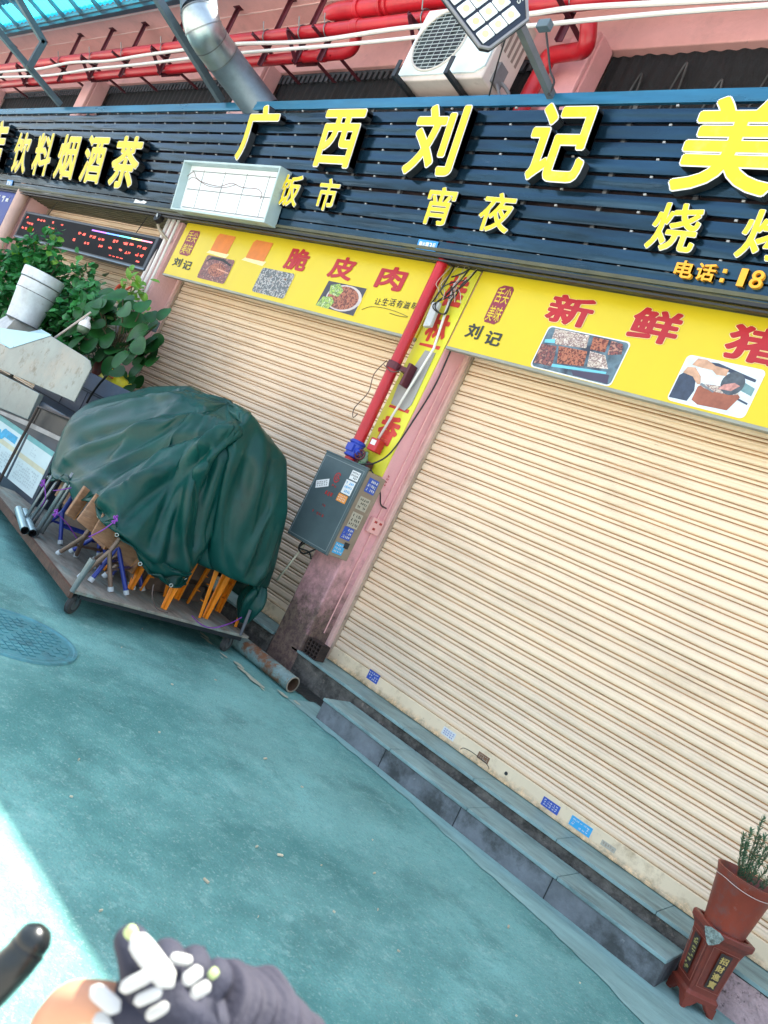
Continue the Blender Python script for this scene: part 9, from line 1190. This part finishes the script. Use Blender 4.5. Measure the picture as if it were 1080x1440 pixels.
TST=[
[ (-4.99,-1.00,1.63),(-5.19,-1.00,1.64),(-5.90,-0.95,1.49),(-6.71,-0.90,1.08),(-6.43,-0.90,0.80) ],
[ (-4.98,-1.22,1.64),(-5.20,-1.25,1.65),(-5.67,-1.25,1.52),(-6.23,-1.35,1.19),(-6.36,-1.30,0.94) ],
[ (-4.84,-1.32,1.60),(-5.03,-1.35,1.58),(-5.56,-1.40,1.38),(-6.14,-1.50,1.03),(-5.91,-1.58,0.73) ],
[ (-4.64,-1.42,1.54),(-4.78,-1.50,1.47),(-5.32,-1.60,1.13),(-5.92,-1.62,0.90),(-5.69,-1.68,0.58) ],
[ (-4.60,-1.38,1.51),(-4.70,-1.49,1.36),(-5.05,-1.64,0.99),(-5.40,-1.71,0.75),(-5.30,-1.75,0.67) ],
[ (-4.50,-1.38,1.50),(-4.62,-1.55,1.31),(-4.65,-1.69,0.95),(-4.75,-1.81,0.73),(-4.74,-1.82,0.68) ],
[ (-4.42,-1.38,1.49),(-4.44,-1.54,1.31),(-4.38,-1.73,0.89),(-4.36,-1.84,0.67),(-4.36,-1.85,0.63) ],
[ (-4.37,-1.36,1.50),(-4.30,-1.52,1.30),(-4.27,-1.61,0.76),(-4.23,-1.70,0.57),(-4.22,-1.73,0.53) ],
[ (-4.33,-1.35,1.52),(-4.24,-1.49,1.33),(-4.22,-1.47,0.73),(-4.16,-1.49,0.49),(-4.17,-1.48,0.42) ],
[ (-4.32,-1.31,1.52),(-4.22,-1.43,1.35),(-4.17,-1.35,0.77),(-4.13,-1.31,0.51),(-4.15,-1.27,0.40) ],
[ (-4.32,-1.29,1.52),(-4.24,-1.34,1.37),(-4.29,-1.20,0.86),(-4.29,-1.19,0.67),(-4.32,-1.19,0.64) ],
[ (-4.31,-1.27,1.53),(-4.22,-1.27,1.37),(-4.20,-1.13,0.91),(-4.20,-1.06,0.66),(-4.20,-1.09,0.64) ],
[ (-4.30,-1.27,1.55),(-4.18,-1.17,1.40),(-4.12,-1.01,0.98),(-4.10,-0.93,0.68),(-4.13,-0.93,0.62) ],
[ (-4.29,-1.27,1.58),(-4.16,-1.03,1.40),(-4.06,-0.90,1.06),(-4.05,-0.80,0.73),(-4.08,-0.77,0.60) ],
[ (-4.31,-1.28,1.61),(-4.17,-0.93,1.46),(-4.10,-0.76,1.12),(-4.10,-0.63,0.70),(-4.10,-0.64,0.47) ],
[ (-4.46,-1.18,1.64),(-4.40,-0.77,1.47),(-4.30,-0.63,1.09),(-4.30,-0.51,0.64),(-4.28,-0.49,0.40) ],
[ (-4.71,-1.02,1.66),(-4.63,-0.82,1.51),(-4.66,-0.68,1.07),(-4.66,-0.62,0.59),(-4.59,-0.62,0.37) ],
[ (-4.91,-0.95,1.65),(-4.99,-0.90,1.61),(-5.34,-0.72,1.21),(-5.43,-0.66,0.67),(-5.34,-0.66,0.43) ],
]
NS=len(TST)
def cat(p0,p1,p2,p3,t): return .5*((2*p1)+(p2-p0)*t+(2*p0-5*p1+4*p2-p3)*t*t+(3*p1-p0-3*p2+p3)*t**3)
PTS=[[TS]+[Vector(v) for v in s_] for s_ in TST]
PER=7; NC=NS*PER; NT=60
def cat(p0,p1,p2,p3,t): return .5*((2*p1)+(p2-p0)*t+(2*p0-5*p1+4*p2-p3)*t*t+(3*p1-p0-3*p2+p3)*t**3)
PTS=[[TS]+[Vector(v) for v in s_] for s_ in TST]
# creases of the cloth: offsets of its vertices from the smooth drape, in half-millimetre steps, stored as differences
import numpy as np
_raw=np.array(TARP_CREASES,dtype=np.int64).reshape(3,NT-1,NC).transpose(1,2,0)
_off=np.cumsum(np.cumsum(_raw,axis=0),axis=1)*.0005
rows=[]; G=[]
for c in range(NC):
    i=c//PER; t_=c/PER-i; ctrl=[cat(PTS[(i-1)%NS][k],PTS[i][k],PTS[(i+1)%NS][k],PTS[(i+2)%NS][k],t_) for k in range(6)]; col=[]
    for j in range(NT):
        x=j/(NT-1)*5; q=min(int(x),4); u_=x-q; p0=ctrl[q-1] if q>0 else ctrl[0]*2-ctrl[1]; p3=ctrl[q+2] if q<4 else ctrl[5]*2-ctrl[4]; col.append(cat(p0,ctrl[q],ctrl[q+1],p3,u_))
    G.append(col)
for j in range(NT): rows.append([G[c][j]+(Vector([float(_q) for _q in _off[j-1,c]]) if j else Vector((0,0,.004))) for c in range(NC)])
ctr=Vector((-4.95,-1.15,.8))
b=MB(); b.grid(rows,cyc=True); tp=b.build('tarpaulin',tarpm,None,smooth=True); tag(tp,'dark green tarpaulin draped in folds over the loaded cart','tarpaulin')
ss=tp.modifiers.new('sub','SUBSURF'); ss.levels=1; ss.render_levels=1
sm=tp.modifiers.new('thick','SOLIDIFY'); sm.thickness=.003; sm.offset=-1
b=MB(); hem=[rows[-1][c] for c in range(NC)]; hem2=[rows[-3][c] for c in range(NC)]
ext=[[h+(h-g).normalized()*-.0+ (h-ctr).normalized()*.004 for h,g in zip(hem,hem2)],[g+(g-ctr).normalized()*.006 for g in [rows[-4][c] for c in range(NC)]]]
b.grid(ext,cyc=True); b.build('hem',M('tarp_hem',(.008,.055,.05),.5,var=.3,vs=30,bump=.4,bs=90),tp,smooth=True)
for u in (3.15,4.3,5.5,6.5,7.45,8.5,9.3,11.6,12.7):
    c=int(u*PER)%NC; p=rows[-3][c]+(rows[-3][c]-ctr).normalized()*.010; d=(p-Vector((-4.95,-1.15,p.z))).normalized(); a_=d.orthogonal().normalized(); bb=d.cross(a_); b=MB(); b.tube([p+(a_*math.cos(x)+bb*math.sin(x))*.011 for x in [2*math.pi*k/12 for k in range(13)]],.0035,5); b.build('grommet',M('grommet_metal',(.45,.5,.48),.3,.8),tp,smooth=True)
# gathered end tied at the back corner
b=MB(); rows2=[]; bc=Vector((-4.13,-.66,.40))
for j in range(12):
    v=j/11; r_=(.05+.06*math.sin(v*math.pi))*(1-.3*v); rows2.append([bc+Vector((math.cos(a)*r_*(1+.3*math.sin(a*5+v*3)),math.sin(a)*r_*(1+.25*math.sin(a*4)),.14-.30*v)) for a in [2*math.pi*k/36 for k in range(36)]])
b.grid(rows2,cyc=True); b.build('gathered_end',tarpm,tp,smooth=True)
# purple strings
def knot(p,b):
    p=Vector(p)
    for a in range(5): b.tube(smooth_path([p,p+Vector((math.cos(a*1.3)*.03,-.012,math.sin(a*1.3)*.03)),p+Vector((math.cos(a*1.3+.6)*.012,-.01,math.sin(a*1.3+.6)*.02))],4),.005,5)
for pts,kn,lb in ((((-5.4410,-1.8200,0.5240),(-5.3690,-1.8000,0.4400),(-5.4080,-1.7800,0.3630)),0,'purple string tied at the left end of the tarpaulin'),(((-5.0130,-1.8000,0.6600),(-5.1480,-1.8200,0.5790),(-5.2740,-1.8200,0.5240)),0,'purple string knotted to the tarpaulin hem above the blue stool'),(((-4.3000,-1.8710,0.6390),(-4.3200,-1.9130,0.5490),(-4.4000,-1.9320,0.4620)),0,'purple string knotted above the front corner of the cart'),(((-4.0500,-1.1850,0.2210),(-4.0500,-1.0780,0.1770),(-4.0500,-0.9630,0.1720),(-4.0600,-0.8230,0.2340),(-4.0800,-0.7340,0.2880)),None,'dark purple cord trailing at the back corner of the deck'),(((-4.9000,-1.9230,0.4470),(-4.9000,-1.8120,0.3950),(-4.9000,-1.7090,0.3210)),2,'purple string running between the folding stools')):
    b=MB(); P=smooth_path([Vector(p) for p in pts],6); b.tube(P,.004,5)
    if kn is not None: knot(P[0],b)
    tag(b.build('purple_string',purp,None),lb,'string','purple strings tying the load')
b=MB(); b.tube(smooth_path([(-4.1200,-1.5310,0.3440),(-4.1000,-1.5120,0.2650),(-4.0800,-1.4510,0.2040),(-4.0600,-1.3730,0.1990)],6),.005,5); tag(b.build('dark_cord',M('cord_brown',(.10,.07,.06),.6),None),'dark cord loop hanging under the tarpaulin hem by the orange stool','cord')
# ------------------------------------------------------------------ planter, pot and rosemary
t=thing('planter_stand','square dark red glazed planter stand with gold writing, chipped rim','planter',(-.59,-.465,0))
PC=Vector((-.590,-.465,0)); 
def sq(hd,z,rot=-.02): return [PC+Vector((hd*math.cos(rot+math.pi/2*k),hd*math.sin(rot+math.pi/2*k),z)) for k in range(4)]
def chsq(hd,z,c=.10):
    q=sq(hd,z); out=[]
    for k in range(4): a,b_,c_=q[k-1],q[k],q[(k+1)%4]; out+=[b_+(a-b_)*c,b_+(c_-b_)*c]
    return out
prof=[(.094,.050),(.094,.052),(.116,.055),(.118,.078),(.108,.086),(.100,.092),(.101,.10),(.106,.20),(.115,.29),(.128,.335),(.146,.355),(.152,.360),(.154,.382),(.150,.388),(.120,.388),(.112,.36)]
b=MB(); b.grid([chsq(h,z,.07) for h,z in prof],cyc=True); b.build('body',terr,t,bevel=.002)
for k in range(4):
    q=sq(.114,0)[k]; d=(PC-q).normalized(); s=d.cross(Vector((0,0,1))); b=MB(); a=q+d*.006
    nxt=sq(.114,0)[(k+1)%4]; prv=sq(.114,0)[k-1]; e1=(nxt-q).normalized(); e2=(prv-q).normalized()
    for e in(e1,e2): b.prism([q+Vector((0,0,.0)),q+e*.012,q+e*.022+Vector((0,0,.018)),q+e*.040+Vector((0,0,.030)),q+e*.062+Vector((0,0,.056)),q+Vector((0,0,.056))],d*.016)
    b.build('foot',terr,t,bevel=.002)
b=MB(); cr=sq(.154,0)[3]; d=(cr-PC).normalized(); s=Vector((-d.y,d.x,0)); 
b.prism([cr-d*.006+s*u+Vector((0,0,z)) for u,z in((-.045,.380),(-.03,.352),(-.012,.325),(.0,.318),(.016,.330),(.034,.350),(.045,.380),(.02,.392),(-.02,.392))],d*.006); b.build('rim_chip',chip,t)
q=sq(.110,0); 
def face(k0,k1):
    a=[sq(h,z) for h,z in((.103,.12),(.122,.315))]
    return lambda u,v,o:(a[0][k0].lerp(a[0][k1],u)).lerp(a[1][k0].lerp(a[1][k1],u),v)+((a[0][k0]+a[0][k1])/2-PC-Vector((0,0,.12))).normalized()*o
FLf=face(2,3); FRf=face(3,0)
for F_,txt,lb in((FLf,None,'left face panel with worn gold writing'),(FRf,'招財進寶','right face panel reading 招財進寶')):
    o_=.0065
    u0,u1=(.30,.62) if txt is None else (.36,.70)
    b=MB(); b.add([F_(u0,.05,o_-.004),F_(u1,.05,o_-.004),F_(u1,.95,o_),F_(u0,.95,o_)],[(0,1,2,3)]); pn=b.build('inlay_panel',panelk,t); pn['label']=lb
    b=MB()
    if txt:
        for k,ch in enumerate(txt): 
            vt=.88-.205*k; put(b,ch,u0+.05,u1-.05,vt-.17,vt,lambda x,s_,o:F_(x,s_,o),o_+.0012,bold=.03)
        b.build('gold_writing',gold,pn,flip=False)
    else:
        rd=random.Random(3)
        for k in range(4):
            vt=.90-.205*k; 
            for q_ in range(7): 
                x=u0+.05+rd.random()*.18; y=vt-.17+rd.random()*.13; w_=.05+rd.random()*.08; h_=.018+.03*rd.random(); b.add([F_(x,y,o_+.0012),F_(x+w_,y+.01,o_+.0012),F_(x+w_*.8,y+h_,o_+.0012),F_(x-.01,y+h_*.8,o_+.0012)],[(0,1,2,3)])
        b.build('gold_writing',M('dull_gold',(.40,.36,.12),.6,var=.4,vs=30),pn,flip=False)
    b=MB()
    for (ua,va,ub,vb) in((.12,.0,.12,1.0),(.88,.0,.88,1.0),(.12,.0,.88,.0),(.12,1.0,.88,1.0)): b.tube([F_(ua,va,.004),F_(ub,vb,.004)],.0016,5)
    b.build('face_moulding',M('terr_light',(.30,.09,.06),.4),t)
t=thing('plant_pot','terracotta coloured plastic pot sitting in the planter stand with a wire round its rim','flower pot',(-.59,-.455,.37))
pc=Vector((-.592,-.455,.372)); b=MB(); b.lathe(pc,[(.001,0),(.090,0),(.094,.02),(.126,.235),(.130,.24),(.136,.262),(.138,.266),(.130,.268),(.122,.25),(.118,.22)],40); b.build('pot',potm,t,smooth='auto'); b=MB(); b.disc(pc+Vector((0,0,.225)),.12,(0,0,1),32); b.build('soil',soil,t)
b=MB(); P=[pc+Vector(((.132)*math.cos(a),(.132)*math.sin(a),.232-.010*abs(math.sin(a*1.5)))) for a in [2*math.pi*k/40 for k in range(41)]]; b.tube(P,.0016,5); b.build('wire',M('pot_wire',(.6,.5,.45),.4),t)
t=thing('rosemary_plant','rosemary plant with upright needle-leaved sprigs growing in the terracotta pot','plant',(-.59,-.455,.6))
rd=random.Random(17); b=MB(); bs_=MB()
sp=[(-.66,-.47,.83),(-.64,-.45,.90),(-.62,-.44,.82),(-.655,-.46,.76),(-.68,-.46,.79),(-.60,-.46,.84),(-.575,-.47,.80),(-.56,-.44,.86),(-.54,-.46,.78),(-.50,-.45,.80),(-.47,-.44,.84),(-.45,-.45,.79),(-.52,-.44,.83),(-.61,-.44,.77),(-.44,-.46,.86),(-.42,-.45,.80),(-.58,-.40,.88),(-.50,-.40,.87)]
for x,y,z in sp[:8]+sp[10:16:2]:
    P=smooth_path([(-.592+(x+.592)*.35,-.455,.59),(x-(x+.592)*.3,y,(z+.6)/2),(x,y,z)],8); bs_.tube(P,.0022,5)
    for i in range(3,len(P)):
        for q in range(9):
            a=rd.uniform(0,6.28); d=Vector((math.cos(a)*.6,math.sin(a)*.6,rd.uniform(.5,1.1))).normalized(); L=rd.uniform(.016,.028); p=P[i]+Vector((0,0,rd.uniform(-.012,.012))); s=d.orthogonal().normalized()*.0013; b.add([p-s,p+s,p+d*L*.6+s*1.2,p+d*L,p+d*L*.6-s*1.2],[(0,1,2,3,4)])
b.build('needles',needle,t,flip=False); bs_.build('stems',stem,t)
# ------------------------------------------------------------------ rider's hand, sleeve and handlebar
def skinned(name,nodes,edges,m_,parent=None,root=0,sub=2,rscale=1,flat=None):
    me=bpy.data.meshes.new(name); org=ORG.get(parent.name,Vector()) if parent else Vector(); me.from_pydata([Vector(n_[0])-org for n_ in nodes],edges,[]); o=bpy.data.objects.new(name,me); COL.objects.link(o)
    me.materials.append(m_); 
    if parent: o.parent=parent; ORG[o.name]=org
    sk=o.modifiers.new('skin','SKIN'); sk.use_smooth_shade=True
    for i,n_ in enumerate(nodes):
        r_=n_[1]; r_=(r_,r_) if not isinstance(r_,tuple) else r_; me.skin_vertices[0].data[i].radius=(r_[0]*rscale,r_[1]*rscale); me.skin_vertices[0].data[i].use_root=(i==root)
    s_=o.modifiers.new('sub','SUBSURF'); s_.levels=sub; s_.render_levels=sub
    return o
W_=Vector
nodes=[((-0.3307,-4.0643,0.9587),.030),((-0.3062,-3.9640,0.8752),.040),((-0.2455,-3.7533,0.6916),.050),((-0.3498,-4.1137,0.9863),(.034,.026)),((-0.3620,-4.1504,0.9979),(.036,.020)),
 # index
 ((-0.3712,-4.1781,1.0115),.011),((-0.3738,-4.1870,1.0323),.0105),((-0.3870,-4.1891,1.0389),.0095),((-0.4056,-4.1813,1.0318),.008),
 # middle
 ((-0.3662,-4.1607,1.0178),.011),((-0.3685,-4.1628,1.0339),.010),((-0.3843,-4.1500,1.0265),.009),((-0.3987,-4.1424,1.0128),.008),
 # ring
 ((-0.3612,-4.1433,1.0172),.0105),((-0.3599,-4.1423,1.0335),.010),((-0.3745,-4.1285,1.0244),.009),((-0.3890,-4.1210,1.0105),.008),
 # little
 ((-0.3542,-4.1242,1.0123),.0095),((-0.3528,-4.1204,1.0267),.009),((-0.3642,-4.1091,1.0191),.008),((-0.3738,-4.1040,1.0093),.007),
 # thumb
 ((-0.3637,-4.1717,0.9972),.015),((-0.3859,-4.1958,0.9940),.0155),((-0.4029,-4.2049,0.9821),.0165),((-0.4157,-4.1999,0.9504),.0160),((-0.4223,-4.1949,0.9240),.013)]
edges=[(2,1),(1,0),(0,3),(3,4),(4,5),(5,6),(6,7),(7,8),(4,9),(9,10),(10,11),(11,12),(4,13),(13,14),(14,15),(15,16),(3,17),(17,18),(18,19),(19,20),(3,21),(21,22),(22,23),(23,24),(24,25)]
per=skinned('person',nodes,edges,skin,None,3); tag(per,'forearm and left hand of the rider in a navy half-finger glove with white bone print','person')
gn=[(p,r_) for p,r_ in nodes]; keep=[0,3,4,5,6,7,8,9,10,11,12,13,14,15,16,17,18,19,20,21,22]; idx={k:i for i,k in enumerate(keep)}; ge=[(idx[a],idx[b_]) for a,b_ in edges if a in idx and b_ in idx]
gl=skinned('glove',[(gn[k][0],tuple(x*1.2+.002 for x in gn[k][1]) if isinstance(gn[k][1],tuple) else gn[k][1]*1.22+.0022) for k in keep],ge,glove,per,1)
path=smooth_path([Vector((-0.3546,-4.1218,1.0012)),Vector((-0.3444,-4.0946,0.9825)),Vector((-0.3271,-4.0455,0.9500)),Vector((-0.2928,-3.8996,0.8200)),Vector((-0.2053,-3.6660,0.6206))],10); b=MB(); radii=[]
for k,p in enumerate(path):
    t_=k/(len(path)-1); radii.append((.034+.020*min(1,t_*3))*(1+.07*math.sin(k*1.9)+.05*noise.noise((k*.6,1,2)))*(.90 if k==0 else 1))
b.tube(path,radii,26)
for v in b.v: 
    n_=noise.noise(v*28); v+= (v-path[min(range(0,len(path),4),key=lambda q:(path[q]-v).length)])*.16*n_
slv=b.build('sleeve',sleeve,per,smooth=True); q_=slv.modifiers.new('sub','SUBSURF'); q_.levels=1; q_.render_levels=1
def bone(p,q,r_,m_=gwhite,nm='glove_print'):
    p,q=Vector(p),Vector(q); b=MB(); n=9; P=[p.lerp(q,k/(n-1)) for k in range(n)]; r_*=1.15; cd_=(Vector((0,-4.6,1.4))-p).normalized(); r_*=.82; rs=[r_*math.sqrt(max(.02,1-((abs(k/(n-1)-.5)*2)**5))) for k in range(n)]; b.tube(P,rs,12)
    for v in b.v: v-=cd_*((v-p).dot(cd_)-(q-p).dot(cd_)*max(0,min(1,(v-p).dot(q-p)/(q-p).length_squared)))*.78
    o=b.build(nm,m_,gl,smooth=True); return o
for p,q,r_ in (((-0.3794,-4.2011,1.0534),(-0.3396,-4.1829,1.0403),.0085),((-0.3631,-4.2054,1.0237),(-0.3520,-4.1935,1.0434),.0052),((-0.3520,-4.1986,1.0214),(-0.3426,-4.1880,1.0362),.0044),((-0.3455,-4.1877,1.0129),(-0.3375,-4.1810,1.0279),.0042),((-0.3433,-4.1703,1.0381),(-0.3422,-4.1589,1.0482),.0052),((-0.3390,-4.1612,1.0297),(-0.3343,-4.1520,1.0407),.0048),((-0.3787,-4.2161,1.0154),(-0.3568,-4.2027,1.0118),.0060),((-0.3699,-4.2085,1.0006),(-0.3587,-4.2015,0.9936),.0056),((-0.3611,-4.1736,1.0450),(-0.3564,-4.1551,1.0421),.0040)):
    bone(p,q,r_)
bone((-0.3846,-4.2003,1.0481),(-0.3821,-4.1982,1.0554),.0050,ggreen,'glove_edge_trim'); bone((-0.3474,-4.1422,1.0399),(-0.3427,-4.1382,1.0369),.0042,ggreen,'glove_edge_trim')
t=thing('handlebar','black handlebar grip with a ball-ended brake lever at the bottom left','handlebar',(-0.4680,-4.2079,0.9771))
b=MB(); b.tube([(-0.4944,-4.2294,0.8186),(-0.4293,-4.1743,0.8971),(-0.3663,-4.0683,0.9416)],.016,16); b.build('grip',rubber,t,smooth=True)
b=MB(); P=smooth_path([(-0.4828,-4.1942,0.9635),(-0.4818,-4.1998,0.9513),(-0.4849,-4.2089,0.9298),(-0.4874,-4.2239,0.9019),(-0.4940,-4.2293,0.8558)],6); rs=[.0135,.0150,.0152,.0150,.0150]+[.0152+.0003*k for k in range(len(P)-5)]; b.tube(P,rs,16); b.lathe(W_((-0.4826,-4.1940,0.9655)),[(.0005,-.0145),(.008,-.012),(.0135,-.004),(.0145,.003),(.012,.010),(.006,.0145),(.0005,.0155)],18); b.build('brake_lever',M('lever_black',(.015,.02,.022),.28,.3),t,smooth=True)
